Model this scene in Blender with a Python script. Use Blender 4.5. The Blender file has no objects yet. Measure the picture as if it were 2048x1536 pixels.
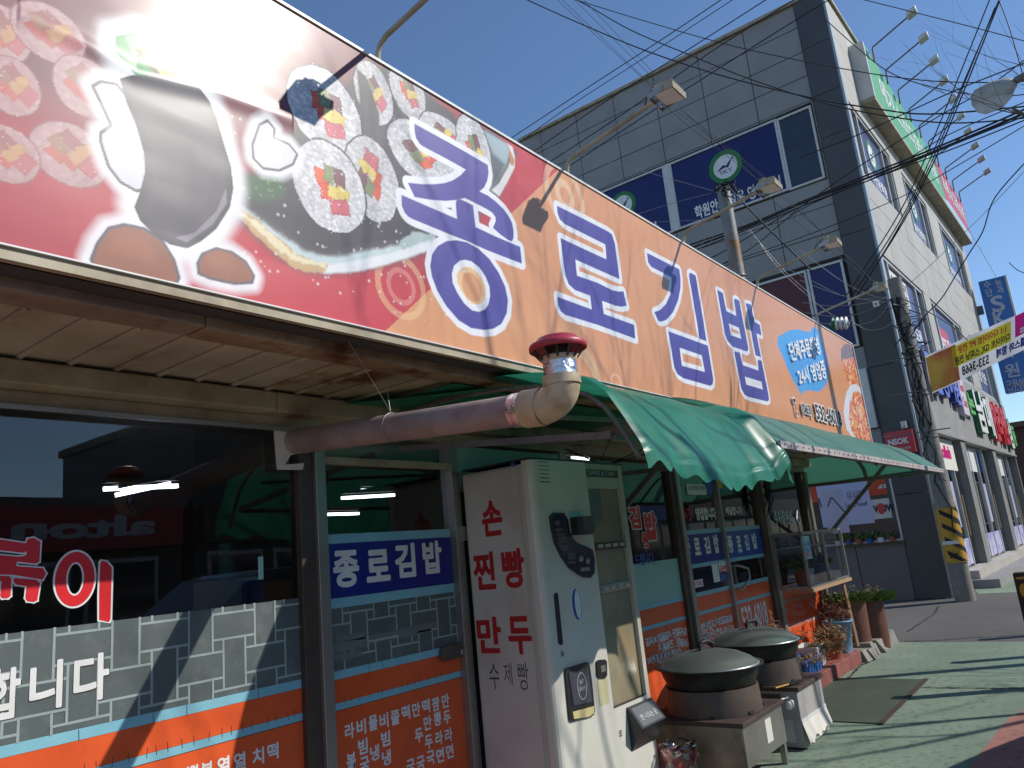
import bpy, bmesh, math, random
import numpy as np
from mathutils import Vector, Matrix
from mathutils.geometry import tessellate_polygon
random.seed(7); rng = np.random.RandomState(5)
scene = bpy.context.scene
# ---------------------------------------------------------------- camera
cam_d = bpy.data.cameras.new('camera'); cam = bpy.data.objects.new('camera', cam_d)
scene.collection.objects.link(cam); scene.camera = cam
cam_d.sensor_width = 36; cam_d.lens = 26.789; cam_d.clip_start = 0.05; cam_d.clip_end = 600
_R = Matrix(((0.613057, -0.117156, -0.781304), (-0.784137, -0.21089, -0.583656), (-0.09639, 0.970464, -0.221154)))
cam.matrix_world = Matrix.Translation((0, 0, 1.5)) @ _R.to_4x4()
# ---------------------------------------------------------------- light
SUN = Vector((0.419, -0.672, 0.605)).normalized()
w = bpy.data.worlds.new('World'); scene.world = w; w.use_nodes = True
nt = w.node_tree; bg = nt.nodes['Background']; sky = nt.nodes.new('ShaderNodeTexSky')
sky.sky_type = 'NISHITA'; sky.sun_disc = False
sky.sun_elevation = math.asin(SUN.z); sky.sun_rotation = math.atan2(SUN.x, SUN.y)
sky.altitude = 100; sky.air_density = 1.0; sky.dust_density = 0.0; sky.ozone_density = 5.0
nt.links.new(sky.outputs[0], bg.inputs[0]); bg.inputs[1].default_value = 0.13
sl = bpy.data.lights.new('sun', 'SUN'); sl.energy = 3.6; sl.angle = math.radians(0.5); sl.color = (1, 0.95, 0.87)
so = bpy.data.objects.new('sun', sl); scene.collection.objects.link(so)
so.rotation_euler = (-SUN).to_track_quat('-Z', 'Y').to_euler()
scene.view_settings.view_transform = 'Standard'; scene.view_settings.look = 'None'
scene.view_settings.gamma = 1; scene.view_settings.use_curve_mapping = False
scene.view_settings.exposure = 0.22
scene.render.engine = 'CYCLES'
scene.cycles.max_bounces = 8; scene.cycles.transparent_max_bounces = 16
# ---------------------------------------------------------------- helpers
COL = scene.collection
def C(r, g, b):
    f = lambda c: ((c/255+0.055)/1.055)**2.4 if c > 10 else c/255/12.92
    return (f(r), f(g), f(b))
_m = {}
def pm(name, c1, c2=None, scale=6, rough=.6, metal=0, bump=0, bscale=None, c3=None, s3=40, a3=.5, stretch=None,
       coat=0, lo=.35, hi=.65, spec=.5, trans=0, rvar=0):
    m = bpy.data.materials.new(name); m.use_nodes = True; n = m.node_tree; P = n.nodes['Principled BSDF']
    P.inputs['Roughness'].default_value = rough; P.inputs['Metallic'].default_value = metal
    P.inputs['Specular IOR Level'].default_value = spec; P.inputs['Coat Weight'].default_value = coat
    P.inputs['Transmission Weight'].default_value = trans
    tc = n.nodes.new('ShaderNodeTexCoord'); mp = n.nodes.new('ShaderNodeMapping'); n.links.new(tc.outputs['Object'], mp.inputs[0])
    if stretch: mp.inputs['Scale'].default_value = stretch
    def noise(s, d=6):
        t = n.nodes.new('ShaderNodeTexNoise'); t.inputs['Scale'].default_value = s; t.inputs['Detail'].default_value = d
        t.inputs['Roughness'].default_value = .6
        n.links.new(mp.outputs[0], t.inputs[0]); return t.outputs['Fac']
    def ramp(src, a, b):
        r = n.nodes.new('ShaderNodeMapRange'); r.inputs[1].default_value = a; r.inputs[2].default_value = b
        n.links.new(src, r.inputs[0]); return r.outputs[0]
    def mix(f, a, b):
        x = n.nodes.new('ShaderNodeMix'); x.data_type = 'RGBA'
        if hasattr(f, 'links'): n.links.new(f, x.inputs[0])
        else: x.inputs[0].default_value = f
        for v, i in ((a, 6), (b, 7)):
            if hasattr(v, 'links'): n.links.new(v, x.inputs[i])
            else: x.inputs[i].default_value = (*v, 1)
        return x.outputs[2]
    if c2 is None: c2 = tuple(v*.86 for v in c1)
    out = mix(ramp(noise(scale), lo, hi), c1, c2)
    if c3 is not None:
        f = ramp(noise(s3, 8), .52, .66); mm = n.nodes.new('ShaderNodeMath'); mm.operation = 'MULTIPLY'
        n.links.new(f, mm.inputs[0]); mm.inputs[1].default_value = a3; out = mix(mm.outputs[0], out, c3)
    n.links.new(out, P.inputs['Base Color'])
    if bump:
        b = n.nodes.new('ShaderNodeBump'); b.inputs['Strength'].default_value = 1; b.inputs['Distance'].default_value = bump
        n.links.new(noise(bscale or scale*4, 5), b.inputs['Height']); n.links.new(b.outputs[0], P.inputs['Normal'])
    if rvar:
        r = n.nodes.new('ShaderNodeMapRange'); r.inputs[3].default_value = rough-rvar; r.inputs[4].default_value = rough+rvar
        n.links.new(noise(scale*2), r.inputs[0]); n.links.new(r.outputs[0], P.inputs['Roughness'])
    return m
def emis(name, c, s):
    m = bpy.data.materials.new(name); m.use_nodes = True; P = m.node_tree.nodes['Principled BSDF']
    P.inputs['Base Color'].default_value = (*c, 1); P.inputs['Emission Color'].default_value = (*c, 1)
    P.inputs['Emission Strength'].default_value = s; return m
def glass(name, tint=(.9, .95, .93), rough=.0, refl=1.0, bump=0.0):
    m = bpy.data.materials.new(name); m.use_nodes = True; n = m.node_tree; n.nodes.remove(n.nodes['Principled BSDF'])
    o = n.nodes['Material Output']; t = n.nodes.new('ShaderNodeBsdfTransparent'); g = n.nodes.new('ShaderNodeBsdfGlossy')
    t.inputs[0].default_value = (*tint, 1); g.inputs['Roughness'].default_value = rough
    f = n.nodes.new('ShaderNodeFresnel'); f.inputs[0].default_value = 1.52
    mm = n.nodes.new('ShaderNodeMath'); mm.operation = 'MULTIPLY'; mm.use_clamp = True; mm.inputs[1].default_value = refl*1.8
    n.links.new(f.outputs[0], mm.inputs[0]); x = n.nodes.new('ShaderNodeMixShader')
    n.links.new(mm.outputs[0], x.inputs[0]); n.links.new(t.outputs[0], x.inputs[1]); n.links.new(g.outputs[0], x.inputs[2])
    n.links.new(x.outputs[0], o.inputs[0])
    if bump:
        tc = n.nodes.new('ShaderNodeTexCoord'); no = n.nodes.new('ShaderNodeTexNoise'); no.inputs['Scale'].default_value = 1.3
        n.links.new(tc.outputs['Object'], no.inputs[0]); b = n.nodes.new('ShaderNodeBump'); b.inputs['Distance'].default_value = bump
        n.links.new(no.outputs[0], b.inputs['Height']); n.links.new(b.outputs[0], g.inputs['Normal'])
    return m
def translucent(name, c, t, gloss=.35, rough=.4, scale=5):
    m = pm(name, c, tuple(v*.8 for v in c), scale=scale, rough=rough, spec=gloss); n = m.node_tree
    P = n.nodes['Principled BSDF']; o = n.nodes['Material Output']; tr = n.nodes.new('ShaderNodeBsdfTranslucent')
    tr.inputs[0].default_value = (*c, 1); x = n.nodes.new('ShaderNodeMixShader'); x.inputs[0].default_value = t
    n.links.new(P.outputs[0], x.inputs[1]); n.links.new(tr.outputs[0], x.inputs[2]); n.links.new(x.outputs[0], o.inputs[0])
    return m
class MB:
    def __init__(s): s.v = []; s.f = []; s.sm = []; s.cuts = []
    def add(s, vs, fs, sm=False):
        k = len(s.v); s.v += [tuple(v) for v in vs]; s.f += [tuple(i+k for i in f) for f in fs]; s.sm += [sm]*len(fs); return s
    def box(s, a, b, T=None):
        x0, x1 = sorted((a[0], b[0])); y0, y1 = sorted((a[1], b[1])); z0, z1 = sorted((a[2], b[2]))
        vs = [(x0, y0, z0), (x1, y0, z0), (x1, y1, z0), (x0, y1, z0), (x0, y0, z1), (x1, y0, z1), (x1, y1, z1), (x0, y1, z1)]
        if T: vs = [T(*v) for v in vs]
        return s.add(vs, [(0, 3, 2, 1), (4, 5, 6, 7), (0, 1, 5, 4), (1, 2, 6, 5), (2, 3, 7, 6), (3, 0, 4, 7)])
    def bar(s, p, q, wd, h, up=(0, 0, 1)):
        p = Vector(p); q = Vector(q); d = (q-p).normalized(); r = d.cross(Vector(up))
        if r.length < 1e-4: r = d.cross(Vector((1, 0, 0)))
        r.normalize(); u = r.cross(d); r *= wd/2; u *= h/2
        vs = [p-r-u, p+r-u, p+r+u, p-r+u, q-r-u, q+r-u, q+r+u, q-r+u]
        return s.add(vs, [(0, 3, 2, 1), (4, 5, 6, 7), (0, 1, 5, 4), (1, 2, 6, 5), (2, 3, 7, 6), (3, 0, 4, 7)])
    def tube(s, pts, r, n=8, cap=True):
        pts = [Vector(p) for p in pts]; m = len(pts); rs = r if isinstance(r, (list, tuple)) else [r]*m
        vs = []; pr = None
        for i, p in enumerate(pts):
            d = (pts[min(i+1, m-1)]-pts[max(i-1, 0)]).normalized()
            if pr is None: a = d.cross(Vector((.13, .27, .95)));  a = a if a.length > .01 else d.cross(Vector((1, 0, 0)))
            else: a = pr-d*pr.dot(d)
            a.normalize(); b = d.cross(a); pr = a
            vs += [p+(a*math.cos(2*math.pi*k/n)+b*math.sin(2*math.pi*k/n))*rs[i] for k in range(n)]
        fs = [(i*n+k, i*n+(k+1) % n, (i+1)*n+(k+1) % n, (i+1)*n+k) for i in range(m-1) for k in range(n)]
        s.add(vs, fs, True)
        if cap: s.add(vs[:n], [tuple(range(n-1, -1, -1))]); s.add(vs[-n:], [tuple(range(n))])
        return s
    def lathe(s, prof, c=(0, 0, 0), n=32, T=None, sm=True, a0=0, a1=2*math.pi):
        full = abs(a1-a0-2*math.pi) < 1e-6; k = n if full else n+1; vs = []
        for r, z in prof:
            for i in range(k):
                a = a0+(a1-a0)*i/n; p = (c[0]+r*math.cos(a), c[1]+r*math.sin(a), c[2]+z); vs.append(T(*p) if T else p)
        fs = []
        for j in range(len(prof)-1):
            for i in range(n):
                i2 = (i+1) % k; fs.append((j*k+i, j*k+i2, (j+1)*k+i2, (j+1)*k+i))
        return s.add(vs, fs, sm)
    def prism(s, loops, T, c0, c1):
        """loops: list of 2D loops (first outer); T(a,b,c) -> world; solid between c0 and c1"""
        if loops and not isinstance(loops[0], list): loops = [loops]
        tri = tessellate_polygon([[Vector((p[0], p[1], 0)) for p in l] for l in loops]); flat = [p for l in loops for p in l]
        vs = [T(p[0], p[1], c1) for p in flat]; fl = []
        for t in tri:
            a, b, c = (flat[i] for i in t); ar = (b[0]-a[0])*(c[1]-a[1])-(c[0]-a[0])*(b[1]-a[1])
            fl.append(tuple(t) if ar > 0 else (t[0], t[2], t[1]))
        s.add(vs, fl)
        if abs(c1-c0) > 1e-6:
            vb = [T(p[0], p[1], c0) for p in flat]; s.add(vb, [(t[0], t[2], t[1]) for t in fl]); k = 0
            for l in loops:
                m = len(l); ar = sum(l[i][0]*l[(i+1) % m][1]-l[(i+1) % m][0]*l[i][1] for i in range(m))
                q = vb[k:k+m]+vs[k:k+m]; fs = [(i, (i+1) % m, m+(i+1) % m, m+i) for i in range(m)]
                if (ar < 0) == (k == 0): fs = [f[::-1] for f in fs]
                s.add(q, fs); k += m
        return s
    def grid(s, fn, nu, nv, sm=True):
        vs = [fn(i/nu, j/nv) for j in range(nv+1) for i in range(nu+1)]; k = nu+1
        return s.add(vs, [(j*k+i, j*k+i+1, (j+1)*k+i+1, (j+1)*k+i) for j in range(nv) for i in range(nu)], sm)
    def build(s, name, mat, parent=None, bevel=0, origin=None):
        if len(s.cuts) > 1 and name not in ('menu_lettering', 'film_crack'):
            cs = s.cuts+[(len(s.v), len(s.f))]; o = None
            for k in range(len(s.cuts)):
                (v0, f0), (v1, f1) = cs[k], cs[k+1]
                if f1 <= f0: continue
                m = MB(); m.v = s.v[v0:v1]; m.f = [tuple(i-v0 for i in f) for f in s.f[f0:f1]]; m.sm = s.sm[f0:f1]; o = m.build(name, mat, parent, bevel)
            if s.cuts[0][1] > 0: m = MB(); v1, f1 = s.cuts[0]; m.v = s.v[:v1]; m.f = s.f[:f1]; m.sm = s.sm[:f1]; m.build(name, mat, parent, bevel)
            return o
        me = bpy.data.meshes.new(name); me.from_pydata([tuple(v) for v in s.v], [], s.f)
        if any(s.sm): me.polygons.foreach_set('use_smooth', s.sm)
        if mat: me.materials.append(mat)
        me.update(); o = bpy.data.objects.new(name, me); COL.objects.link(o)
        if parent: o.parent = parent; o.matrix_parent_inverse = parent.matrix_world.inverted() if parent.type != 'EMPTY' else Matrix.Translation(-parent.location)
        if bevel:
            b = o.modifiers.new('b', 'BEVEL'); b.width = bevel; b.segments = 2; b.limit_method = 'ANGLE'
        return o
def tag(o, label, cat, group=None, kind=None):
    if label: o['label'] = label
    if cat: o['category'] = cat
    if group: o['group'] = group
    if kind: o['kind'] = kind
    return o
def thing(name, loc, label, cat, group=None):
    o = bpy.data.objects.new(name, None); COL.objects.link(o); o.location = loc; o.empty_display_size = .1
    return tag(o, label, cat, group)
def struct(o): o['kind'] = 'structure'; return o
def dup(root, label=None, loc=None):
    r = root.copy(); COL.objects.link(r)
    if label: r['label'] = label
    if loc is not None: r.location = loc
    for ch in list(root.children):
        c = ch.copy(); COL.objects.link(c); c.parent = r
        for g in list(ch.children):
            d = g.copy(); COL.objects.link(d); d.parent = c
    return r
class Fr:
    def __init__(s, o, u, v=(0, 0, 1)): s.o = Vector(o); s.u = Vector(u); s.v = Vector(v); s.n = s.u.cross(s.v)
    def __call__(s, a, b, c=0): return tuple(s.o+s.u*a+s.v*b+s.n*c)
TH = math.radians(-1.45)
FS = Fr((0, 2.1, 0), (1, 0, 0)); FW = Fr((0, 3.0, 0), (1, 0, 0)); FV = Fr((0, 2.43, 0), (1, 0, 0))
FVS = Fr((3.346, 0, 0), (0, -1, 0)); FF = Fr((16.35, 0, 0), (0, -1, 0)); FB = Fr((16.35, 2.63, 0), (math.cos(TH), math.sin(TH), 0))
def FX(x): return Fr((x, 0, 0), (0, -1, 0))
def FY(y): return Fr((0, y, 0), (1, 0, 0))
_tc = {}
def glyph_mesh(s, wt, res):
    k = (s, wt, res)
    if k in _tc: return _tc[k]
    if (s,) not in _tc:
        cu = bpy.data.curves.new('t', 'FONT'); cu.body = s; cu.resolution_u = 3
        o = bpy.data.objects.new('t', cu); COL.objects.link(o)
        me = bpy.data.meshes.new_from_object(o.evaluated_get(bpy.context.evaluated_depsgraph_get()))
        bpy.data.objects.remove(o); bpy.data.curves.remove(cu)
        V = np.array([tuple(q.co)[:2] for q in me.vertices]) if len(me.vertices) else np.zeros((1, 2)); ed = {}; key = {}
        ids = [key.setdefault((round(x, 4), round(y, 4)), i) for i, (x, y) in enumerate(V)]
        for p in me.polygons:
            vs = [ids[v] for v in p.vertices]
            for a, b in zip(vs, vs[1:]+vs[:1]): e = (min(a, b), max(a, b)); ed[e] = ed.get(e, 0)+1
        bpy.data.meshes.remove(me); _tc[(s,)] = (V, [e for e, c in ed.items() if c == 1 and e[0] != e[1]])
    V, E = _tc[(s,)]; lo = V.min(0)-wt-.02; hi = V.max(0)+wt+.02; st = 1.0/res
    nx = int((hi[0]-lo[0])/st)+2; ny = int((hi[1]-lo[1])/st)+2
    X_, Y_ = np.meshgrid(lo[0]+np.arange(nx)*st, lo[1]+np.arange(ny)*st); d = np.full(X_.shape, 1e9); ins = np.zeros(X_.shape, bool)
    for a, b in E:
        ax, ay = V[a]; bx, by = V[b]; ex, ey = bx-ax, by-ay; t = np.clip(((X_-ax)*ex+(Y_-ay)*ey)/(ex*ex+ey*ey+1e-12), 0, 1)
        d = np.minimum(d, (X_-ax-t*ex)**2+(Y_-ay-t*ey)**2)
        if ay != by: ins ^= ((ay > Y_) != (by > Y_)) & (X_ < (bx-ax)*(Y_-ay)/(by-ay)+ax)
    d = np.sqrt(d); d = np.where(ins, -d, d)-wt; I = d < 0; vs = []; fs = []; vk = {}
    def vid(kx, p):
        if kx not in vk: vk[kx] = len(vs); vs.append(p)
        return vk[kx]
    for j in range(ny-1):
        run = None
        for i in range(nx):
            full = i < nx-1 and I[j, i] and I[j, i+1] and I[j+1, i] and I[j+1, i+1]
            if full:
                if run is None: run = i
                continue
            if run is not None:
                q = [vid((a, b), (X_[b, a], Y_[b, a])) for a, b in ((run, j), (i, j), (i, j+1), (run, j+1))]; fs.append(tuple(q)); run = None
            if i == nx-1: break
            cs = ((i, j), (i+1, j), (i+1, j+1), (i, j+1)); inn = [I[b, a] for a, b in cs]
            if not any(inn): continue
            poly = []
            for k2 in range(4):
                a, b = cs[k2]; a2, b2 = cs[(k2+1) % 4]
                if inn[k2]: poly.append(vid((a, b), (X_[b, a], Y_[b, a])))
                if inn[k2] != inn[(k2+1) % 4]:
                    f = d[b, a]/(d[b, a]-d[b2, a2]); kk = ('e', min((a, b), (a2, b2)), max((a, b), (a2, b2)))
                    poly.append(vid(kk, (X_[b, a]+(X_[b2, a2]-X_[b, a])*f, Y_[b, a]+(Y_[b2, a2]-Y_[b, a])*f)))
            if len(poly) > 2: fs.append(tuple(poly))
    v = np.array(vs) if vs else np.zeros((1, 2)); _tc[k] = (v, fs, V.min(0), V.max(0)); return _tc[k]
class FQ:
    """maps the unit square to a quad TL,TR,BR,BL given in frame coordinates"""
    def __init__(s, fr, q): s.fr = fr; s.q = q
    def __call__(s, a, b, c=0):
        TL, TR, BR, BL = s.q; f = lambda i: (TL[i]*(1-a)+TR[i]*a)*b+(BL[i]*(1-a)+BR[i]*a)*(1-b); return s.fr(f(0), f(1), c)
def text(mb, s, fr, r, c=.003, wt=0.0, ref=None, thick=0, mirror=False, res=None, shift=(0, 0)):
    """fit string s (thickened by wt) in rect r = [(a0,b1),(a1,b0)] of frame; ref = weight whose bounds are fitted"""
    (a0, b1), (a1, b0) = r[0], r[-1]
    if b0 > b1: b0, b1 = b1, b0
    rw = wt if ref is None else ref; res = res or (34 if wt < .1 else 26)
    v, f, lo, hi = glyph_mesh(s, wt, res); lo = lo-rw; hi = hi+rw; sx = (a1-a0)/(hi[0]-lo[0]); sy = (b1-b0)/(hi[1]-lo[1])
    P = [((x-lo[0])*sx, (y-lo[1])*sy) for x, y in v]; W = a1-a0
    if mirror: P = [(W-x, y) for x, y in P]
    mb.cuts.append((len(mb.v), len(mb.f)))
    vs = [fr(a0+x+shift[0], b0+y+shift[1], c) for x, y in P]; fl = [q[::-1] for q in f] if mirror else f
    mb.add(vs, fl)
    if thick:
        vb = [fr(a0+x, b0+y, c-thick) for x, y in P]; n = len(vs); ed = {}
        for q in fl:
            for i in range(len(q)): ed[(q[i], q[(i+1) % len(q)])] = 1
        mb.add(vs+vb, [(a, n+a, n+b, b) for (a, b) in ed if (b, a) not in ed])
    return mb
def rect(fr_pts): return [(fr_pts[0][0], fr_pts[0][1]), (fr_pts[1][0], fr_pts[0][1]), (fr_pts[1][0], fr_pts[1][1]), (fr_pts[0][0], fr_pts[1][1])]
def quad(a0, b0, a1, b1): return [(a0, b0), (a1, b0), (a1, b1), (a0, b1)]
def ell(c, ra, rb, n=36): return [(c[0]+ra*math.cos(2*math.pi*i/n), c[1]+rb*math.sin(2*math.pi*i/n)) for i in range(n)]
def stroke(mb, pts, fr, wd, c):
    for (p, q) in zip(pts[:-1], pts[1:]):
        d = Vector((q[0]-p[0], q[1]-p[1])); L = d.length
        if L < 1e-5: continue
        d /= L; n = Vector((-d.y, d.x))*wd/2; e = d*wd/2
        P = [(p[0]-e.x-n.x, p[1]-e.y-n.y), (q[0]+e.x-n.x, q[1]+e.y-n.y), (q[0]+e.x+n.x, q[1]+e.y+n.y), (p[0]-e.x+n.x, p[1]-e.y+n.y)]
        mb.add([fr(a, b, c) for a, b in P], [(0, 1, 2, 3)]); c += 1e-4
# ---------------------------------------------------------------- materials
M = dict(
 steel=pm('stainless_steel', (.42, .40, .37), (.33, .31, .28), 3, .38, .75, rvar=.08, bump=.0008, bscale=60),
 brown=pm('brown_anodised', (.10, .072, .055), (.075, .055, .045), 6, .4, .3),
 cream=pm('cream_paint', C(176, 166, 140), C(150, 138, 112), 5, .55, c3=C(104, 66, 36), s3=6, a3=.3, bump=.0006),
 cream2=pm('cream_soffit', C(190, 182, 162), C(166, 157, 138), 2.5, .5, c3=C(120, 92, 58), s3=3.5, a3=.35),
 rust=pm('rust', C(96, 50, 24), C(52, 30, 20), 9, .85, c3=C(150, 86, 34), s3=22, a3=.8, bump=.002),
 rusty=pm('rusty_cream', C(176, 164, 136), C(150, 136, 108), 5, .6, c3=C(104, 50, 20), s3=3.2, a3=.95, bump=.001),
 white=pm('white_paint', (.74, .73, .70), (.66, .65, .62), 4, .4),
 wvinyl=pm('white_vinyl', (.78, .78, .76), (.7, .7, .68), 9, .45),
 purple=pm('purple_vinyl', (.075, .06, .36), (.06, .05, .30), 4, .4),
 orange=pm('orange_vinyl', (.78, .115, .03), (.68, .095, .025), 3, .32, c3=(.5, .07, .02), s3=9, a3=.3),
 sblue=pm('light_blue_vinyl', (.25, .52, .60), (.20, .45, .54), 5, .4),
 dblue=pm('deep_blue_vinyl', (.010, .022, .24), (.008, .018, .20), 5, .35),
 bblue=pm('mid_blue_vinyl', (.02, .09, .38), (.018, .08, .33), 5, .35),
 film=pm('frosted_grey_film', (.105, .13, .128), (.085, .106, .105), 3, .5, c3=(.19, .22, .21), s3=14, a3=.3),
 lattice=pm('pale_film_lines', (.32, .39, .38), (.28, .345, .335), 8, .5),
 teal=pm('pale_teal_film_and_reflection', (.30, .52, .46), (.27, .48, .43), 3, .4),
 red=pm('red_vinyl', (.70, .015, .02), (.62, .012, .018), 5, .4),
 dred=pm('dark_red_paint', (.45, .012, .014), (.36, .01, .012), 12, .6),
 black=pm('black_plastic', (.018, .018, .02), (.028, .028, .03), 8, .35),
 rubber=pm('black_cable', (.012, .012, .013), None, 8, .6),
 ink=pm('ink', (.02, .02, .022), None, 8, .7),
 vend=pm('vending_ivory', C(190, 186, 172), C(178, 173, 158), 2, .35, c3=C(170, 155, 125), s3=5, a3=.25),
 vendw=pm('vending_white', C(214, 211, 200), C(205, 201, 189), 2, .3, c3=C(190, 180, 150), s3=7, a3=.15),
 vside=pm('vending_side_white', C(202, 197, 190), C(190, 184, 176), 2.2, .45, c3=C(170, 150, 128), s3=2.2, a3=.3),
 pvc=pm('mauve_pvc', C(164, 148, 144), C(138, 120, 118), 7, .5, c3=C(150, 128, 100), s3=4, a3=.5),
 pvce=pm('ivory_pvc', C(206, 190, 158), C(186, 166, 130), 8, .45, c3=C(120, 90, 60), s3=9, a3=.4),
 foil=pm('aluminium_foil', (.80, .80, .82), (.62, .62, .66), 30, .22, 1, bump=.006, bscale=45),
 pink=pm('pink_red_plastic', C(186, 62, 78), C(170, 50, 66), 9, .42, c3=C(200, 120, 120), s3=18, a3=.4),
 dark_in=pm('dark_sooty', (.03, .022, .018), (.06, .04, .03), 30, .8),
 canvas=translucent('green_canvas', (.032, .28, .17), .34, .5, .34),
 sheet=translucent('green_polycarbonate', (.30, .58, .48), .6, .8, .3),
 framegr=pm('grey_steel_frame', (.20, .19, .175), (.15, .14, .13), 9, .6, .2, c3=(.12, .06, .03), s3=20, a3=.4),
 flash=pm('pinkish_flashing', C(196, 186, 182), C(172, 162, 158), 9, .5, c3=C(120, 90, 80), s3=25, a3=.5),
 granite=pm('grey_granite', (.30, .30, .295), (.255, .255, .25), 1.2, .6, c3=(.16, .16, .16), s3=160, a3=.35),
 granite2=pm('dark_granite', (.075, .077, .082), (.06, .062, .066), 1.5, .5, c3=(.12, .12, .12), s3=170, a3=.3),
 stone=pm('pale_stone', (.45, .43, .385), (.37, .35, .315), .9, .65, c3=(.36, .33, .29), s3=1.6, a3=.45, stretch=(1, 1, .25)),
 dado=pm('polished_dado', (.17, .16, .165), (.14, .13, .135), 1.2, .35, c3=(.10, .10, .10), s3=200, a3=.3),
 joint=pm('dark_joint', (.06, .06, .06), None, 5, .9),
 navy=pm('navy_film', (.010, .012, .12), (.008, .010, .10), .8, .3),
 navy2=pm('faded_navy_film', (.075, .08, .19), (.06, .07, .16), .9, .3),
 maroon=pm('maroon_film', (.10, .008, .010), (.08, .007, .009), .9, .35),
 dkglass=pm('dark_window', (.02, .024, .04), (.03, .034, .05), .7, .08, spec=.8),
 sgreen=pm('sign_green', (.10, .42, .15), (.09, .38, .14), .7, .4),
 sred=pm('sign_red', (.62, .05, .07), (.56, .045, .06), .7, .4),
 scyan=pm('sign_pale_blue', (.36, .62, .70), None, .7, .4),
 lgreen=pm('logo_green', (.02, .21, .05), None, 5, .5),
 alu=pm('aluminium_white', (.62, .62, .60), (.54, .54, .52), 3, .4, .1),
 conc=pm('weathered_concrete', (.27, .255, .225), (.20, .19, .165), 3, .85, c3=(.10, .09, .08), s3=8, a3=.5, bump=.004, bscale=30),
 asphalt=pm('asphalt', (.115, .108, .10), (.09, .085, .08), .9, .9, c3=(.20, .19, .175), s3=190, a3=.55, bump=.004, bscale=150),
 gpave=pm('green_pavement_paint', C(130, 148, 128), C(112, 130, 112), .9, .9, c3=C(96, 92, 80), s3=18, a3=.75, bump=.003, bscale=120),
 rpave=pm('red_pavement_paint', C(172, 118, 106), C(156, 106, 96), 2, .85, c3=C(90, 66, 60), s3=16, a3=.5, bump=.003, bscale=120),
 plate=pm('dark_green_steel_plate', C(76, 88, 72), C(66, 76, 64), 1.5, .6, c3=C(96, 92, 76), s3=10, a3=.3),
 kerb=pm('red_kerb_paint', C(150, 78, 70), C(122, 66, 60), 4, .8, c3=C(110, 100, 88), s3=9, a3=.6, bump=.003),
 pot_iron=pm('black_cast_iron', (.022, .021, .02), (.035, .033, .03), 14, .55, .3, bump=.003, bscale=40, c3=(.09, .085, .075), s3=10, a3=.25),
 lid=pm('greasy_aluminium_lid', (.36, .38, .36), (.28, .30, .285), 3, .36, .75, rvar=.1, bump=.001, bscale=12),
 burnt=pm('burnt_steel_ring', (.13, .105, .09), (.09, .07, .06), 5, .65, .4, c3=(.16, .09, .05), s3=16, a3=.5),
 tabletop=pm('burnt_brown_top', (.085, .052, .04), (.05, .035, .03), 9, .7, .1, bump=.002),
 greasy=pm('greasy_steel', (.30, .27, .20), (.20, .17, .12), 3, .5, .5, c3=(.12, .07, .035), s3=3, a3=.7),
 paper=pm('off_white_paper', (.72, .68, .61), (.64, .60, .53), 4, .8),
 yellow=pm('warning_yellow', (.62, .34, .03), (.54, .29, .025), 8, .6, c3=(.30, .18, .05), s3=20, a3=.5),
 terracotta=pm('terracotta_plastic', (.36, .10, .045), (.28, .075, .035), 8, .6),
 brownpot=pm('brown_rubber_pot', (.16, .06, .045), (.13, .05, .038), 8, .55, c3=(.24, .12, .09), s3=14, a3=.3),
 soil=pm('soil', (.035, .025, .018), (.06, .04, .03), 30, .95, bump=.01, bscale=60),
 leaf=pm('fresh_leaf', (.14, .22, .04), (.07, .13, .025), 20, .55),
 dry=pm('dry_stalk', (.36, .25, .12), (.24, .14, .06), 20, .8),
 dryred=pm('dry_red_stalk', (.22, .08, .05), (.16, .06, .04), 20, .8),
 bark=pm('bark', (.09, .075, .06), (.06, .05, .04), 12, .9, bump=.01),
 blueplastic=pm('blue_plastic', (.015, .10, .36), (.013, .085, .30), 6, .45),
 bluebucket=pm('pale_blue_plastic', (.16, .32, .52), (.14, .27, .45), 5, .5, c3=(.66, .66, .62), s3=5, a3=.75),
 wood=pm('pale_timber', (.42, .27, .14), (.34, .21, .11), 6, .7, stretch=(1, 12, 12)),
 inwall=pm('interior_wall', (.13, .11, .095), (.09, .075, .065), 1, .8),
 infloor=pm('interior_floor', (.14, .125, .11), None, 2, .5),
 tube=emis('fluorescent_tube', (.80, .86, 1), 5),
 orangered=pm('shop_orange_red', (.62, .07, .02), None, 2, .4),
 skyp=pm('poster_sky_blue', (.42, .52, .74), (.55, .50, .68), .9, .35),
 pinkb=translucent('banner_magenta', (.75, .04, .30), .4, .1, .7),
 yelb=translucent('banner_yellow', (.90, .78, .07), .45, .1, .7),
 banw=translucent('banner_fabric', (.75, .75, .77), .5, .1, .7),
 sunset=pm('banner_sunset', (.72, .40, .05), (.60, .07, .03), 2.2, .6),
 carw=pm('white_car_paint', (.72, .72, .72), (.70, .70, .70), 2, .2, coat=.8),
 card=pm('dark_car_paint', (.03, .033, .04), None, 2, .2, coat=.8),
 tile=pm('roof_tile', (.035, .035, .04), (.05, .05, .055), 8, .8),
)
M['glass'] = glass('window_glass', (.80, .86, .84), 0, 1.0, .0015)
M['cglass'] = glass('case_glass', (.93, .95, .94), .0, .8)
M['bag'] = glass('clear_plastic_bag', (.88, .88, .88), .1, 1.6)
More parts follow.
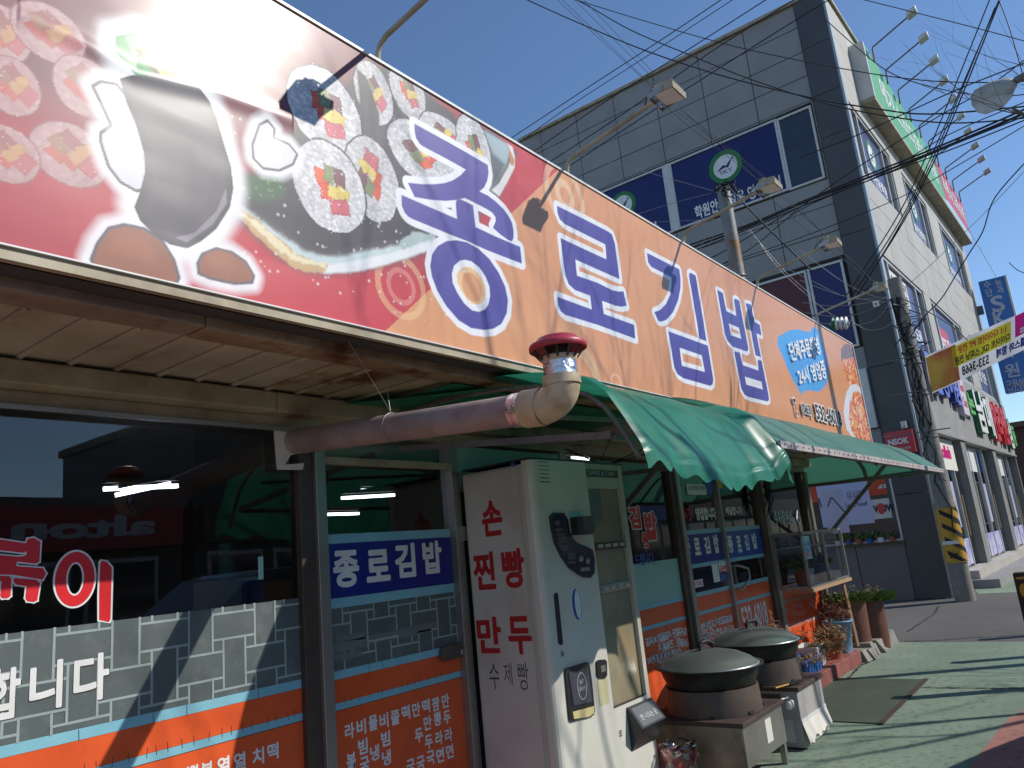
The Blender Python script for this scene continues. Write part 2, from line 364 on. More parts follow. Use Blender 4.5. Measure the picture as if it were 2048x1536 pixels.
# ---------------------------------------------------------------- ground
mb = MB(); mb.add([(-150, -150, 0), (300, -150, 0), (300, 150, 0), (-150, 150, 0)], [(0, 1, 2, 3)])
struct(mb.build('ground', M['asphalt']))
def sheet(name, poly, z, mat): mb = MB(); mb.prism(poly, lambda a, b, c: (a, b, c), z, z); return struct(mb.build(name, mat))
sheet('pavement', [(-8, -.9), (10.6, -.9), (10.75, 1.2), (10.8, 2.5), (8.7, 2.52), (8.2, 2.68), (6.4, 2.9), (-8, 2.9)], .004, M['gpave'])
sheet('far_pavement', [(17.0, -.9), (60, -2.0), (60, 1.7), (18.2, 2.55), (16.9, 2.3)], .004, M['gpave'])
sheet('red_strip', [(-8, -.75), (8.2, -.75), (8.0, .62), (6.9, .92), (5.4, 1.02), (-8, 1.02)], .008, M['rpave'])
mb = MB(); mb.box((6.53, 1.745, .008), (8.33, 2.67, .013)); struct(mb.build('steel_cover_plate', M['plate']))
mb = MB(); mb.box((6.5, 1.70, .0085), (8.36, 1.743, .015)); struct(mb.build('cover_plate_frame', M['tabletop']))
# seams / cracks in the pavement
mb = MB()
for pts in ([(7.8,2.459),(7.915,2.056),(7.96,1.658),(7.974,1.257),(8.014,0.914)], [(10.89,2.388),(10.93,2.071),(11.08,1.781),(11.3,1.159)], [(7.812,2.358),(8.421,2.438),(9.082,2.49),(9.45,2.444)], [(11.76,2.537),(12.66,2.538),(13.88,2.55),(14.92,2.654)]):
    for k, (p, q) in enumerate(zip(pts[:-1], pts[1:])):
        n = 9
        for i in range(n):
            a = [p[j]+(q[j]-p[j])*i/n+random.uniform(-.012, .012) for j in (0, 1)]; b = [p[j]+(q[j]-p[j])*(i+1.05)/n+random.uniform(-.012, .012) for j in (0, 1)]
            stroke(mb, [a, b], lambda x, y, c: (x, y, c), random.uniform(.012, .03), .0095)
o = struct(mb.build('pavement_cracks', M['joint']))
# kerb platform along the shop
mb = MB(); mb.box((-6, 2.52, 0), (9.3, 3.02, .14)); struct(mb.build('kerb', M['kerb'], bevel=.008))
mb = MB(); r2 = random.Random(3)
for k in range(9):
    x = 9.3+k*.17; h = .14+r2.uniform(-.03, .02); mb.add(*(lambda w0: ([(x, 2.44+r2.uniform(-.03, .05), 0), (x+.17, 2.44+r2.uniform(-.03, .05), 0), (x+.17, 3, 0), (x, 3, 0), (x, 2.50+r2.uniform(-.04, .04), h), (x+.17, 2.50+r2.uniform(-.04, .04), h), (x+.17, 3, h), (x, 3, h)], [(4, 5, 6, 7), (0, 1, 5, 4), (1, 2, 6, 5), (0, 4, 7, 3)]))(0))
struct(mb.build('broken_kerb', M['conc']))
# ---------------------------------------------------------------- shop building
shop = thing('restaurant_building', (5, 3.2, 0), 'single storey restaurant front with orange menu films on its windows under the big sign', 'building')
STUFF = {'lattice_print', 'film_crack', 'menu_lettering', 'clear_tape'}
def part(name, mb, mat, parent=None, bevel=0, label=None):
    o = mb.build(name, mat, parent or shop, bevel)
    if name in STUFF: o['kind'] = 'stuff'
    if label: o['label'] = label
    return o
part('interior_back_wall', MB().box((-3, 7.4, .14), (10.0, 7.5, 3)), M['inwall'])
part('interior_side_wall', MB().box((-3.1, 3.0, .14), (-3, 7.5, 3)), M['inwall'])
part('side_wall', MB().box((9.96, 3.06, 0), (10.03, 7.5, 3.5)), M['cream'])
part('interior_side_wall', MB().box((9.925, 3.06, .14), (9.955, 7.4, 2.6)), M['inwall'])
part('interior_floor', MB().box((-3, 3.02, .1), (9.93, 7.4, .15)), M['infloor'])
part('ceiling', MB().box((-3, 3.05, 2.52), (9.93, 7.4, 2.58)), pm('stained_ceiling', (.40, .35, .28), (.30, .26, .20), 1, .8))
part('roof', MB().box((-3.2, 2.2, 3.5), (10.05, 7.6, 3.6)), M['rusty'])
# soffit
for i in range(62):
    x = -.31+i*.165; m_ = M['cream2'] if (x < 1.9 or x > 3.6) else M['rusty']
    mb = MB(); mb.box((x+.004, 2.35, 2.347), (x+.158, 2.93, 2.36)); mb.add([(x-.012, 2.35, 2.344), (x+.0, 2.35, 2.332), (x+.012, 2.35, 2.344), (x-.012, 2.93, 2.344), (x, 2.93, 2.332), (x+.012, 2.93, 2.344)], [(0, 1, 4, 3), (1, 2, 5, 4)])
    part('soffit_plank', mb, m_)
part('soffit_backing', MB().box((-3, 2.12, 2.37), (9.93, 3.3, 2.39)), M['joint'])
xr_ = [(1.32,2.204)][0][0]
part('front_beam', MB().box((-3, 2.215, 2.335), (xr_, 2.345, 2.40)), pm('mauve_cream_paint', C(150, 134, 116), C(132, 114, 98), 4, .55, c3=C(96, 56, 30), s3=9, a3=.5), bevel=.006)
part('front_beam', MB().box((xr_+.004, 2.215, 2.33), (9.9, 2.345, 2.40)), pm('heavily_rusted_paint', C(160, 140, 112), C(116, 84, 58), 4, .7, c3=C(92, 44, 20), s3=5, a3=.95, bump=.002), bevel=.006, label='rusted beam')
part('rear_beam', MB().box((-3, 2.86, 2.245), (2.05, 2.99, 2.333)), M['cream'], bevel=.008)
part('rear_beam', MB().box((2.054, 2.86, 2.242), (9.9, 2.99, 2.333)), M['rusty'], bevel=.008, label='rusty beam')
part('window_head', MB().box((-3, 2.955, 2.19), (9.9, 3.03, 2.243)), M['cream'])
part('window_track', MB().box((-3, 2.935, 2.172), (2.2, 2.953, 2.19)), M['steel'])
part('base_sill', MB().box((-3, 2.97, .141), (9.9, 3.04, .20)), M['steel'])
for i, (x0, x1, y0, mt) in enumerate(((2.235, 2.312, 2.965, 'brown'), (2.3125, 2.372, 2.94, 'steel'), (3.285, 3.345, 2.95, 'steel'), (4.43, 4.49, 2.95, 'steel'), (6.11, 6.185, 2.965, 'brown'),
        (6.186, 6.25, 2.94, 'steel'), (8.155, 8.27, 2.96, 'brown'), (8.271, 8.36, 2.94, 'steel'), (9.76, 9.84, 2.96, 'brown'), (9.841, 9.92, 2.93, 'steel'))):
    part('window_post', MB().box((x0, y0, .2), (x1, 3.04, 2.19)), M[mt], bevel=.003)
part('door_stile', MB().box((7.11, 2.96, .2), (7.15, 3.02, 2.19)), M['steel'], bevel=.003)
part('door_transom', MB().box((2.372, 2.95, 2.03), (3.285, 2.99, 2.065)), M['cream'])
part('transom_reflection', MB().box((3.345, 2.965, 1.93), (4.43, 2.985, 2.17)), M['teal'])  # reflection of the lit green canvas, painted as a solid teal panel
part('transom_rail', MB().box((3.345, 2.95, 1.90), (4.43, 3.0, 1.929)), M['steel'])
panes = [(-3, 2.235), (2.372, 3.285), (3.345, 4.43), (4.49, 6.11), (6.25, 7.11), (7.15, 8.155), (8.36, 9.76)]
for i, (x0, x1) in enumerate(panes):
    part('window_pane', MB().add([(x0, 3.004, .2), (x1, 3.004, .2), (x1, 3.004, 2.19), (x0, 3.004, 2.19)], [(0, 1, 2, 3)]), M['glass'])
# films (stuck on the glass)
def film(name, x0, z0, x1, z1, mat, c=.0, label=None): return part(name, MB().box((x0, 3.0-c-.0015, z0), (x1, 3.0-c, z1)), mat, label=label)
for (x0, x1) in ((-2.98, 2.234), (2.373, 3.284), (4.491, 6.109), (6.251, 7.109), (7.151, 8.154)):
    off = .036 if x0 < 3 else 0
    film('orange_film', x0, .202, x1, .858+off*.9, M['orange'])
    film('orange_film', x0, .889+off, x1, 1.009+off*.5, M['orange'])
    film('blue_stripe', x0, .859+off*.95, x1, .888+off, M['sblue']); film('blue_stripe', x0, 1.010+off*.5, x1, 1.047+off*.5, M['sblue'])
film('orange_film', 8.361, .202, 9.759, .90, M['orange'])
film('frosted_film', -2.98, 1.066, 2.234, 1.415, M['film']); film('frosted_film', 2.373, 1.066, 3.284, 1.345, M['film'])
film('blue_stripe', 2.373, 1.346, 3.284, 1.392, M['sblue']); film('blue_banner', 2.373, 1.393, 3.284, 1.648, M['dblue']); film('blue_stripe', 2.373, 1.649, 3.284, 1.694, M['sblue'])
for x0, x1, b in ((6.251, 7.109, 'dblue'), (7.151, 8.154, 'bblue')):
    film('blue_stripe', x0, 1.255, x1, 1.290, M['sblue']); film('blue_banner', x0, 1.291, x1, 1.545, M[b]); film('blue_stripe', x0, 1.546, x1, 1.585, M['sblue'])
film('teal_film', 4.491, 1.048, 6.109, 1.36, M['teal'])
# lattice pattern on the frosted film
mb = MB(); a = .15
LC = [0]
def lat(mb, x0, x1, z0, z1, ph):
    W = .009
    for i in range(int((x1-x0)/a)+2):
        for j in range(-1, 5):
            x = x0+(i-.3)*a; z = z0+(j+.15)*a+ph
            def seg(p, q):
                p = [max(x0, min(x1, p[0])), max(z0, min(z1, p[1]))]; q = [max(x0, min(x1, q[0])), max(z0, min(z1, q[1]))]
                if abs(p[0]-q[0])+abs(p[1]-q[1]) > .005 and not (p[0] == q[0] and p[0] in (x0, x1)) and not (p[1] == q[1] and p[1] in (z0, z1)): LC[0] = (LC[0]+1) % 37; stroke(mb, [p, q], FW, W, .0020+.00004*LC[0])
            s_ = .048
            e_ = (i+j) % 2 == 0
            seg((x, z), (x+s_, z)); seg((x+s_, z), (x+s_, z+s_)); seg((x+s_, z+s_), (x, z+s_)); seg((x, z+s_), (x, z))
            if e_: seg((x, z+s_), (x, z+a)); seg((x+s_, z+s_), (x+a, z+s_))
            else: seg((x+s_, z+s_), (x+s_, z+a)); seg((x+s_, z), (x+a, z))
lat(mb, .2, 2.23, 1.068, 1.413, 0); lat(mb, 2.376, 3.28, 1.068, 1.343, .03); part('lattice_print', mb, M['lattice'])
# tape patches on the door film
mb = MB()
for pts, wd in (([(2.425,1.167),(3.101,1.182)], .045), ([(2.395,1.123),(2.577,1.123)], .03), ([(2.447,1.207),(2.602,1.2)], .03)): stroke(mb, pts, FW, wd, .0026)
part('clear_tape', mb, pm('clear_tape', (.17, .20, .19), (.14, .17, .165), 12, .25))
# slits in the stripes
mb = MB()
for x, z in [(v, .93) for v in np.arange(.9, 3.25, .052)]+[(v, 1.045) for v in (.9, 1.3, 1.56, 1.7, 2.0, 2.62, 2.73)]:
    x += random.uniform(-.015, .015)
    if z < 1 and x < 1.0: continue
    stroke(mb, [(x, z-.018), (x+random.uniform(-.004, .004), z+.016)], FW, .0022, .0023)
part('film_crack', mb, M['brown'])
# lettering on the films
mb = MB(); pts = [(2.436,1.614),(2.598,1.437),(2.644,1.607),(2.806,1.447),(2.843,1.63),(2.992,1.452),(3.049,1.633),(3.2,1.457)]
for s_, k in zip('종로김밥', range(4)): text(mb, s_, FW, pts[2*k:2*k+2], .0035, .04, res=60)
for i, r in enumerate(([(6.275,1.522),(6.389,1.36)],[(6.474,1.514),(6.602,1.36)],[(6.69,1.518),(6.817,1.361)],[(6.906,1.529),(7.015,1.356)],[(7.235,1.503),(7.358,1.337)],[(7.46,1.495),(7.573,1.332)],[(7.665,1.501),(7.778,1.342)],[(7.879,1.507),(8.004,1.345)])):
    text(mb, '종로김밥종로김밥'[i], FW, r, .0035, .045)
part('banner_lettering', mb, M['wvinyl'])
def glyphs(name, L, sz, mat, wt=.03, c=.0035):
    mb = MB()
    for s_, (x, z) in L: text(mb, s_, FW, [(x-sz[0]/2, z+sz[1]/2), (x+sz[0]/2, z-sz[1]/2)], c, wt)
    return part(name, mb, mat)
glyphs('menu_lettering', list(zip('라비물비쫄떡만떡짬만빔냉빔냉두만뽕두두라라국면면복국국국복', [(2.492,0.792),(2.562,0.794),(2.636,0.796),(2.706,0.791),(2.78,0.79),(2.854,0.797),(2.927,0.797),(2.998,0.798),(3.07,0.795),(3.145,0.796),(2.566,0.707),(2.636,0.662),(2.71,0.708),(2.709,0.623),(2.934,0.672),(3.002,0.717),(3.076,0.72),(3.148,0.713),(3.001,0.626),(3.078,0.627),(3.151,0.626),(3.007,0.55),(3.077,0.544),(3.15,0.545),(2.493,0.663),(2.572,0.628),(2.933,0.542),(2.864,0.545),(2.495,0.615)])), (.058, .068), M['wvinyl'])
glyphs('menu_lettering', list(zip('떡치열열복뽕', [(2.077,0.803),(2.006,0.802),(1.92,0.804),(1.848,0.806),(1.776,0.805),(1.716,0.807)])), (.055, .066), M['wvinyl'])
R4 = [(5.411,0.775),(5.471,0.774),(5.534,0.776),(5.599,0.778),(5.662,0.777),(5.723,0.78),(5.79,0.779),(5.851,0.779),(5.92,0.777),(5.98,0.773),(6.044,0.769),(5.598,0.707),(5.663,0.709),(5.727,0.707),(5.789,0.706),(5.914,0.704),(5.979,0.687),(6.047,0.681),(5.41,0.64),(5.47,0.642),(5.532,0.643),(5.595,0.641),(5.659,0.638),(5.721,0.636),(5.784,0.634),(5.846,0.633),(5.91,0.635),(5.989,0.592),(6.045,0.591),(5.595,0.585),(5.646,0.584),(5.714,0.581),(5.783,0.577)]
glyphs('menu_lettering', list(zip('갈육비참돌알치돈쫑우엄치솔솔즈로동심비게빔비비비돈까스세게비빔비게', R4)), (.085, .062), M['wvinyl'])
R5 = [(6.299,0.771),(6.373,0.767),(6.438,0.763),(6.504,0.763),(6.568,0.764),(6.633,0.764),(6.692,0.764),(6.759,0.763),(6.822,0.763),(6.89,0.761),(6.953,0.758),(7.018,0.757),(6.309,0.701),(6.437,0.713),(6.372,0.676),(6.438,0.671),(6.493,0.677),(6.568,0.696),(6.627,0.68),(6.697,0.679),(6.758,0.675),(6.887,0.671),(6.959,0.669),(7.022,0.667),(6.305,0.632),(6.563,0.625),(6.43,0.61),(6.822,0.636)]
glyphs('menu_lettering', list(zip('쌀누계참소김치쫑콩모열열리란드랄치고치즈로밀무무드기아국', R5)), (.10, .062), M['wvinyl'])
mb = MB(); text(mb, '532-6018', FW, [(7.293,0.826),(7.97,0.585)], .0035, .03); part('phone_number', mb, M['wvinyl'])
R6 = [(8.301,0.753),(8.388,0.751),(8.477,0.75),(8.566,0.748),(8.658,0.746),(8.75,0.744),(8.845,0.742),(8.941,0.74),(9.039,0.738),(9.139,0.736),(9.24,0.734),(9.343,0.731),(9.448,0.729),(9.556,0.727),(8.43,0.667),(8.544,0.67),(8.344,0.623),(8.485,0.619),(8.813,0.672),(8.934,0.67),(9.054,0.663),(8.767,0.618),(8.869,0.585),(8.971,0.579),(9.111,0.574),(9.373,0.64),(9.482,0.663),(9.465,0.602),(8.32,0.486),(8.416,0.488),(8.515,0.491),(8.617,0.499),(8.714,0.492),(8.809,0.491),(8.903,0.49),(8.997,0.489),(9.098,0.488),(9.198,0.484),(9.3,0.48),(9.404,0.477),(9.512,0.476),(9.622,0.474)]
glyphs('menu_lettering', list(zip('갈치비물쌀면비빔만떡김돈수제비냉면떡라볶음만두치즈국우동국국국민만만만만수물물물물물', R6[:44])), (.10, .05), pm('aged_vinyl', (.5, .34, .30), None, 5, .5))
mb = MB(); mb2 = MB(); r_ = [(5.368,1.802),(5.552,1.628),(5.611,1.755),(5.817,1.529),(5.528,1.599),(5.627,1.476)]
for s_, k in (('김', 0), ('밥', 1), ('원', 2)): text(mb, s_, FW, r_[2*k:2*k+2], .0036, .05); text(mb2, s_, FW, r_[2*k:2*k+2], .0028, .10, ref=.05)
part('red_lettering', mb, M['red']); part('letter_outline', mb2, M['wvinyl'])
mb = MB(); text(mb, '드립니다', FW, [(5.374,1.433),(5.688,1.343)], .0034, .03); part('blue_lettering', mb, M['bblue'])
mb = MB(); text(mb, '24시간', FW, [(6.259,1.785),(6.521,1.667)], .0034, .02); part('red_lettering', mb, M['red'])
mb = MB(); text(mb, '영업합니다', FW, [(6.604,1.785),(7.056,1.665)], .0034, .05); text(mb, '매달합니다', FW, [(7.306,1.785),(7.73,1.703)], .0034, .04)
text(mb, '주차장완비', FW, [(8.647,1.734),(9.276,1.563)], .0034, .04); mb.prism(ell([(9.484,1.641)][0], .085, .085), FW, .003, .0036)
part('white_lettering', mb, M['wvinyl'])
mb = MB(); c0 = [(9.494,1.639)][0]
stroke(mb, [(c0[0]-.03, c0[1]-.04), (c0[0]+.02, c0[1]-.04), (c0[0]+.02, c0[1]+.03)], FW, .014, .0045); mb.prism([(c0[0]-.015, c0[1]+.02), (c0[0]+.055, c0[1]+.02), (c0[0]+.02, c0[1]+.06)], FW, .004, .0046); part('red_arrow', mb, M['red'])
mb = MB(); mb2 = MB(); c0 = [(1.266,1.577)][0]; e = [(1.2,1.583),(1.335,1.572),(1.263,1.674),(1.269,1.482),(1.236,1.58),(1.297,1.575),(1.264,1.639),(1.268,1.521)]
ra = (e[1][0]-e[0][0])/2; rb = (e[2][1]-e[3][1])/2; ia = (e[5][0]-e[4][0])/2; ib = (e[6][1]-e[7][1])/2; cx = (e[0][0]+e[1][0])/2; cz = (e[2][1]+e[3][1])/2
mb.prism([ell((cx, cz), ra, rb), ell((cx, cz), ia, ib)[::-1]], FW, .0035, .004); mb2.prism([ell((cx, cz), ra+.007, rb+.007), ell((cx, cz), ia-.006, ib-.006)[::-1]], FW, .002, .003)
L = [(1.354,1.627),(1.36,1.637),(1.377,1.632),(1.396,1.608),(1.396,1.559),(1.395,1.422),(1.389,1.413),(1.355,1.425),(1.353,1.514)]; mb.prism(L[::-1], FW, .0035, .004)
cc = (sum(p[0] for p in L)/9, sum(p[1] for p in L)/9); mb2.prism([(cc[0]+(p[0]-cc[0])*1.18+(.003 if p[0] > cc[0] else -.003), cc[1]+(p[1]-cc[1])*1.045) for p in L][::-1], FW, .002, .003)
GA = [(0.983,1.734),(1.023,1.728),(1.102,1.712),(1.107,1.727),(1.125,1.73),(1.148,1.716),(1.147,1.647),(1.137,1.64),(1.077,1.651),(1.076,1.668),(1.094,1.668),(1.104,1.672),(1.106,1.684),(1.093,1.68),(0.985,1.699)]
GB = [(0.985,1.682),(1.076,1.668),(1.077,1.651),(1.074,1.636),(1.159,1.623),(1.17,1.604),(1.16,1.584),(1.069,1.607),(0.989,1.616)]
GC = [(0.989,1.611),(1.055,1.604),(1.062,1.595),(1.062,1.538),(1.055,1.532),(1.038,1.533),(1.031,1.541),(1.033,1.589),(0.99,1.595)]
GD = [(1.07,1.597),(1.139,1.585),(1.152,1.573),(1.145,1.515),(1.135,1.511),(1.114,1.516),(1.108,1.527),(1.11,1.566),(1.077,1.574),(1.068,1.586)]
for k, L in enumerate((GA, GB, GC, GD)): mb.prism(L, FW, .0035, .004+.00004*k); mb2.prism(L, FW, .0018, .002+.00004*k); stroke(mb2, L+[L[0]], FW, .010, .0022)
part('red_lettering', mb, M['red']); part('letter_outline', mb2, M['wvinyl'])
mb = MB(); mb2 = MB()
for s_, r in (('니', [(1.132,1.308),(1.236,1.149)]), ('다', [(1.272,1.309),(1.394,1.148)]), ('합', [(1,1.307),(1.105,1.145)]), ('배', [(0.764,1.289),(0.851,1.144)]), ('달', [(0.876,1.295),(0.981,1.141)])):
    text(mb, s_, FW, r, .004, .03, res=60); text(mb2, s_, FW, r, .003, .03, shift=(.003, -.004), res=60)
part('white_lettering', mb, M['wvinyl']); part('letter_shadow', mb2, M['brown'])
# stickers on door glass, handle, lock
def stick(fr, r, mat, name='sticker', c=.003): return part(name, MB().prism(rect(r)[::-1], fr, c, c+.001), mat)
stick(FW, [(6.492,1.999),(6.917,1.901)], M['wvinyl']); mb = MB(); text(mb, '소방점검필', FW, [(6.521,1.985),(6.884,1.944)], .0048, .02); part('sticker_print', mb, M['bblue'])
part('sticker', MB().prism([(6.906,2.052),(6.96,2.084),(7.113,2.087),(7.115,2.04),(7.076,1.956),(7.002,1.881),(6.934,1.914),(6.902,1.975)][::-1], FW, .003, .004), M['bblue'], label='blue shield sticker')
stick(FW, [(7.199,2.063),(7.316,1.969)], M['yelb']); stick(FW, [(7.182,1.965),(7.312,1.924)], M['bblue'])
stick(FW, [(6.78,1.262),(6.925,1.101)], M['wvinyl']); stick(FW, [(6.943,1.271),(7.11,1.169)], M['wvinyl']); stick(FW, [(6.94,1.181),(7.09,1.094)], M['bblue'])
mb = MB(); text(mb, '금연', FW, [(6.956,1.238),(7.103,1.176)], .0048, .04); part('sticker_print', mb, M['red'])
stick(FW, [(6.331,1.154),(6.546,1.09)], M['wvinyl']); mb = MB(); text(mb, '당기세요', FW, [(6.346,1.146),(6.531,1.099)], .0048, .02); part('sticker_print', mb, M['red'])
hp = [(7.263,1.217),(7.379,1.176),(7.386,1.083),(7.284,0.993)]
part('door_handle', MB().tube([FW(hp[0][0], hp[0][1], 0), FW(hp[0][0], hp[0][1], .06), FW(hp[1][0]+.06, hp[1][1], .085), FW(hp[2][0]+.06, hp[2][1], .085), FW(hp[3][0], hp[3][1], .06), FW(hp[3][0], hp[3][1], 0)], .012, 8), M['steel'])
lk = part('door_lock', MB().prism([(3.117,1.045),(3.126,1.068),(3.266,1.073),(3.325,1.069),(3.32,0.998),(3.143,0.995),(3.113,1.01)][::-1], FW, .012, .03), M['burnt'], bevel=.003)
c0 = [(3.28,1.025)][0]; part('lock_cylinder', MB().lathe([(.016, 0), (.016, .008), (.006, .008)], T=lambda a, b, c: FW(c0[0]+a, c0[1]+b, c+.03), n=16), M['steel'], lk)
part('door_hinge', MB().box((3.325, 2.935, 1.62), (3.36, 2.949, 1.70)), M['steel'])
# interior furniture and lamps
LAMPL = ['lit tube behind the left window, the level one of the crossed pair', 'lit tube behind the left window, the tilted one of the crossed pair', 'lit tube above the blue banner of the narrow door, the upper longer one', 'lit tube above the blue banner, the lower shorter one by the post', 'lit tube glimpsed just above the vending machine top', 'tiny distant lit tube above the pair behind the narrow door']
for pts, Y in (([(1.908,2.066),(2.319,2.087)], 4.2), ([(1.972,2.034),(2.274,2.1)], 4.2), ([(3.854,2.067),(4.398,2.092)], 4.6), ([(4.322,2.023),(4.707,2.025)], 5.4), ([(6.822,2.474),(7.161,2.469)], 4.4), ([(4.576,2.212),(4.705,2.213)], 5.2)):
    p, q = pts; t = thing('fluorescent_lamp', (p[0], Y, p[1]), 'lit tube', 'ceiling lamp', 'lit tubes inside the restaurant')
    t['label'] = LAMPL.pop(0)
    MB().bar((p[0], Y, p[1]), (q[0], Y, q[1]), .022, .022).build('tube', M['tube'], t); MB().bar((p[0], Y, p[1]+.045), (q[0], Y, q[1]+.045), .05, .03).build('fitting', M['brown'], t)
fg = [(2.642,1.539),(2.914,1.126)]; t = thing('water_cooler', (fg[0][0], 4.3, .15), 'pale cabinet with a blue bag and green jar inside, behind the left window', 'water cooler')
MB().box((fg[0][0], 4.3, .15), (fg[1][0], 4.6, fg[0][1])).build('cabinet', M['vend'], t); MB().box((fg[1][0]-.13, 4.24, fg[1][1]+.2), (fg[1][0]-.01, 4.295, fg[0][1]-.02)).build('blue_bag', M['blueplastic'], t)
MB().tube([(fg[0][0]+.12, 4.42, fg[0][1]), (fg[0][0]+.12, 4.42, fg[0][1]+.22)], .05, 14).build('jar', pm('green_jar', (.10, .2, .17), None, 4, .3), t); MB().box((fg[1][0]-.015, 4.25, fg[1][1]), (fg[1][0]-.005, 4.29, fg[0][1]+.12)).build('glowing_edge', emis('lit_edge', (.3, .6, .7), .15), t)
def table(x, y, lb):
    t = thing('dining_table', (x, y, .15), lb, 'table', 'tables inside the restaurant')
    MB().box((x-.6, y-.35, .86), (x+.6, y+.35, .90)).build('tabletop', M['wood'], t)
    for sx in (-.5, .5):
        for sy in (-.28, .28): MB().box((x+sx-.02, y+sy-.02, .15), (x+sx+.02, y+sy+.02, .858)).build('leg', M['brown'], t)
for x, y, lb in ((1.4, 4.4, 'dark dining table inside behind the large left window'), (3.4, 5.2, 'dark dining table inside behind the narrow door'), (6.8, 4.6, 'dark dining table inside behind the glass doors with handle'), (5.2, 5.6, 'dark dining table inside behind the teal film window')): table(x, y, lb)
# ---------------------------------------------------------------- shop sign
sign = thing('shop_sign', (5, 2.1, 2.4), 'long printed restaurant sign with purple letters on orange and gimbap photo on red', 'sign')
zb, zt, x0s, x1s = 2.41, 3.65, -.9, 9.87
xs = np.concatenate([np.arange(x0s, .35, .02), np.arange(.35, 3.7, .004), np.arange(3.7, x1s, .007), [x1s]]); zs = np.linspace(zb, zt, 311)
PX, PZ = np.meshgrid(xs, zs); sh = PX.shape; PX = PX.ravel(); PZ = PZ.ravel()
def vnoise(x, z, s, seed=0):
    x = x*s; z = z*s; xi = np.floor(x).astype(int); zi = np.floor(z).astype(int); fx = x-xi; fz = z-zi
    fx = fx*fx*(3-2*fx); fz = fz*fz*(3-2*fz)
    def h(a, b): q = (a*374761393+b*668265263+seed*1442695041) & 0x7fffffff; q = (q ^ (q >> 13))*1274126177 & 0x7fffffff; return ((q ^ (q >> 16)) & 0xffff)/65535.
    return (h(xi, zi)*(1-fx)+h(xi+1, zi)*fx)*(1-fz)+(h(xi, zi+1)*(1-fx)+h(xi+1, zi+1)*fx)*fz
def fbm(x, z, s, seed=0, o=3): return sum(vnoise(x, z, s*2**i, seed+i)*.5**i for i in range(o))/sum(.5**i for i in range(o))
def worley(x, z, s, seed=0):
    x = x*s; z = z*s; xi = np.floor(x).astype(int); zi = np.floor(z).astype(int); best = np.full(x.shape, 9.); val = np.zeros(x.shape)
    for a in (-1, 0, 1):
        for b in (-1, 0, 1):
            q = ((xi+a)*374761393+(zi+b)*668265263+seed*977) & 0x7fffffff; q = (q ^ (q >> 13))*1274126177 & 0x7fffffff
            jx = (q & 0xff)/255.; jz = ((q >> 8) & 0xff)/255.; d = np.hypot(xi+a+jx-x, (zi+b+jz-z)*1.3); m_ = d < best
            best = np.where(m_, d, best); val = np.where(m_, ((q >> 16) & 0xff)/255., val)
    return best, val
def sdf(loops, x, z):
    d = np.full(x.shape, 1e9); ins = np.zeros(x.shape, bool)
    for L in loops:
        n = len(L)
        for i in range(n):
            ax, az = L[i]; bx, bz = L[(i+1) % n]; ex, ez = bx-ax, bz-az; l2 = ex*ex+ez*ez+1e-12
            t = np.clip(((x-ax)*ex+(z-az)*ez)/l2, 0, 1); d = np.minimum(d, (x-ax-t*ex)**2+(z-az-t*ez)**2)
            if az != bz: c = ((az > z) != (bz > z)) & (x < (bx-ax)*(z-az)/(bz-az)+ax); ins ^= c
    d = np.sqrt(d); return np.where(ins, -d, d)
RGB = np.zeros((PX.size, 3))
def paint(mask, a, col):
    a = np.asarray(a)[:, None] if np.ndim(a) else a; RGB[mask] = RGB[mask]*(1-a)+np.asarray(col)*a
def fill(loops, col, grow=0, soft=.003, alpha=1, wob=0, wsc=40):
    if not isinstance(loops[0], list): loops = [loops]
    al = [p for L in loops for p in L]; g = abs(grow)+soft*2+.01+wob
    b = (PX > min(p[0] for p in al)-g) & (PX < max(p[0] for p in al)+g) & (PZ > min(p[1] for p in al)-g) & (PZ < max(p[1] for p in al)+g)
    b = np.nonzero(b)[0]
    if len(b) == 0: return
    x, z = PX[b], PZ[b]; d = sdf(loops, x, z)-grow
    if wob: d = d+(fbm(x, z, wsc, 3)-.5)*2*wob
    paint(b, np.clip(.5-d/soft, 0, 1)*alpha, col if np.ndim(col) < 2 else col[b])
# base colours
dl = [(3.421,3.618),(1.999,2.4)]; kx = (dl[1][0]-dl[0][0])/(dl[1][1]-dl[0][1]); left = PX < dl[0][0]+kx*(PZ-dl[0][1])
RGB[:] = (.66, .285, .12); o_ = fbm(PX*.35, PZ, 3, 2); RGB += (o_[:, None]-.5)*np.array((.06, .07, .04))
redt = np.array((.52, .022, .035)); RGB[left] = redt
dk = np.clip((PZ-2.62)/.45, 0, 1)*np.clip((2.9-PX)/.7, 0, 1); l_ = np.nonzero(left)[0]; paint(l_, dk[l_]*.75, (.05, .03, .035))
paint(l_, np.clip((1.25-PX[l_])/.5, 0, 1)*.5, (.30, .05, .07))
# translucent rings
def ring(c, r0, r1, col, al):
    d = np.hypot(PX-c[0], PZ-c[1]); b = np.nonzero((d > r0) & (d < r1))[0]; paint(b, al, col)
for cpx, ks in (([(2.122,2.626),(2.266,2.627),(2.203,2.633),(2.179,2.643)], 1),): 
    c0 = cpx[0]; r1 = abs(cpx[1][0]-c0[0]); r2_ = abs(cpx[2][0]-c0[0]); ring(c0, r1*.78, r1, (.85, .62, .30), .38); ring(c0, r2_*.72, r2_, (.85, .5, .4), .28)
c0 = [(3.501,3.505)][0]; ring(c0, .16, .21, (.9, .72, .45), .4); ring(c0, .05, .10, (.9, .8, .5), .35)
c0 = [(3.417,2.363)][0]; ring(c0, .16, .24, (.9, .72, .4), .35); ring([(3.817,2.417)][0], .05, .065, (.9, .7, .5), .4); ring([(2.576,2.726)][0], .07, .10, (.88, .66, .32), .5)
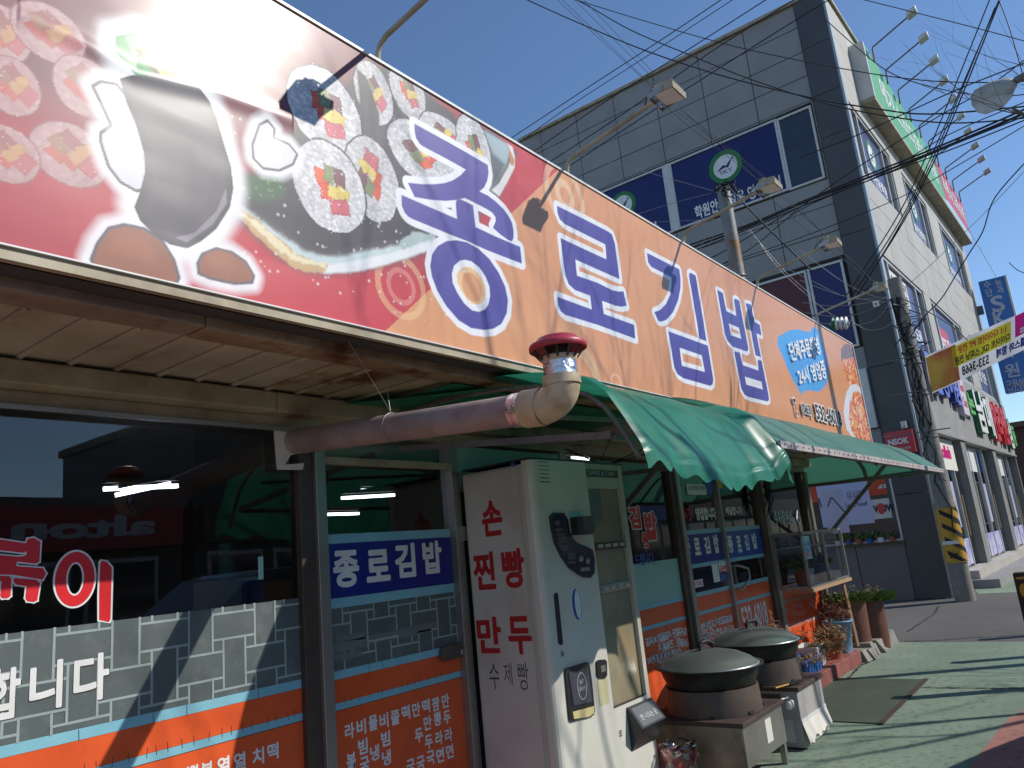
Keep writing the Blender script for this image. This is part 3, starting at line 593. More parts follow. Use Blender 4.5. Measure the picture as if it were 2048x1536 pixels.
# plate and food
dark = (.035, .03, .034)
fill([(1.35,2.705),(1.375,2.859),(1.601,2.966),(1.766,3.197),(2.112,3.535),(2.312,3.677),(2.57,3.569),(2.861,3.659),(3.057,3.598),(2.868,3.286),(2.667,3.106),(2.344,2.847),(2.045,2.699),(1.882,2.632),(1.733,2.584),(1.638,2.572),(1.536,2.592),(1.447,2.646)], (.10, .075, .08), soft=.05)
fill([(1.37,2.745),(1.419,2.739),(1.552,2.688),(1.642,2.655),(1.737,2.657),(1.887,2.709),(2.095,2.799),(2.354,2.936),(2.348,2.876),(2.305,2.836),(2.045,2.706),(1.882,2.635),(1.734,2.59),(1.626,2.592),(1.538,2.632),(1.453,2.676),(1.372,2.712)], (.50, .60, .60), soft=.02, wob=.01)
fill([(1.361,2.726),(1.396,2.736),(1.448,2.717),(1.502,2.687),(1.557,2.658),(1.614,2.633),(1.68,2.621),(1.786,2.63),(1.781,2.607),(1.665,2.575),(1.586,2.579),(1.524,2.608),(1.464,2.645),(1.406,2.679),(1.367,2.705)], (.55, .36, .16), soft=.008, wob=.012, wsc=30)
fill([(1.384,2.727),(1.448,2.708),(1.557,2.649),(1.614,2.624),(1.736,2.626),(1.735,2.611),(1.6,2.603),(1.525,2.628),(1.447,2.68),(1.384,2.713)], (.75, .66, .42), soft=.008, wob=.012, wsc=50)
fill([(1.75,2.627),(1.885,2.677),(2.049,2.749),(2.319,2.882),(2.305,2.836),(2.045,2.702),(1.882,2.633),(1.727,2.587)], (.72, .74, .74), soft=.012)
fill([(1.373,2.796),(1.378,2.855),(1.614,2.959),(1.761,3.103),(2.2,3.501),(2.384,2.945),(2.187,2.852),(1.888,2.728),(1.781,2.68),(1.696,2.664),(1.603,2.679),(1.515,2.711),(1.443,2.735)], dark, soft=.04)
fill([(2.767,3.622),(2.978,3.624),(3,3.591),(2.958,3.493),(2.795,3.289),(2.832,3.38),(2.829,3.532),(2.794,3.593)], (.34, .44, .46), soft=.02)
fill([(2.809,3.568),(2.852,3.515),(2.944,3.488),(2.892,3.398),(2.801,3.292),(2.822,3.398)], (.09, .11, .11), soft=.03)
fill([(2.979,3.626),(3.026,3.624),(3.039,3.569),(3.029,3.506),(2.942,3.384),(2.862,3.28),(2.801,3.292),(2.874,3.36),(2.971,3.489),(3.008,3.558),(3,3.591)], (.72, .70, .66), soft=.01)
fill([(2.989,3.605),(3.012,3.577),(3.027,3.547),(3.014,3.505),(2.988,3.514),(2.989,3.559)], (.55, .22, .06), soft=.008, wob=.008)
fill([(1.38,2.793),(1.387,2.852),(1.453,2.888),(1.548,2.928),(1.621,2.967),(1.612,2.897),(1.544,2.826),(1.45,2.783)], (.03, .09, .03), soft=.03)
g_ = np.nonzero((PX > 1.35) & (PX < 1.75) & (PZ > 2.8) & (PZ < 3.1))[0]
d_, v_ = worley(PX[g_], PZ[g_], 70, 9); s_ = sdf([[(1.38,2.793),(1.387,2.852),(1.453,2.888),(1.548,2.928),(1.621,2.967),(1.612,2.897),(1.544,2.826),(1.45,2.783)]], PX[g_], PZ[g_]); paint(g_, np.where((v_ > .62) & (d_ < .4) & (s_ < -.01), .7, 0), (.12, .34, .08))
FILLS = [(-.20, .12, .17, .20, .1, (.72, .09, .02)), (-.08, -.12, .18, .17, .2, (.66, .07, .02)), (.02, .26, .19, .19, 0, (.20, .24, .09)), (.26, .22, .15, .22, .1, (.18, .05, .06)),
         (.12, -.10, .19, .14, -.1, (.72, .55, .12)), (.34, -.06, .16, .13, -.2, (.74, .56, .10)), (.22, -.38, .26, .17, .25, (.58, .10, .13))]
def roll(q, seed=0, tint=None, ta=0, rot=0, sq=1.0, fc=1.0, dim=1.0):
    """q: px-derived points [left,right,top,bottom] on the sign plane"""
    cx = (q[0][0]+q[1][0])/2; cz = (q[2][1]+q[3][1])/2; rx = abs(q[1][0]-q[0][0])/2; rz = abs(q[2][1]-q[3][1])/2
    b = np.nonzero((abs(PX-cx) < rx*1.1) & (abs(PZ-cz) < rz*1.1))[0]; x, z = PX[b], PZ[b]; u = (x-cx)/rx; v = (z-cz)/rz
    r = np.hypot(u, v)+(fbm(x, z, 14, seed)-.5)*.10; col = np.zeros((len(b), 3)); col[:] = dark
    d_, w_ = worley(x, z, 62, seed); rice = np.array((.72, .70, .70))*(.70+.34*w_-.34*np.clip(d_-.35, 0, 1))[:, None]
    rice *= (.82+.3*fbm(x, z, 9, seed+3))[:, None]; m_ = r < .94; col[m_] = rice[m_]
    cr, sr = math.cos(rot), math.sin(rot); uu = u*cr+v*sr+(fbm(x, z, 40, seed+5)-.5)*.10; vv = -u*sr+v*cr+(fbm(x, z, 40, seed+8)-.5)*.10
    for (fx, fz, fw, fh, fa, fcx) in FILLS:
        ca, sa = math.cos(fa), math.sin(fa); a_ = (uu*fc-fx)*ca+(vv*fc-fz)*sa; b_ = -(uu*fc-fx)*sa+(vv*fc-fz)*ca; m_ = (abs(a_) < fw) & (abs(b_) < fh) & (r < .9)
        sh_ = .8+.45*fbm(x, z, 30, seed+11)
        col[m_] = (np.array(fcx)*sh_[:, None])[m_]; e_ = m_ & ((abs(a_) > fw*.86) | (abs(b_) > fh*.84)); col[e_] *= .72
    sp = (d_ < .13) & (w_ > .8); col[sp] = (.9, .9, .9); col *= dim
    if tint is not None: col = col*(1-ta)+np.array(tint)*ta
    paint(b, np.clip((1-r)/.03, 0, 1), 0); RGB[b] = RGB[b]+col*np.clip((1-r)/.03, 0, 1)[:, None]
def cyl(q, off, sh_=.5):
    pass
# dark seaweed flanks behind the rolls
fill([(1.931,3.504),(2.158,3.681),(2.339,3.635),(2.56,3.614),(2.638,3.47),(2.189,3.135),(1.904,2.961),(1.589,2.79),(1.527,3.026)], dark, soft=.02)
GLARE_TINT = (.40, .15, .14)  # reddish wash puts the glare veil into the colour of the left rolls
b_ = np.nonzero((PX < 1.35) & (PZ > 2.75))[0]; paint(b_, np.clip((1.3-PX[b_])/.3, 0, 1)*np.clip((PZ[b_]-2.75)/.2, 0, 1)*.75*(.5+.5*fbm(PX[b_], PZ[b_], 4, 8)), (.10, .045, .055))
for q, k in (([(0.602,2.954),(0.628,2.968),(0.678,3.106),(0.691,2.803)], 1), ([(0.689,2.855),(0.709,3.055),(0.745,3.171),(0.791,3.01)], 2), ([(0.778,2.817),(0.856,2.978),(0.854,3.049),(0.859,2.859)], 3), ([(0.629,2.962),(0.689,2.867),(0.703,2.971),(0.711,2.787)], 4), ([(0.734,2.798),(0.811,2.721),(0.849,2.823),(0.855,2.629)], 5), ([(0.602,2.954),(0.67,2.666),(0.666,2.745),(0.674,2.566)], 6)):
    pass
for q, k in (([(0.585,3.022),(0.731,3.073),(0.659,3.114),(0.667,2.928)], 11), ([(0.671,3.04),(0.879,3.128),(0.754,3.183),(0.761,2.995)], 12), ([(0.616,2.844),(0.764,2.915),(0.694,2.966),(0.701,2.783)], 13), ([(0.784,2.925),(0.966,3.059),(0.87,3.064),(0.875,2.859)], 14), ([(0.734,2.691),(0.948,2.775),(0.839,2.828),(0.845,2.626)], 15), ([(0.592,2.646),(0.77,2.693),(0.684,2.752),(0.692,2.583)], 16)):
    roll(q, k, GLARE_TINT, .70, rot=.8, fc=.75)
roll([(2.128,3.552),(2.367,3.648),(2.253,3.729),(2.228,3.451)], 21, rot=.2, dim=.8); roll([(1.918,3.436),(2.149,3.513),(2.04,3.637),(2.017,3.32)], 22, rot=.6, dim=.85)
roll([(2.296,3.415),(2.657,3.522),(2.464,3.572),(2.438,3.34)], 23, rot=1.2, dim=.9); roll([(2.551,3.435),(2.833,3.475),(2.714,3.682),(2.656,3.233)], 24, rot=.3)
fill([(1.944,3.556),(1.997,3.544),(2.059,3.393),(2.049,3.265),(1.967,3.128),(1.942,3.266),(1.952,3.422)], dark, soft=.01); 
roll([(2.085,3.249),(2.545,3.39),(2.301,3.462),(2.269,3.14)], 25, rot=2.2, dim=.95); roll([(1.579,3.304),(1.961,3.426),(1.754,3.476),(1.734,3.088)], 26)
roll([(1.841,3.009),(2.146,3.081),(2.013,3.265),(1.983,2.862)], 27, rot=2.6, dim=.9); roll([(1.589,2.899),(1.96,3.009),(1.777,3.151),(1.756,2.756)], 28)
fill([(2.124,2.828),(2.216,2.899),(2.349,2.911),(2.262,2.859),(2.159,2.801),(2.121,2.798)], (.38, .47, .46), soft=.01, wob=.01)
# white sparkle dots
rr = np.random.RandomState(4)
for k in range(150):
    cx = rr.uniform(1.3, 2.6); cz = rr.uniform(2.5, 3.1); r_ = rr.uniform(.0025, .007)
    b = np.nonzero((abs(PX-cx) < r_*2) & (abs(PZ-cz) < r_*2))[0]
    if len(b): paint(b, np.clip(1.3-np.hypot(PX[b]-cx, PZ[b]-cz)/r_, 0, 1)*.75, (.85, .85, .85))
# standing gimbap roll with white halo
body = [(0.975,3.037),(1.013,3.066),(1.088,3.099),(1.153,3.123),(1.228,3.13),(1.273,3.093),(1.298,3.044),(1.326,2.953),(1.35,2.882),(1.358,2.804),(1.344,2.728),(1.293,2.635),(1.238,2.575),(1.192,2.539),(1.135,2.536),(1.085,2.554),(1.043,2.586),(1.025,2.625),(1.042,2.682),(1.056,2.752),(1.053,2.816),(1.028,2.899),(0.997,2.966)]
veg1 = [(0.958,3.178),(1.036,3.232),(1.046,3.191),(1.088,3.102),(1.026,3.067),(0.959,3.12)]; veg2 = [(1.018,3.162),(1.061,3.199),(1.113,3.219),(1.161,3.117),(1.088,3.095)]
for g, a_ in ((.06, .35), (.045, .6), (.03, .95)):
    for L in (body, veg1, veg2): fill([L], (.82, .82, .82), grow=g, soft=.03, alpha=a_)
fill([veg1], (.05, .28, .08), soft=.003); fill([(0.988,3.191),(1.031,3.22),(1.04,3.184),(1.019,3.127)], (.22, .50, .24)); fill([veg2], (.72, .66, .16)); fill([(1.018,3.162),(1.049,3.185),(1.107,3.105),(1.088,3.095)], (.12, .11, .06))
fill([body], (.05, .045, .05)); fill([body], (.085, .075, .085), grow=-.018, soft=.03)
fill([(1.153,2.564),(1.218,2.6),(1.294,2.698),(1.331,2.795),(1.333,2.739),(1.279,2.645),(1.192,2.559)], (.24, .21, .24), soft=.004)
for L, c_ in (([(0.899,2.974),(0.921,3),(0.967,3.013),(1.015,2.968),(1.035,2.902),(1.071,2.877),(1.102,2.822),(1.105,2.77),(1.078,2.704),(1.03,2.681),(0.984,2.693),(0.949,2.731),(0.925,2.804),(0.925,2.83),(0.955,2.868),(0.934,2.911)], (.62, .62, .64)), ([(1.436,2.997),(1.466,3.087),(1.499,3.117),(1.527,3.097),(1.522,3.059),(1.589,3.059),(1.623,3.032),(1.603,2.985),(1.543,2.938),(1.477,2.922),(1.439,2.945)], (.66, .66, .67)), ([(0.907,2.425),(0.922,2.477),(0.953,2.534),(0.997,2.559),(1.055,2.564),(1.11,2.542),(1.147,2.488),(1.163,2.434),(1.153,2.41),(1.069,2.405),(0.978,2.411),(0.913,2.409)], (.28, .09, .04)), ([(1.227,2.496),(1.244,2.533),(1.292,2.565),(1.348,2.568),(1.399,2.547),(1.428,2.505),(1.42,2.479),(1.354,2.46),(1.27,2.457),(1.23,2.464)], (.28, .09, .04))):
    fill([L], (.80, .80, .80), grow=.035, soft=.03, alpha=.9); fill([L], (.10, .09, .10), grow=.006); fill([L], c_, grow=-.004); m_ = (sum(p[0] for p in L)/len(L), sum(p[1] for p in L)/len(L))
    fill([[(m_[0]+(p[0]-m_[0])*.55-.01, m_[1]+(p[1]-m_[1])*.5+.02) for p in L]], tuple(min(1, v*1.25) for v in c_), soft=.03, alpha=.7)
fill([body], (.05, .045, .05)); fill([body], (.085, .075, .085), grow=-.018, soft=.03)
fill([(1.153,2.564),(1.218,2.6),(1.294,2.698),(1.331,2.795),(1.333,2.739),(1.279,2.645),(1.192,2.559)], (.24, .21, .24), soft=.004)
# bowls of spicy food at the far end
def food(L, cols, seed):
    b = np.nonzero((PX > 9.0))[0]; d = sdf([L], PX[b], PZ[b]); dd, ww = worley(PX[b]*1.0, PZ[b], 32, seed); c = np.array(cols)[(ww*len(cols)).astype(int).clip(0, len(cols)-1)]*(.75+.5*fbm(PX[b], PZ[b], 30, seed))[:, None]
    a_ = np.clip(.5-d/.004, 0, 1)[:, None]; RGB[b] = RGB[b]*(1-a_)+c*a_
RC = [(.60, .10, .03), (.72, .22, .06), (.50, .05, .02), (.80, .55, .30), (.66, .14, .05), (.75, .35, .10)]
food([(9.286,3.496),(9.5,3.591),(9.753,3.639),(9.902,3.594),(10.03,3.449),(10.1,3.295),(10.13,3.148),(9.459,3.057),(9.244,3.113),(9.216,3.308)], RC, 5)
fill([(9.286,3.496),(9.5,3.591),(9.753,3.639),(9.917,3.584),(9.973,3.504),(9.356,3.388),(9.189,3.34)], (.10, .09, .10), soft=.02, alpha=.85)
fill([(8.805,2.694),(8.969,2.842),(9.136,2.962),(9.384,3.072),(9.639,3.12),(9.905,3.109),(10.08,3.03),(10.15,2.876),(10.08,2.43),(8.999,2.434),(8.811,2.509)], (.66, .68, .72))
food([(8.997,2.655),(9.164,2.828),(9.459,2.998),(9.722,3.052),(9.944,2.979),(10.07,2.831),(10.22,2.598),(10.1,2.425),(9.125,2.436),(8.981,2.521)], RC, 8)
# blue splash
fill([(6.994,3.254),(7.332,3.372),(7.602,3.436),(7.869,3.469),(8.004,3.48),(8.138,3.51),(8.229,3.577),(8.276,3.569),(8.377,3.593),(8.445,3.561),(8.451,3.485),(8.525,3.419),(8.567,3.326),(8.573,3.25),(8.555,3.137),(8.383,2.985),(8.232,2.914),(8.016,2.842),(7.645,2.815),(7.475,2.786),(7.404,2.74),(7.349,2.772),(7.31,2.806),(7.227,2.862),(7.112,2.961),(7.066,3.03),(7.016,3.088),(6.979,3.12),(6.943,3.18)], (.06, .34, .72), soft=.006, wob=.006)
# big letters
LET = [
 [[(2.275,3.435),(2.473,3.434),(2.641,3.432),(2.789,3.427),(2.789,3.386),(2.771,3.337),(2.74,3.29),(2.693,3.248),(2.765,3.249),(2.824,3.238),(2.884,3.216),(2.924,3.186),(2.946,3.158),(2.949,3.122)]+[(2.949,3.106),(2.941,3.075),(2.925,3.056),(2.899,3.054),(2.841,3.065),(2.784,3.084)]+[(2.811,3.126),(2.812,3.151),(2.79,3.169),(2.742,3.175),(2.637,3.178),(2.583,3.18),(2.522,3.149),(2.438,3.116),(2.332,3.086),(2.237,3.067),(2.204,3.118),(2.288,3.141),(2.371,3.17),(2.447,3.203),(2.505,3.237),(2.565,3.284),(2.617,3.338),(2.463,3.343),(2.318,3.345),(2.299,3.349),(2.278,3.368),(2.273,3.397)]],
 [[(2.158,3.044),(2.328,3.043),(2.512,3.043),(2.514,3.125),(2.521,3.141),(2.538,3.152),(2.561,3.156),(2.637,3.155),(2.639,3.043)]+[(2.795,3.038),(2.992,3.039),(2.99,2.952),(2.715,2.949),(2.562,2.955),(2.465,2.953),(2.208,2.956),(2.187,2.96),(2.17,2.971)]+[(2.156,2.996)]],
 [[(2.492,2.932),(2.567,2.943),(2.647,2.933),(2.722,2.903),(2.788,2.847),(2.827,2.788),(2.84,2.723),(2.82,2.651),(2.77,2.588),(2.705,2.552),(2.632,2.533),(2.544,2.527),(2.464,2.547),(2.389,2.598),(2.34,2.656),(2.313,2.714),(2.307,2.761),(2.324,2.819),(2.363,2.867),(2.424,2.908)], [(2.505,2.842),(2.543,2.855),(2.587,2.859),(2.642,2.842),(2.682,2.808),(2.708,2.761),(2.707,2.712),(2.688,2.664),(2.658,2.632),(2.611,2.611),(2.561,2.608),(2.509,2.631),(2.467,2.672),(2.44,2.716),(2.44,2.762),(2.459,2.804)]],
 [[(3.405,3.403),(3.681,3.409),(3.958,3.411),(4.007,3.404),(4.031,3.348),(4.032,3.118),(3.53,3.118),(3.526,3.013),(3.757,3.023),(3.924,3.015),(4.001,3.024),(4.063,3.039),(4.077,2.954),(4.017,2.934),(3.938,2.924),(3.778,2.922),(3.777,2.835),(4.141,2.836),(4.135,2.749),(3.695,2.756),(3.35,2.748),(3.312,2.761),(3.295,2.787),(3.297,2.835),(3.65,2.835),(3.651,2.925),(3.489,2.923),(3.43,2.943),(3.408,2.987),(3.404,3.048),(3.403,3.206),(3.903,3.209),(3.91,3.315),(3.463,3.314),(3.418,3.328),(3.401,3.36)]],
 [[(4.47,3.403),(4.956,3.408),(4.954,3.346),(4.927,3.264),(4.856,3.156),(4.741,3.042),(4.615,2.962),(4.525,2.933),(4.494,2.935),(4.457,2.981),(4.55,3.016),(4.652,3.08),(4.737,3.163),(4.783,3.239),(4.807,3.315),(4.504,3.317),(4.467,3.34)]],
 [[(5.121,3.391),(5.129,3.415),(5.159,3.431),(5.246,3.43),(5.256,2.92),(5.137,2.918)]],
 [[(4.627,2.879),(5.266,2.882),(5.27,2.627),(5.246,2.591),(5.2,2.573),(4.76,2.575),(4.68,2.591),(4.643,2.632)], [(4.763,2.792),(5.135,2.792),(5.14,2.663),(4.762,2.658)]],
 [[(5.653,3.407),(5.764,3.408),(5.771,3.256),(5.986,3.254),(6.001,3.402),(6.041,3.419),(6.116,3.417),(6.134,3.021),(6.123,2.986),(6.074,2.969),(5.776,2.963),(5.688,2.994),(5.652,3.043)], [(5.776,3.157),(5.999,3.161),(6.009,3.061),(5.779,3.053)]],
 [[(6.277,3.43),(6.399,3.442),(6.407,3.286),(6.54,3.283),(6.536,3.188),(6.41,3.188),(6.415,2.973),(6.287,2.968)]],
 [[(5.792,2.92),(5.912,2.929),(5.926,2.825),(6.296,2.83),(6.311,2.918),(6.349,2.933),(6.415,2.933),(6.434,2.637),(6.42,2.592),(6.364,2.575),(5.933,2.569),(5.855,2.578),(5.804,2.622),(5.804,2.703)], [(5.923,2.735),(6.317,2.741),(6.316,2.667),(5.927,2.664)]]]
for L in LET: fill(L, (.78, .78, .80), grow=.036, soft=.005)
for L in LET: fill(L, (.062, .048, .29), grow=.003, soft=.004)
ringc = [(2.576,2.726)][0]
# faint vertical streaks of dust
RGB *= (1-.10*fbm(PX*6, PZ*.6, 5, 31))[:, None]*1.03; RGB = np.clip(RGB, 0, 1)
me = bpy.data.meshes.new('sign_face'); nr, nc = sh; idx = np.arange(nr*nc).reshape(nr, nc)
F4 = np.stack([idx[:-1, :-1], idx[:-1, 1:], idx[1:, 1:], idx[1:, :-1]], -1).reshape(-1, 4)
edge = np.clip((PZ-zb)*6, 0, 1)*np.clip((zt-PZ)*6, 0, 1)
wv = .003*edge*np.sin(PX*2.1+PZ*3)+.005*edge*(fbm(PX*.5, PZ, 3, 77)-.5)
cr_ = [(0.697,3.111),(0.852,3.107),(1.025,3.082),(1.292,3.139),(1.61,3.165)]; xsC = [p[0] for p in cr_]; zsC = [p[1] for p in cr_]
cz_ = np.interp(PX, xsC, zsC); wv += .0035*edge*np.exp(-((PZ-cz_)/.03)**2)*((PX > xsC[0]) & (PX < xsC[-1]))
me.vertices.add(nr*nc); co = np.stack([PX, 2.1-wv, PZ], -1).astype(np.float32); me.vertices.foreach_set('co', co.ravel())
me.loops.add(F4.size); me.loops.foreach_set('vertex_index', F4.ravel().astype(np.int32)); me.polygons.add(len(F4))
me.polygons.foreach_set('loop_start', np.arange(0, F4.size, 4, dtype=np.int32)); me.polygons.foreach_set('loop_total', np.full(len(F4), 4, dtype=np.int32)); me.update(calc_edges=True)
ca = me.color_attributes.new('print', 'FLOAT_COLOR', 'POINT'); ca.data.foreach_set('color', np.concatenate([RGB, np.ones((len(RGB), 1))], 1).astype(np.float32).ravel())
me.polygons.foreach_set('use_smooth', np.ones(len(F4), bool))
sm = bpy.data.materials.new('printed_flex'); sm.use_nodes = True; n = sm.node_tree; P = n.nodes['Principled BSDF']; at = n.nodes.new('ShaderNodeAttribute'); at.attribute_name = 'print'
n.links.new(at.outputs['Color'], P.inputs['Base Color']); P.inputs['Roughness'].default_value = .5; P.inputs['Specular IOR Level'].default_value = .4
P.inputs['Coat Weight'].default_value = .42; P.inputs['Coat Roughness'].default_value = .19
me.materials.append(sm); fo = bpy.data.objects.new('sign_face', me); COL.objects.link(fo); fo.parent = sign; fo.matrix_parent_inverse = Matrix.Translation(-sign.location)
MB().box((x0s, 2.085, zb-.006), (x1s+.01, 2.10, zb-.001)).build('bottom_trim', M['white'], sign)
MB().box((x0s, 2.095, zb-.04), (x1s+.01, 2.13, zb-.0065)).build('bottom_frame', M['cream'], sign)
MB().box((x0s, 2.092, zt+.001), (x1s+.01, 2.125, zt+.014)).build('top_trim', M['white'], sign)
MB().box((x1s+.001, 2.09, zb), (x1s+.02, 2.125, zt)).build('end_trim', M['white'], sign)
MB().box((x0s, 2.136, zb-.037), (x1s, 2.172, zb-.022)).build('underside', M['cream'], sign)
MB().box((x0s, 2.132, zb+.0), (x1s, 2.42, zt)).build('sign_box', M['cream'], sign)
mb = MB(); mb2 = MB(); mb3 = MB()
text(mb, '단체주문환영', FQ(FS, [(7.2,3.23),(8.297,3.491),(8.306,3.281),(7.242,3.046)]), [(0, 1), (1, 0)], .016, .03, res=44); text(mb, '24시 영업중', FQ(FS, [(7.332,2.991),(8.366,3.236),(8.374,3.027),(7.345,2.827)]), [(0, 1), (1, 0)], .016, .025, res=44)
for s_, r, gw in (('T.', [(7.037,2.668),(7.125,2.511)], .014), ('(063)', [(7.256,2.649),(7.572,2.525)], .014), ('532-6018', [(7.699,2.685),(8.621,2.525)], .014)):
    text(mb2, s_, FS, r, .017, .03); text(mb3, s_, FS, r, .0155, .10, ref=.03)
mb.build('slogan_lettering', M['wvinyl'], sign); mb2.build('phone_lettering', M['ink'], sign); mb3.build('phone_outline', M['wvinyl'], sign)
# ---------------------------------------------------------------- sign lamps
def sign_lamp(x, label):
    t = thing('sign_lamp', (x, 2.12, 3.66), label, 'lamp', 'floodlights on arms above the sign'); T = lambda a, b, c: (x+a, 2.12+b, 3.66+c)
    MB().tube([T(0, 0, -.02), T(0, -.005, .05), T(0, -.02, .085), T(0, -.06, .11), T(0, -.60, .205)], .0125, 10).build('arm', M['cream'], t)
    s_ = Matrix.Rotation(math.radians(4), 3, 'X')
    def H(a, b, c): v = s_ @ Vector((a*.62, b*.72, c*.85)); return T(v.x, v.y-.70, v.z+.205)
    h = MB().box((-.13, -.085, -.012), (.13, .085, .03), H).build('lamp_housing', M['cream'], t)
    for k in range(7): MB().box((-.11+k*.035, -.075, .03), (-.103+k*.035, .075, .055), H).build('cooling_fin', M['cream'], h)
    MB().box((-.118, -.073, -.0145), (.118, .073, -.0125), H).build('lamp_glass', M['alu'], h)
    MB().box((-.05, .03, .056), (.05, .085, .085), H).build('driver_box', M['cream'], h)
    MB().tube([T(0, -.60, .205), T(.0, -.63, .215), H(0, .09, .02)], .018, 8).build('bracket', M['steel'], t)
    mb = MB(); mb.bar(H(-.135, 0, .01), H(-.135, .12, -.02), .006, .03); mb.bar(H(.135, 0, .01), H(.135, .12, -.02), .006, .03); mb.bar(H(-.135, .12, -.02), H(.135, .12, -.02), .006, .03); mb.build('yoke', M['steel'], t)
    mb = MB(); mb.tube([H(-.03, .06, .07), T(-.06, -.66, .26), T(-.03, -.58, .23), T(0, -.55, .2)], .004, 5); mb.build('lamp_cable', M['rubber'], t); return t
for x, lb in ((2.09, 'cream floodlight arm nearest the camera on the sign top above the sushi picture'), (3.585, 'cream floodlight above the start of the orange sign part against the sky'), (5.165, 'cream floodlight on arm in front of the grey building middle window'), (6.705, 'cream floodlight on arm beside the maroon window of the grey building'), (8.48, 'cream floodlight on arm among the tangled cables near the concrete pole')): sign_lamp(x, lb)
# ---------------------------------------------------------------- exhaust pipe
pipe = thing('exhaust_pipe', (2.2, 3.0, 2.13), 'mauve plastic exhaust pipe with ivory elbow, foil tape and pink-red cap', 'pipe')
R_ = .059; e0 = Vector((2.205, 2.98, 2.13)); e1 = Vector((2.20, 1.52, 2.012)); cyr = 1.425; zt_ = 2.025; zz = lambda z: z if z < .13 else .13+(z-.13)*.75
MB().tube([e0+(e0-e1)*.02, e1], R_, 28, False).build('pipe', M['pvc'], pipe)
bend = [(2.2, 1.515-.09*math.sin(i/14*math.pi/2), 2.011+.068*(1-math.cos(i/14*math.pi/2))) for i in range(15)]
MB().tube(bend, .0635, 28, False).build('elbow', M['pvce'], pipe)
MB().tube([(2.2, 1.592, 2.018), (2.2, 1.513, 2.0115)], .069, 28).build('elbow_socket', M['pvce'], pipe)
MB().tube([(2.2, 1.64, 2.022), (2.2, 1.595, 2.018)], .0635, 28, False).build('foil_tape', M['foil'], pipe)
MB().tube([(2.2, cyr, 2.07), (2.2, cyr, 2.104)], .0685, 28).build('riser_socket', M['pvce'], pipe)
MB().tube([(2.2, cyr, 2.10), (2.2, cyr, 2.157)], .060, 28).build('foil_tape', M['foil'], pipe)
MB().lathe([(.058, .125), (.064, zz(.14)), (.066, zz(.155)), (.052, zz(.155))], (2.2, cyr, zt_), 28).build('cowl_collar', M['pvce'], pipe)
MB().tube([(2.2, cyr, zt_+.13), (2.2, cyr, zt_+.20)], .045, 20).build('inner_throat', M['dark_in'], pipe)
MB().lathe([(r, zz(z)) for r, z in [(.0, .262), (.045, .258), (.07, .248), (.078, .236), (.082, .226), (.10, .219), (.104, .210), (.104, .19), (.098, .185), (.0945, .195), (.08, .205), (.0, .21)]], (2.2, cyr, zt_), 40).build('cowl_cap', M['pink'], pipe)
for k in range(12):
    a_ = k/12*2*math.pi; c_, s_ = math.cos(a_), math.sin(a_)
    MB().bar((2.2+.064*c_, cyr+.064*s_, zt_+zz(.14)), (2.2+.098*c_, cyr+.098*s_, zt_+zz(.195)), .007, .004).build('cowl_rib', M['dark_in'] if k % 2 else M['burnt'], pipe)
# wires holding the pipe
pm_ = Vector((2.2, 2.28, 2.135))
hang = thing('pipe_hanger_wire', tuple(pm_), 'thin steel wire tied round the mauve pipe up to the sign underside', 'wire')
mb = MB(); q = [(2.2+.062*math.cos(a_), 2.28, 2.075+.062*math.sin(a_)) for a_ in np.linspace(0, 2*math.pi, 20)]; mb.tube(q, .0018, 5); mb.build('loop', M['steel'], hang)
MB().tube([(2.19, 2.28, 2.14), (1.85, 2.16, 2.40)][::-1], .0016, 5).build('stay', M['steel'], hang); MB().tube([(2.19, 2.28, 2.14), (2.21, 2.33, 2.35)], .0014, 5).build('stay', M['steel'], hang)
# ragged board where pipe enters
part('patched_board', MB().prism([(2.097,2.182),(2.215,2.19),(2.269,2.146),(2.247,2.075),(2.182,2.064),(2.145,2.017),(2.254,2.028),(2.244,1.997),(2.109,1.993),(2.103,2.076)][::-1], FY(2.96), 0, .012), M['paper'])
# ---------------------------------------------------------------- canopy of curved sheet
canopy = thing('canopy', (7.3, 1.45, 2.0), 'curved pale green translucent canopy with screwed edge strip below the sign', 'canopy')
prof = [(2.12, 2.405), (2.02, 2.385), (1.90, 2.345), (1.78, 2.285), (1.66, 2.205), (1.56, 2.115), (1.48, 2.035), (1.45, 2.00)]
mb = MB()
def cp(t):
    t = t*(len(prof)-1); i = min(int(t), len(prof)-2); f = t-i; return (prof[i][0]*(1-f)+prof[i+1][0]*f, prof[i][1]*(1-f)+prof[i+1][1]*f)
xa, xb = 4.45, 10.0
mb.grid(lambda u, v: (xa+(xb-xa)*u, cp(v)[0], cp(v)[1]+.004*math.sin(u*22)*math.sin(v*3)), 60, 20); o = mb.build('canopy_sheet', M['sheet'], canopy)
md = o.modifiers.new('s', 'SOLIDIFY'); md.thickness = .004
MB().box((xa, 1.43, 1.968), (xb, 1.447, 2.012)).build('edge_strip', M['flash'], canopy)
mb = MB()
for k in range(48):
    x = xa+.06+k*.116; s_ = MB().lathe([(.006, 0), (.005, -.004), (0, -.005)], T=lambda a, b, c: (x+a, 1.43+c, 1.99+b), n=6).build('screw', M['rust'], canopy)
mb = MB(); gp = [(-p[0], p[1]) for p in prof]; mb.prism([(-2.99, 2.40), (-2.99, 2.035)]+[(-1.46, 2.035)]+[(-p[0], p[1]-.012) for p in prof[::-1]][:], FX(9.985), -.003, 0); mb.build('end_sheet', M['sheet'], canopy)
MB().bar((9.96, 2.99, 2.02), (9.96, 1.455, 1.99), .03, .04).build('end_rail', M['framegr'], canopy)
MB().bar((xa, 1.475, 1.985), (xb-.02, 1.475, 1.985), .03, .03).build('front_rail', M['framegr'], canopy)
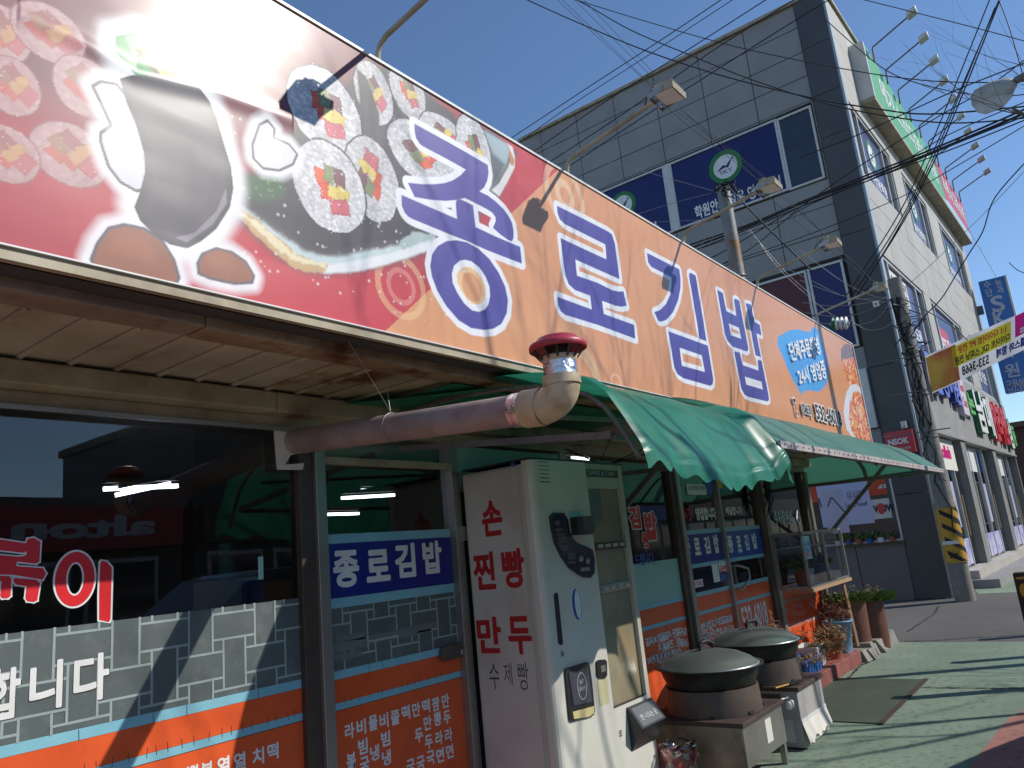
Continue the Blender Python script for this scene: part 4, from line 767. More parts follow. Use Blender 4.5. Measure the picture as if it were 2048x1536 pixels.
MB().bar((9.95, 2.98, 1.24), (9.95, 1.99, 2.175), .03, .04).build('strut', M['framegr'], canopy)
MB().tube([(9.93, 2.39, 2.39), (9.93, 2.35, 2.30), (9.93, 2.29, 2.2), (9.93, 2.26, 2.12), (9.93, 2.25, 2.03)], .022, 6).build('curved_rib', M['framegr'], canopy)
for xr in (5.0, 6.9, 8.4): MB().tube([(xr, p[0]+.01, p[1]-.045) for p in prof], .013, 6).build('curved_rib', M['framegr'], canopy)
MB().bar((5.0, 2.985, 1.65), (5.0, 2.17, 2.30), .03, .04).build('strut', M['framegr'], canopy)
MB().bar((5.0, 2.97, 2.03), (5.0, 1.50, 1.98), .025, .03).build('tie_rail', M['framegr'], canopy)
mb = MB()
for k in range(30):
    p0 = Vector((8.22+random.uniform(-.03, .05), 2.9, 2.2-k*.012)); mb.tube([p0, p0+Vector((random.uniform(-.1, .1), -.05, random.uniform(-.12, .05))), p0+Vector((random.uniform(-.06, .06), 0, -.2))], .004, 5)
tag(mb.build('cable_bundle', M['rubber']), 'tangled black cables hanging at the post by the glass display case', 'cables')
# ---------------------------------------------------------------- green canvas
aw = thing('green_awning', (3.7, 1.5, 1.85), 'bright green canvas awning with scalloped hem over the vending machine', 'awning')
ap = [(2.35, 2.335), (2.12, 2.318), (1.95, 2.290), (1.80, 2.25), (1.68, 2.195), (1.60, 2.12), (1.53, 2.0), (1.47, 1.89), (1.45, 1.79)]
def apf(t):
    t = min(max(t, 0), .99999)*(len(ap)-1); i = int(t); f = t-i; return ap[i][0]*(1-f)+ap[i+1][0]*f, ap[i][1]*(1-f)+ap[i+1][1]*f
def canv(u, v):
    y, z = apf(v); x = 2.78+1.88*u
    fold = math.exp(-((u-.90)/.05)**2); z += fold*.05*min(1, v*1.6)-.03*math.exp(-((u-.80)/.06)**2)*v; y -= fold*.05*v
    l_ = math.exp(-((u-.03)/.035)**2); z += l_*.03*v; y -= l_*.02*v
    y -= .018*math.sin(u*17+1)*v**2+.010*math.sin(u*39+v*4)*v**3; z += .012*math.sin(u*11+v*5)*v+.006*math.sin(u*31-v*9)*v
    if v > .92: z += -.028*(.5+.5*math.cos(u*2*math.pi*9.5))*(v-.92)/.08+.014
    if u > .95: x += (u-.95)*.6*v; z -= (u-.95)*1.1*v
    z -= .075*math.sin(math.pi*min(1, max(0, (u-.05)/.85)))**1.5*max(0, v-.4)/.6
    return (x, y, z+.018)
mb = MB(); mb.grid(canv, 130, 60); cv = mb.build('canvas', M['canvas'], aw)
gl = MB(); gl.grid(lambda u, v: (2.80+.25*u*0, 2.35-.85*u, canv(.01, max(.05, u))[2]-.01-v*.10*(1-u*.2)), 24, 4) 
MB().tube([(2.84, p[0]+.03, p[1]-.03) for p in ap[:-1]], .012, 6).build('curved_rib', M['framegr'], aw)
MB().bar((2.82, 2.9, 2.30), (2.82, 2.3, 2.31), .02, .02).build('frame_bar', M['framegr'], aw)
MB().bar((2.86, 1.62, 1.96), (4.4, 1.62, 1.96), .025, .025).build('front_bar', M['framegr'], aw)
MB().bar((2.84, 2.9, 2.12), (2.84, 1.62, 1.97), .02, .03).build('tie_bar', M['framegr'], aw)
MB().bar((2.82, 1.9, 2.10), (4.6, 1.9, 2.20), .02, .02).build('frame_bar', M['framegr'], aw)
mb = MB(); mb.grid(lambda u, v: (2.44+.40*v, 2.88-.60*u*v-.1*u, 2.325-.02*u-.006*math.sin(9*u)), 12, 6); mb.build('tucked_canvas', M['canvas'], aw)
mb = MB(); mb.grid(lambda u, v: (2.62+1.98*u, 2.3+.5*v, 2.318+.004*math.sin(u*20)), 30, 4); mb.build('tucked_canvas', M['canvas'], aw)
# ---------------------------------------------------------------- vending machine
vm = thing('vending_machine', (3.85, 2.7, .14), 'ivory coffee and can vending machine with red Korean words on its side', 'vending machine')
MB().box((3.35, 2.50, .16), (4.33, 2.93, 1.995)).build('cabinet', M['vend'], vm, bevel=.006)
MB().box((3.345, 2.53, .18), (3.349, 2.915, 1.98)).build('side_panel', M['vside'], vm)
# door: front with rounded left corner
dp = [(3.352, 2.498), (3.352, 2.462), (3.357, 2.448), (3.368, 2.437), (3.385, 2.431), (3.41, 2.430), (3.90, 2.430), (3.90, 2.498)]
mb = MB(); mb.prism([(x, y) for x, y in dp], lambda a, b, c: (a, b, c), .16, 2.012); mb.build('door_column', M['vendw'], vm)
zA = 1.945
MB().box((3.901, 2.445, zA-.085), (4.335, 2.498, 2.012)).build('door_top', M['vend'], vm)
MB().box((4.30, 2.436, .16), (4.345, 2.498, 2.012)).build('door_edge', M['vend'], vm, bevel=.004)
MB().box((3.901, 2.432, .16), (4.30, 2.498, .62)).build('door_bottom', M['vendw'], vm)
MB().box((3.345, 2.43, 2.013), (4.348, 2.93, 2.022)).build('top_cap', M['black'], vm)
mb = MB().prism(rect([(3.88,1.974),(4.29,1.931)])[::-1], FY(2.44), 0, .003); st = mb.build('brand_strip', M['black'], vm)
text(MB(), 'COFFEE & CAN', FY(2.44), [(3.893,1.967),(4.244,1.94)], .004, .0).build('strip_lettering', M['alu'], st)
M['vwin'] = pm('yellowed_display_panel', C(150, 142, 116), C(122, 114, 92), 2.2, .18, c3=C(178, 140, 96), s3=1.6, a3=.5)
MB().box((3.902, 2.462, .62), (4.299, 2.498, 1.86)).build('display_window', M['vwin'], vm)
mb = MB(); cw = [(3.987,1.786)][0]; mb.prism(ell(cw, .10, .16), FY(2.46), 0, .002); mb.build('display_picture', pm('faded_print', C(96, 104, 100), C(110, 118, 110), 3, .3), vm)
for pz, (a0_, b0_) in enumerate([(3.918,1.516),(3.921,1.269)]):
    bb = MB().box((a0_, 2.435, b0_-.022), (a0_+.36, 2.461, b0_+.022)).build('button_bar', M['steel'] if pz else M['burnt'], vm, bevel=.006)
    for k in range(4): MB().box((a0_+.03+k*.085, 2.431, b0_-.010), (a0_+.085+k*.085, 2.4345, b0_+.010)).build('button', M['vend'], bb)
MB().box((3.902, 2.44, .60), (4.299, 2.470, .625)).build('window_sill', M['black'], vm)
cpl = [(3.466,1.699),(3.506,1.719),(3.604,1.715),(3.632,1.683),(3.639,1.609),(3.666,1.573),(3.706,1.544),(3.795,1.521),(3.858,1.499),(3.87,1.447),(3.853,1.372),(3.804,1.345),(3.735,1.354),(3.692,1.369),(3.6,1.415),(3.536,1.479),(3.486,1.554),(3.47,1.638)]
cx_ = sum(p[0] for p in cpl)/len(cpl); cz_ = sum(p[1] for p in cpl)/len(cpl)
pa = MB().prism(cpl[::-1], FV, 0, .012).build('control_panel', M['black'], vm, bevel=.003)
pin = [(cx_+(p[0]-cx_)*.9, cz_+(p[1]-cz_)*.93) for p in cpl]; MB().prism(pin[::-1], FV, .0121, .0135).build('panel_face', pm('glossy_black', (.012, .013, .016), None, 5, .15), pa)
for r in ([(3.498,1.674),(3.551,1.648)],[(3.496,1.632),(3.563,1.617)],[(3.512,1.603),(3.575,1.591)],[(3.513,1.585),(3.587,1.571)],[(3.516,1.569),(3.584,1.557)],[(3.53,1.54),(3.597,1.51)],[(3.589,1.494),(3.665,1.457)],[(3.585,1.45),(3.66,1.435)]):
    MB().prism(rect(r)[::-1], FV, .0136, .0145).build('panel_button', pm('dim_label', (.10, .10, .10), None, 30, .3), pa)
for r in ([(3.717,1.456)], [(3.784,1.44)]):
    c0 = r[0]; MB().lathe([(.017, 0), (.017, .007), (.005, .009), (0, .009)], T=lambda a, b, c: FV(c0[0]+a, c0[1]+b, c+.0136), n=16).build('coin_knob', M['steel'], pa)
text(MB(), 'SAMSUNG', FV, [(3.705,1.408),(3.796,1.386)], .0146, .02).build('panel_lettering', M['alu'], pa)
cr = MB().prism(rect([(3.672,1.69),(3.829,1.589)])[::-1], FV, 0, .05).build('card_reader', M['black'], vm, bevel=.004); MB().prism(rect([(3.73,1.681),(3.84,1.597)])[::-1], FV, .0501, .052).build('reader_screen', pm('smoked_plastic', (.10, .095, .08), (.07, .07, .06), 20, .2), cr)
def vs(r, mat, c=.002, nm='sticker', th=.001): return MB().prism(rect(r)[::-1], FV, c-th, c).build(nm, mat, vm)
vs([(3.67,1.725),(3.789,1.69)], M['scyan']); vs([(3.41,2.007),(3.502,1.914)], M['paper']); vs([(3.761,0.808),(3.863,0.666)], pm('yellowed_sticker', (.55, .50, .30), (.5, .45, .27), 30, .6))
mb = MB()
for k in range(6): stroke(mb, [(3.419,1.999),(3.509,2.002)][:1]+[( [(3.509,2.002)][0][0], [(3.419,1.999)][0][1])], lambda a, b, c, k=k: FV(a, b-.022*k, c), .004, .0032)
mb.build('sticker_print', M['ink'], vm)
c0 = [(3.644,1.216)][0]; MB().prism(ell(c0, .045, .085), FV, 0, .0015).build('sticker', M['wvinyl'], vm); MB().prism([ell(c0, .044, .083), ell((c0[0]+.014, c0[1]), .032, .078)[::-1]], FV, .0016, .002).build('sticker', M['bblue'], vm)
sp = [(3.435,1.287),(3.453,1.297),(3.473,1.289),(3.471,1.043),(3.464,1.028),(3.444,1.03),(3.43,1.044)]; MB().prism(sp[::-1], FV, 0, .004).build('coin_slot', M['black'], vm)
c0 = [(3.454,0.985)][0]; MB().lathe([(.014, 0), (.014, .006), (.004, .006)], T=lambda a, b, c: FV(c0[0]+a, c0[1]+b, c), n=16).build('keyhole', M['steel'], vm)
cupf = MB().prism([(3.454,0.903),(3.476,0.91),(3.661,0.91),(3.689,0.901),(3.695,0.803),(3.691,0.655),(3.673,0.636),(3.466,0.651),(3.449,0.663)][::-1], FV, 0, .012).build('cup_door_frame', M['black'], vm, bevel=.003)
MB().prism([(3.476,0.886),(3.662,0.883),(3.666,0.705),(3.491,0.722)][::-1], FV, .0121, .016).build('cup_door', pm('smoke_grey', (.06, .065, .085), (.05, .055, .07), 4, .25), cupf)
MB().prism([(3.477,0.694),(3.683,0.681),(3.675,0.647),(3.625,0.64),(3.482,0.658)][::-1], FV, .0121, .015).build('cup_shelf', pm('pale_yellow', (.62, .52, .24), None, 5, .5), cupf)
c0 = [(3.587,0.801)][0]; mb = MB(); mb.prism([ell(c0, .044, .068), ell(c0, .041, .065)[::-1]], FV, .0161, .0165); text(mb, '컵나오는곳', FV, [(c0[0]-.03, c0[1]+.0), (c0[0]+.03, c0[1]-.022)], .0168, 0); text(mb, '8.5.7', FV, [(c0[0]-.018, c0[1]+.032), (c0[0]+.018, c0[1]+.012)], .0168, 0); mb.build('cup_print', M['alu'], cupf)
MB().prism([(3.766,0.895),(3.787,0.901),(3.857,0.893),(3.873,0.878),(3.858,0.809),(3.841,0.798),(3.777,0.807),(3.758,0.826)][::-1], FV, 0, .01).build('return_pocket', M['black'], vm)
MB().box(([(3.798,0.878)][0][0], 2.417, [(3.787,0.833)][0][1]), ([(3.844,0.871)][0][0], 2.42, [(3.795,0.867)][0][1])).build('return_flap', M['steel'], vm)
ob = [(4.039,0.59),(4.318,0.577),(4.361,0.448),(4.036,0.364)]
a0_ = ob[0][0]; a1_ = ob[2][0]-.03; zt1 = ob[0][1]+.01; zb1 = ob[3][1]
mb = MB(); T = lambda x, c, z: (x, 2.432-c, z)
mb.add([T(a0_, 0, zt1), T(a1_, 0, zt1), T(a1_, .012, zt1), T(a0_, .012, zt1), T(a0_, .09, zt1-.11), T(a1_, .09, zt1-.11), T(a1_, 0, zb1), T(a0_, 0, zb1)],
  [(0, 1, 2, 3), (3, 2, 5, 4), (4, 5, 6, 7), (0, 3, 4, 7), (1, 6, 5, 2)]); db = mb.build('can_outlet', M['black'], vm)
fr_ = Fr((a0_, 2.42, zt1), (1, 0, 0), Vector((0, -.078, -.11)).normalized()*-1)
text(MB(), '캔 나오는 곳', fr_, [(.05, -.06), (a1_-a0_-.05, -.095)], .003, .01).build('outlet_lettering', M['alu'], db)
MB().prism(quad(.02, -.125, a1_-a0_-.02, -.012), fr_, .0006, .0014).build('outlet_flap', pm('mid_grey_plastic', (.12, .125, .13), None, 5, .4), db)
for k in range(3): vs([(3.93, .50-k*.012), (3.955, .494-k*.012)], M['ink'], .0015, 'vent_slot')
mb = MB()
for s_, r in (('손', [(-2.804,1.823),(-2.656,1.626)]), ('찐', [(-2.897,1.546),(-2.742,1.341)]), ('빵', [(-2.69,1.548),(-2.535,1.339)]), ('만', [(-2.91,1.197),(-2.737,1.005)]), ('두', [(-2.69,1.194),(-2.533,0.998)])):
    text(mb, s_, FVS, r, .0022, .035, res=60)
mb.build('red_lettering', M['dred'], vm)
mb = MB(); 
for s_, r in (('수', [(-2.847,0.954),(-2.777,0.821)]), ('제', [(-2.743,0.955),(-2.688,0.845)]), ('빵', [(-2.647,0.961),(-2.58,0.821)])): text(mb, s_, FVS, r, .0022, -.008, res=80)
mb.build('pen_lettering', M['ink'], vm)
stick_ = MB().prism(rect([(-2.565,2.01),(-2.533,1.99)]), FVS, .001, .002).build('sticker', M['bblue'], vm)
# ---------------------------------------------------------------- pots
def stand(x0, y0, x1, y1, h, label, kind):
    t = thing('burner_table', ((x0+x1)/2, (y0+y1)/2, 0), label, 'burner table')
    MB().box((x0-.02, y0-.02, h-.028), (x1+.02, y1+.02, h)).build('tabletop', M['tabletop'], t, bevel=.004)
    if kind == 0:
        for sx in (x0+.02, x1-.02):
            for sy in (y0+.02, y1-.02): MB().box((sx-.018, sy-.018, 0), (sx+.018, sy+.018, h-.03)).build('leg', M['steel'], t)
        MB().box((x0, y0-.006, .14), (x1, y0+.001, h-.03)).build('front_panel', M['steel'], t); MB().box((x0-.006, y0, .05), (x0+.001, y1, h-.03)).build('side_panel', M['greasy'], t)
        MB().prism(quad(x0+.36, .20, x0+.46, .34), FY(y0), .0065, .0075).build('sticker', M['paper'], t)
    else:
        MB().box((x0, y0, .02), (x1, y1, h-.03)).build('cabinet', pm('pale_cabinet', (.42, .40, .39), (.36, .345, .335), 3, .6, c3=(.28, .24, .2), s3=6, a3=.3), t)
        MB().box((x0-.004, y0+.06, .05), (x0-.001, y0+.5, .2)).build('side_panel', M['alu'], t); MB().box((x0-.004, y0+.12, .22), (x0-.001, y0+.42, h-.05)).build('side_panel', M['burnt'], t, label if 0 else 0)
        n = 26; top = []; bot = []
        for k in range(n+1):
            f = k/n; xx = x0+.0+(x1-x0)*f; bot.append((xx, .055+random.uniform(-.016, .016)+.02*f)); top.append((xx, .185))
        mb = MB()
        for k in range(n): mb.add([(top[k][0], y0-.004, top[k][1]), (bot[k][0], y0-.004-.036*(.185-bot[k][1])/.13, bot[k][1]), (bot[k+1][0], y0-.004-.036*(.185-bot[k+1][1])/.13, bot[k+1][1]), (top[k+1][0], y0-.004, top[k+1][1])], [(0, 1, 2, 3)])
        mb.build('torn_paper_skirt', M['paper'], t)
        MB().box((x0-.002, y0-.007, .18), (x1+.002, y0-.001, .20)).build('skirt_tape', M['wvinyl'], t)
    return t
stand(4.67, 2.03, 5.36, 2.68, .40, 'low steel burner table with brown top next to the vending machine', 0)
stand(5.68, 2.02, 6.24, 2.62, .42, 'second low burner table with torn white paper skirt beside the pavement', 1)
def pot(cx, cy, z0, R, lb1, lb2, flat):
    g = thing('burner_ring', (cx, cy, z0), lb2, 'burner ring')
    mb = MB(); mb.lathe([(R*.86, 0), (R*.84, .155)], (cx, cy, z0+.001), 44); mb.lathe([(R*.80, .155), (R*.82, 0)], (cx, cy, z0+.001), 44); mb.lathe([(R*.84, .1551), (R*.80, .1551)], (cx, cy, z0+.001), 44); mb.build('shield', M['burnt'], g)
    for a_ in (200, 250, 300): MB().box((-.018, -.004, .004), (.018, .006, .022), lambda a, b, c, a_=a_: (cx+math.cos(math.radians(a_))*(R*.862+b)-math.sin(math.radians(a_))*a, cy+math.sin(math.radians(a_))*(R*.862+b)+math.cos(math.radians(a_))*a, z0+c)).build('air_notch', M['dark_in'], g)
    t = thing('cooking_pot', (cx, cy, z0+.1), lb1, 'pot'); zr = z0+.265
    mb = MB(); mb.lathe([(0, -.17), (R*.5, -.168), (R*.72, -.14), (R*.80, -.10), (R*.865, -.05), (R*.91, 0), (R*.93, .004), (R, .014), (R*1.0, .019), (R*.92, .012), (R*.88, 0), (R*.82, -.05), (0, -.09)], (cx, cy, zr), 56); mb.build('basin', M['pot_iron'], t)
    mb = MB(); lr = R*.93; mb.lathe([(lr, .012), (lr, .018), (lr*.97, .022), (lr*.85, .052), (lr*.65, .084), (lr*.4, .104), (lr*.15, .112), (0, .113)], (cx, cy, zr), 56); L = mb.build('lid', M['lid'], t)
    hx = .055; pts = [(cx-hx, cy+.02, zr+.108), (cx-hx, cy+.02, zr+.14), (cx-hx*.6, cy+.01, zr+.162), (cx+hx*.6, cy-.01, zr+.162), (cx+hx, cy-.02, zr+.14), (cx+hx, cy-.02, zr+.108)]
    MB().tube(pts, [.008, .012, .013, .013, .012, .008], 8).build('lid_handle', M['rubber'], L)
    mb = MB()
    for k in range(8): f = k/7; a_ = Vector(pts[1]).lerp(Vector(pts[4]), f)+Vector((0, 0, .022*math.sin(f*math.pi))); mb.lathe([(.0145, -.003), (.0155, 0), (.0145, .003)], T=lambda a, b, c, a_=a_: (a_.x+c, a_.y+a, a_.z+b), n=10)
    mb.build('handle_wrap', M['black'], L); return t
pot(5.0, 2.335, .401, .355, 'front black iron pot with domed grey lid next to the vending machine', 'burnt steel burner ring under the front pot', 0)
pot(5.96, 2.38, .421, .36, 'rear black iron pot with domed lid on the table with torn paper', 'grey steel burner ring under the rear pot', 1)
vt = thing('gas_valve', (5.47, 2.02, .36), 'white gas valves between the two burner tables', 'gas valve')
for k in (0, 1): MB().lathe([(0, 0), (.016, .003), (.02, .02), (.017, .05), (0, .054)], T=lambda a, b, c: (5.43+k*.055+b*.6, 2.0+a, .375-c), n=14).build('valve_knob', M['white'], vt)
MB().tube([(5.37, 2.06, .385), (5.42, 2.03, .39), (5.50, 2.02, .385), (5.62, 2.08, .37)], .008, 6).build('valve_pipe', M['steel'], vt)
br = thing('metal_brush', (5.75, 2.05, .43), 'black handled scraper on the rear burner table edge', 'scraper')
MB().tube([(5.56, 2.12, .434), (5.70, 2.07, .436)], .006, 6).build('shaft', M['yellow'], br); MB().bar((5.70, 2.07, .437), (5.84, 2.03, .437), .03, .014).build('handle', M['rubber'], br)
bn = thing('litter_bin', (4.5, 2.2, 0), 'red and white litter bin with a clear plastic bag over its rim', 'bin')
bc = [(4.417,2.317)][0]
MB().lathe([(.085, 0), (.105, .29), (.10, .29), (.08, .01), (0, .01)], (bc[0], bc[1]+.02, 0), 28).build('bucket', pm('red_white_print', (.55, .02, .025), (.7, .68, .66), 9, .5, lo=.48, hi=.52), bn)
mb = MB(); mb.lathe([(.112+.004*math.sin(k), z) for k, z in enumerate((.20, .24, .27, .30))]+[(.118, .315), (.10, .33), (.085, .29), (.06, .24)], (bc[0], bc[1]+.02, 0), 40)
mb.v = [(x+.006*math.sin(i*2.3), y+.006*math.cos(i*1.7), z+.012*math.sin(i*1.13)) for i, (x, y, z) in enumerate(mb.v)]; mb.build('plastic_bag', M['bag'], bn)
# ---------------------------------------------------------------- glass display case
gc = thing('glass_display_case', (8.28, 2.63, .9), 'glass display case projecting from the restaurant wall with pots inside', 'display case')
X0, X1, Y0, Y1, Z0, Z1 = 8.28, 9.74, 2.62, 2.92, .905, 1.455
for (p, q) in (((X0, Y0, Z0), (X1, Y0, Z0)), ((X0, Y0, Z1), (X1, Y0, Z1)), ((X0, Y0, Z0), (X0, Y1, Z0)), ((X0, Y0, Z1), (X0, Y1, Z1)), ((X1, Y0, Z0), (X1, Y1, Z0)), ((X1, Y0, Z1), (X1, Y1, Z1)), ((X0, Y0, Z0), (X0, Y0, Z1)), ((X1, Y0, Z0), (X1, Y0, Z1)), ((9.0, Y0, Z0), (9.0, Y0, Z1)), ((9.03, Y0+.03, Z0), (9.03, Y0+.03, Z1)), ((X0, Y1, Z0), (X0, Y1, Z1))):
    MB().bar(p, q, .028, .028).build('frame_bar', M['steel'], gc)
for vs_ in ([(X0, Y0, Z0), (9.0, Y0, Z0), (9.0, Y0, Z1), (X0, Y0, Z1)], [(9.0, Y0+.03, Z0), (X1, Y0+.03, Z0), (X1, Y0+.03, Z1), (9.0, Y0+.03, Z1)], [(X0, Y1, Z0), (X0, Y0, Z0), (X0, Y0, Z1), (X0, Y1, Z1)], [(X1, Y0, Z0), (X1, Y1, Z0), (X1, Y1, Z1), (X1, Y0, Z1)], [(X0, Y0, Z1), (X1, Y0, Z1), (X1, Y1, Z1), (X0, Y1, Z1)]):
    MB().add(vs_, [(0, 1, 2, 3)]).build('glass_pane', M['cglass'], gc)
MB().box((X0+.012, Y0+.012, Z0-.012), (X1-.012, Y1, Z0+.006)).build('case_floor', M['steel'], gc); MB().box((X0-.03, Y0-.03, Z0-.05), (X1+.02, Y0+.01, Z0-.015)).build('timber_rail', M['wood'], gc)
MB().prism(rect([(8.243,1.421),(8.496,1.186)])[::-1], FY(2.61), 0, .002).build('price_card', M['scyan'], gc)
mb = MB(); text(mb, '수육 족발', FY(2.61), [(8.247,1.364),(8.53,1.307)], .003, .02); text(mb, '포장 됩니다', FY(2.61), [(8.211,1.302),(8.501,1.258)], .003, .02); mb.build('card_print', M['bblue'], gc)
mb = MB(); text(mb, '환영합니다', FY(2.61), [(8.208,1.257),(8.469,1.205)], .003, .02); mb.build('card_print', M['red'], gc)
MB().bar((9.55, 2.64, .87), (9.52, 2.60, .145), .03, .03).build('prop', M['wood'], gc)
def leaves(mb, c, R, n, sz, up=.6, seed=0, spread=1.0):
    r = random.Random(seed)
    for k in range(n):
        a_ = r.uniform(0, 2*math.pi); rr_ = R*math.sqrt(r.random())*spread; p = Vector((c[0]+rr_*math.cos(a_), c[1]+rr_*math.sin(a_), c[2]+r.uniform(-.01, .04)))
        d = Vector((math.cos(a_)*r.uniform(.2, 1), math.sin(a_)*r.uniform(.2, 1), up*r.uniform(.4, 1.6))).normalized(); L_ = sz*r.uniform(.6, 1.4); s_ = d.cross(Vector((r.uniform(-1, 1), r.uniform(-1, 1), .3))).normalized()*L_*.16
        m_ = p+d*L_*.5+Vector((0, 0, .02*L_)); q = p+d*L_-Vector((0, 0, .3*L_*r.random())); mb.add([p, m_-s_, q, m_+s_], [(0, 1, 2, 3)])
def stems(mb, c, n, h, r0, seed, lean=.4):
    r = random.Random(seed)
    for k in range(n):
        a_ = r.uniform(0, 6.28); p = Vector((c[0]+r0*r.uniform(-1, 1), c[1]+r0*r.uniform(-1, 1), c[2])); pts = [p]; d = Vector((math.cos(a_)*lean*r.random(), math.sin(a_)*lean*r.random(), 1)).normalized()
        H_ = h*r.uniform(.5, 1.1); m_ = 5
        for i in range(m_): d = (d+Vector((r.uniform(-.3, .3), r.uniform(-.3, .3), -.12*i*lean))).normalized(); p = p+d*H_/m_; pts.append(p)
        mb.tube(pts, [.0045*(1-i/(m_+1)) for i in range(m_+1)], 4, False)
        for i in range(2, m_+1):
            for _ in range(2):
                e = Vector((r.uniform(-1, 1), r.uniform(-1, 1), r.uniform(-.6, .8))).normalized()*r.uniform(.03, .09); s_ = e.cross(Vector((0, 0, 1)))*.12; mb.add([pts[i], pts[i]+e*.5+s_, pts[i]+e, pts[i]+e*.5-s_], [(0, 1, 2, 3)])
for k, (x, mt) in enumerate(((8.55, 'terracotta'), (8.78, 'white'), (9.25, 'brownpot'))):
    t = thing('potted_plant', (x, 2.8, Z0), ('clear plastic pot with bright leaves inside the display case', 'white plastic pot with dark leaves inside the display case', 'dark pot of dry leaves in the far half of the display case')[k], 'potted plant')
    MB().lathe([(.05, 0), (.075, .16), (.07, .16), (.045, .01)], (x, 2.78, Z0+.008), 20).build('pot', M[mt], t); mb = MB(); leaves(mb, (x, 2.78, Z0+.16), .06, 26, .14, .8, k); mb.build('leaves', M['leaf'] if k < 2 else M['dry'], t)
# ---------------------------------------------------------------- planters
def planter(x, y, z, r0, r1, h, mat, label, rim=True, name='planter'):
    t = thing(name, (x, y, z), label, 'planter'); pr = [(r0*.98, 0), (r0, .01), (r1*.97, h*.93)]+([(r1*1.07, h*.93), (r1*1.09, h), (r1*.93, h)] if rim else [(r1, h), (r1*.93, h)])+[(r1*.9, h*.88), (0, h*.88)]
    MB().lathe(pr, (x, y, z), 28).build('pot', M[mat], t); MB().lathe([(r1*.9, h*.9), (0, h*.915)], (x, y, z), 20).build('soil', M['soil'], t); return t
t = planter(9.85, 2.72, .0, .19, .21, .66, 'brownpot', 'tall brown tub with lush green plants at the kerb end, nearer the wall', False); mb = MB(); leaves(mb, (9.85, 2.72, .60), .23, 1500, .085, .7, 3); mb.build('foliage', M['leaf'], t)
t = planter(10.35, 2.62, .0, .17, .19, .62, 'brownpot', 'brown tub with green leaves spilling over, farthest along the kerb', False); mb = MB(); leaves(mb, (10.35, 2.62, .57), .24, 1500, .09, .35, 4, 1.12); mb.build('foliage', M['leaf'], t); mb = MB(); stems(mb, (10.3, 2.6, .56), 14, .22, .12, 5); mb.build('dry_stems', M['dry'], t)
t = planter(9.12, 2.66, .14, .105, .15, .34, 'bluebucket', 'pale blue and white plastic bucket planter with dry twigs', True); mb = MB(); stems(mb, (9.12, 2.66, .44), 34, .26, .1, 6, .6); mb.build('dry_stems', M['dryred'], t); text(MB(), '8', FY(2.50), [(9.16, .36), (9.20, .30)], .012, .03).build('painted_mark', M['dblue'], t)
t = planter(8.72, 2.66, .14, .10, .145, .22, 'terracotta', 'terracotta pot with straw-like dead plants beside the blue bucket', True); mb = MB(); stems(mb, (8.72, 2.66, .34), 60, .22, .1, 8, 1.6); mb.build('dry_stems', M['dry'], t)
def trough(x, y, z, L_, W_, h, mat, label, rot=0):
    t = thing('trough_planter', (x, y, z), label, 'planter'); c_, s_ = math.cos(rot), math.sin(rot); T = lambda a, b, c: (x+a*c_-b*s_, y+a*s_+b*c_, z+c)
    mb = MB(); A = [(-L_/2, -W_/2), (L_/2, -W_/2), (L_/2, W_/2), (-L_/2, W_/2)]; vs = [T(a*.9, b*.85, 0) for a, b in A]+[T(a, b, h) for a, b in A]+[T(a*.93, b*.88, h) for a, b in A]+[T(a*.9, b*.84, h*.8) for a, b in A]
    fs = [(i, (i+1) % 4, 4+(i+1) % 4, 4+i) for i in range(4)]+[(4+i, 4+(i+1) % 4, 8+(i+1) % 4, 8+i) for i in range(4)]+[(8+i, 8+(i+1) % 4, 12+(i+1) % 4, 12+i) for i in range(4)]; mb.add(vs, fs)
    for k in range(7): a_ = -L_/2*.9+L_*.9*k/6; mb.bar(T(a_*.97, -W_/2*.86, .01), T(a_, -W_/2-.003, h-.01), .012, .008)
    mb.build('trough', M[mat], t); mb = MB(); mb.add([T(a*.9, b*.84, h*.8) for a, b in A], [(0, 1, 2, 3)]); mb.build('soil', M['soil'], t); return t, T
t, T = trough(7.82, 2.66, .141, .56, .2, .15, 'blueplastic', 'bright blue plastic trough planter on the red kerb', 0); mb = MB(); stems(mb, (7.8, 2.66, .26), 30, .14, .2, 9, 1.5); mb.build('dry_stems', M['dry'], t)
t, T = trough(8.25, 2.72, .141, .40, .22, .20, 'white', 'white trough planter with straw behind the blue trough', .1); mb = MB(); stems(mb, (8.35, 2.62, .30), 46, .2, .14, 10, 2.2); mb.build('dry_stems', M['dry'], t)
t = planter(7.25, 2.72, .14, .07, .08, .30, 'lgreen', 'slim green pot with dry grass behind the rear cooking pot', False); mb = MB(); stems(mb, (7.25, 2.72, .40), 30, .36, .07, 12, 1.0); mb.build('dry_stems', M['dry'], t)
t = thing('dry_shrub', (9.35, 2.82, .14), 'leafless reddish shrub standing by the wall post under the display case', 'shrub'); mb = MB(); stems(mb, (9.6, 2.85, .14), 22, 1.15, .1, 14, .25); mb.build('twigs', M['dryred'], t)
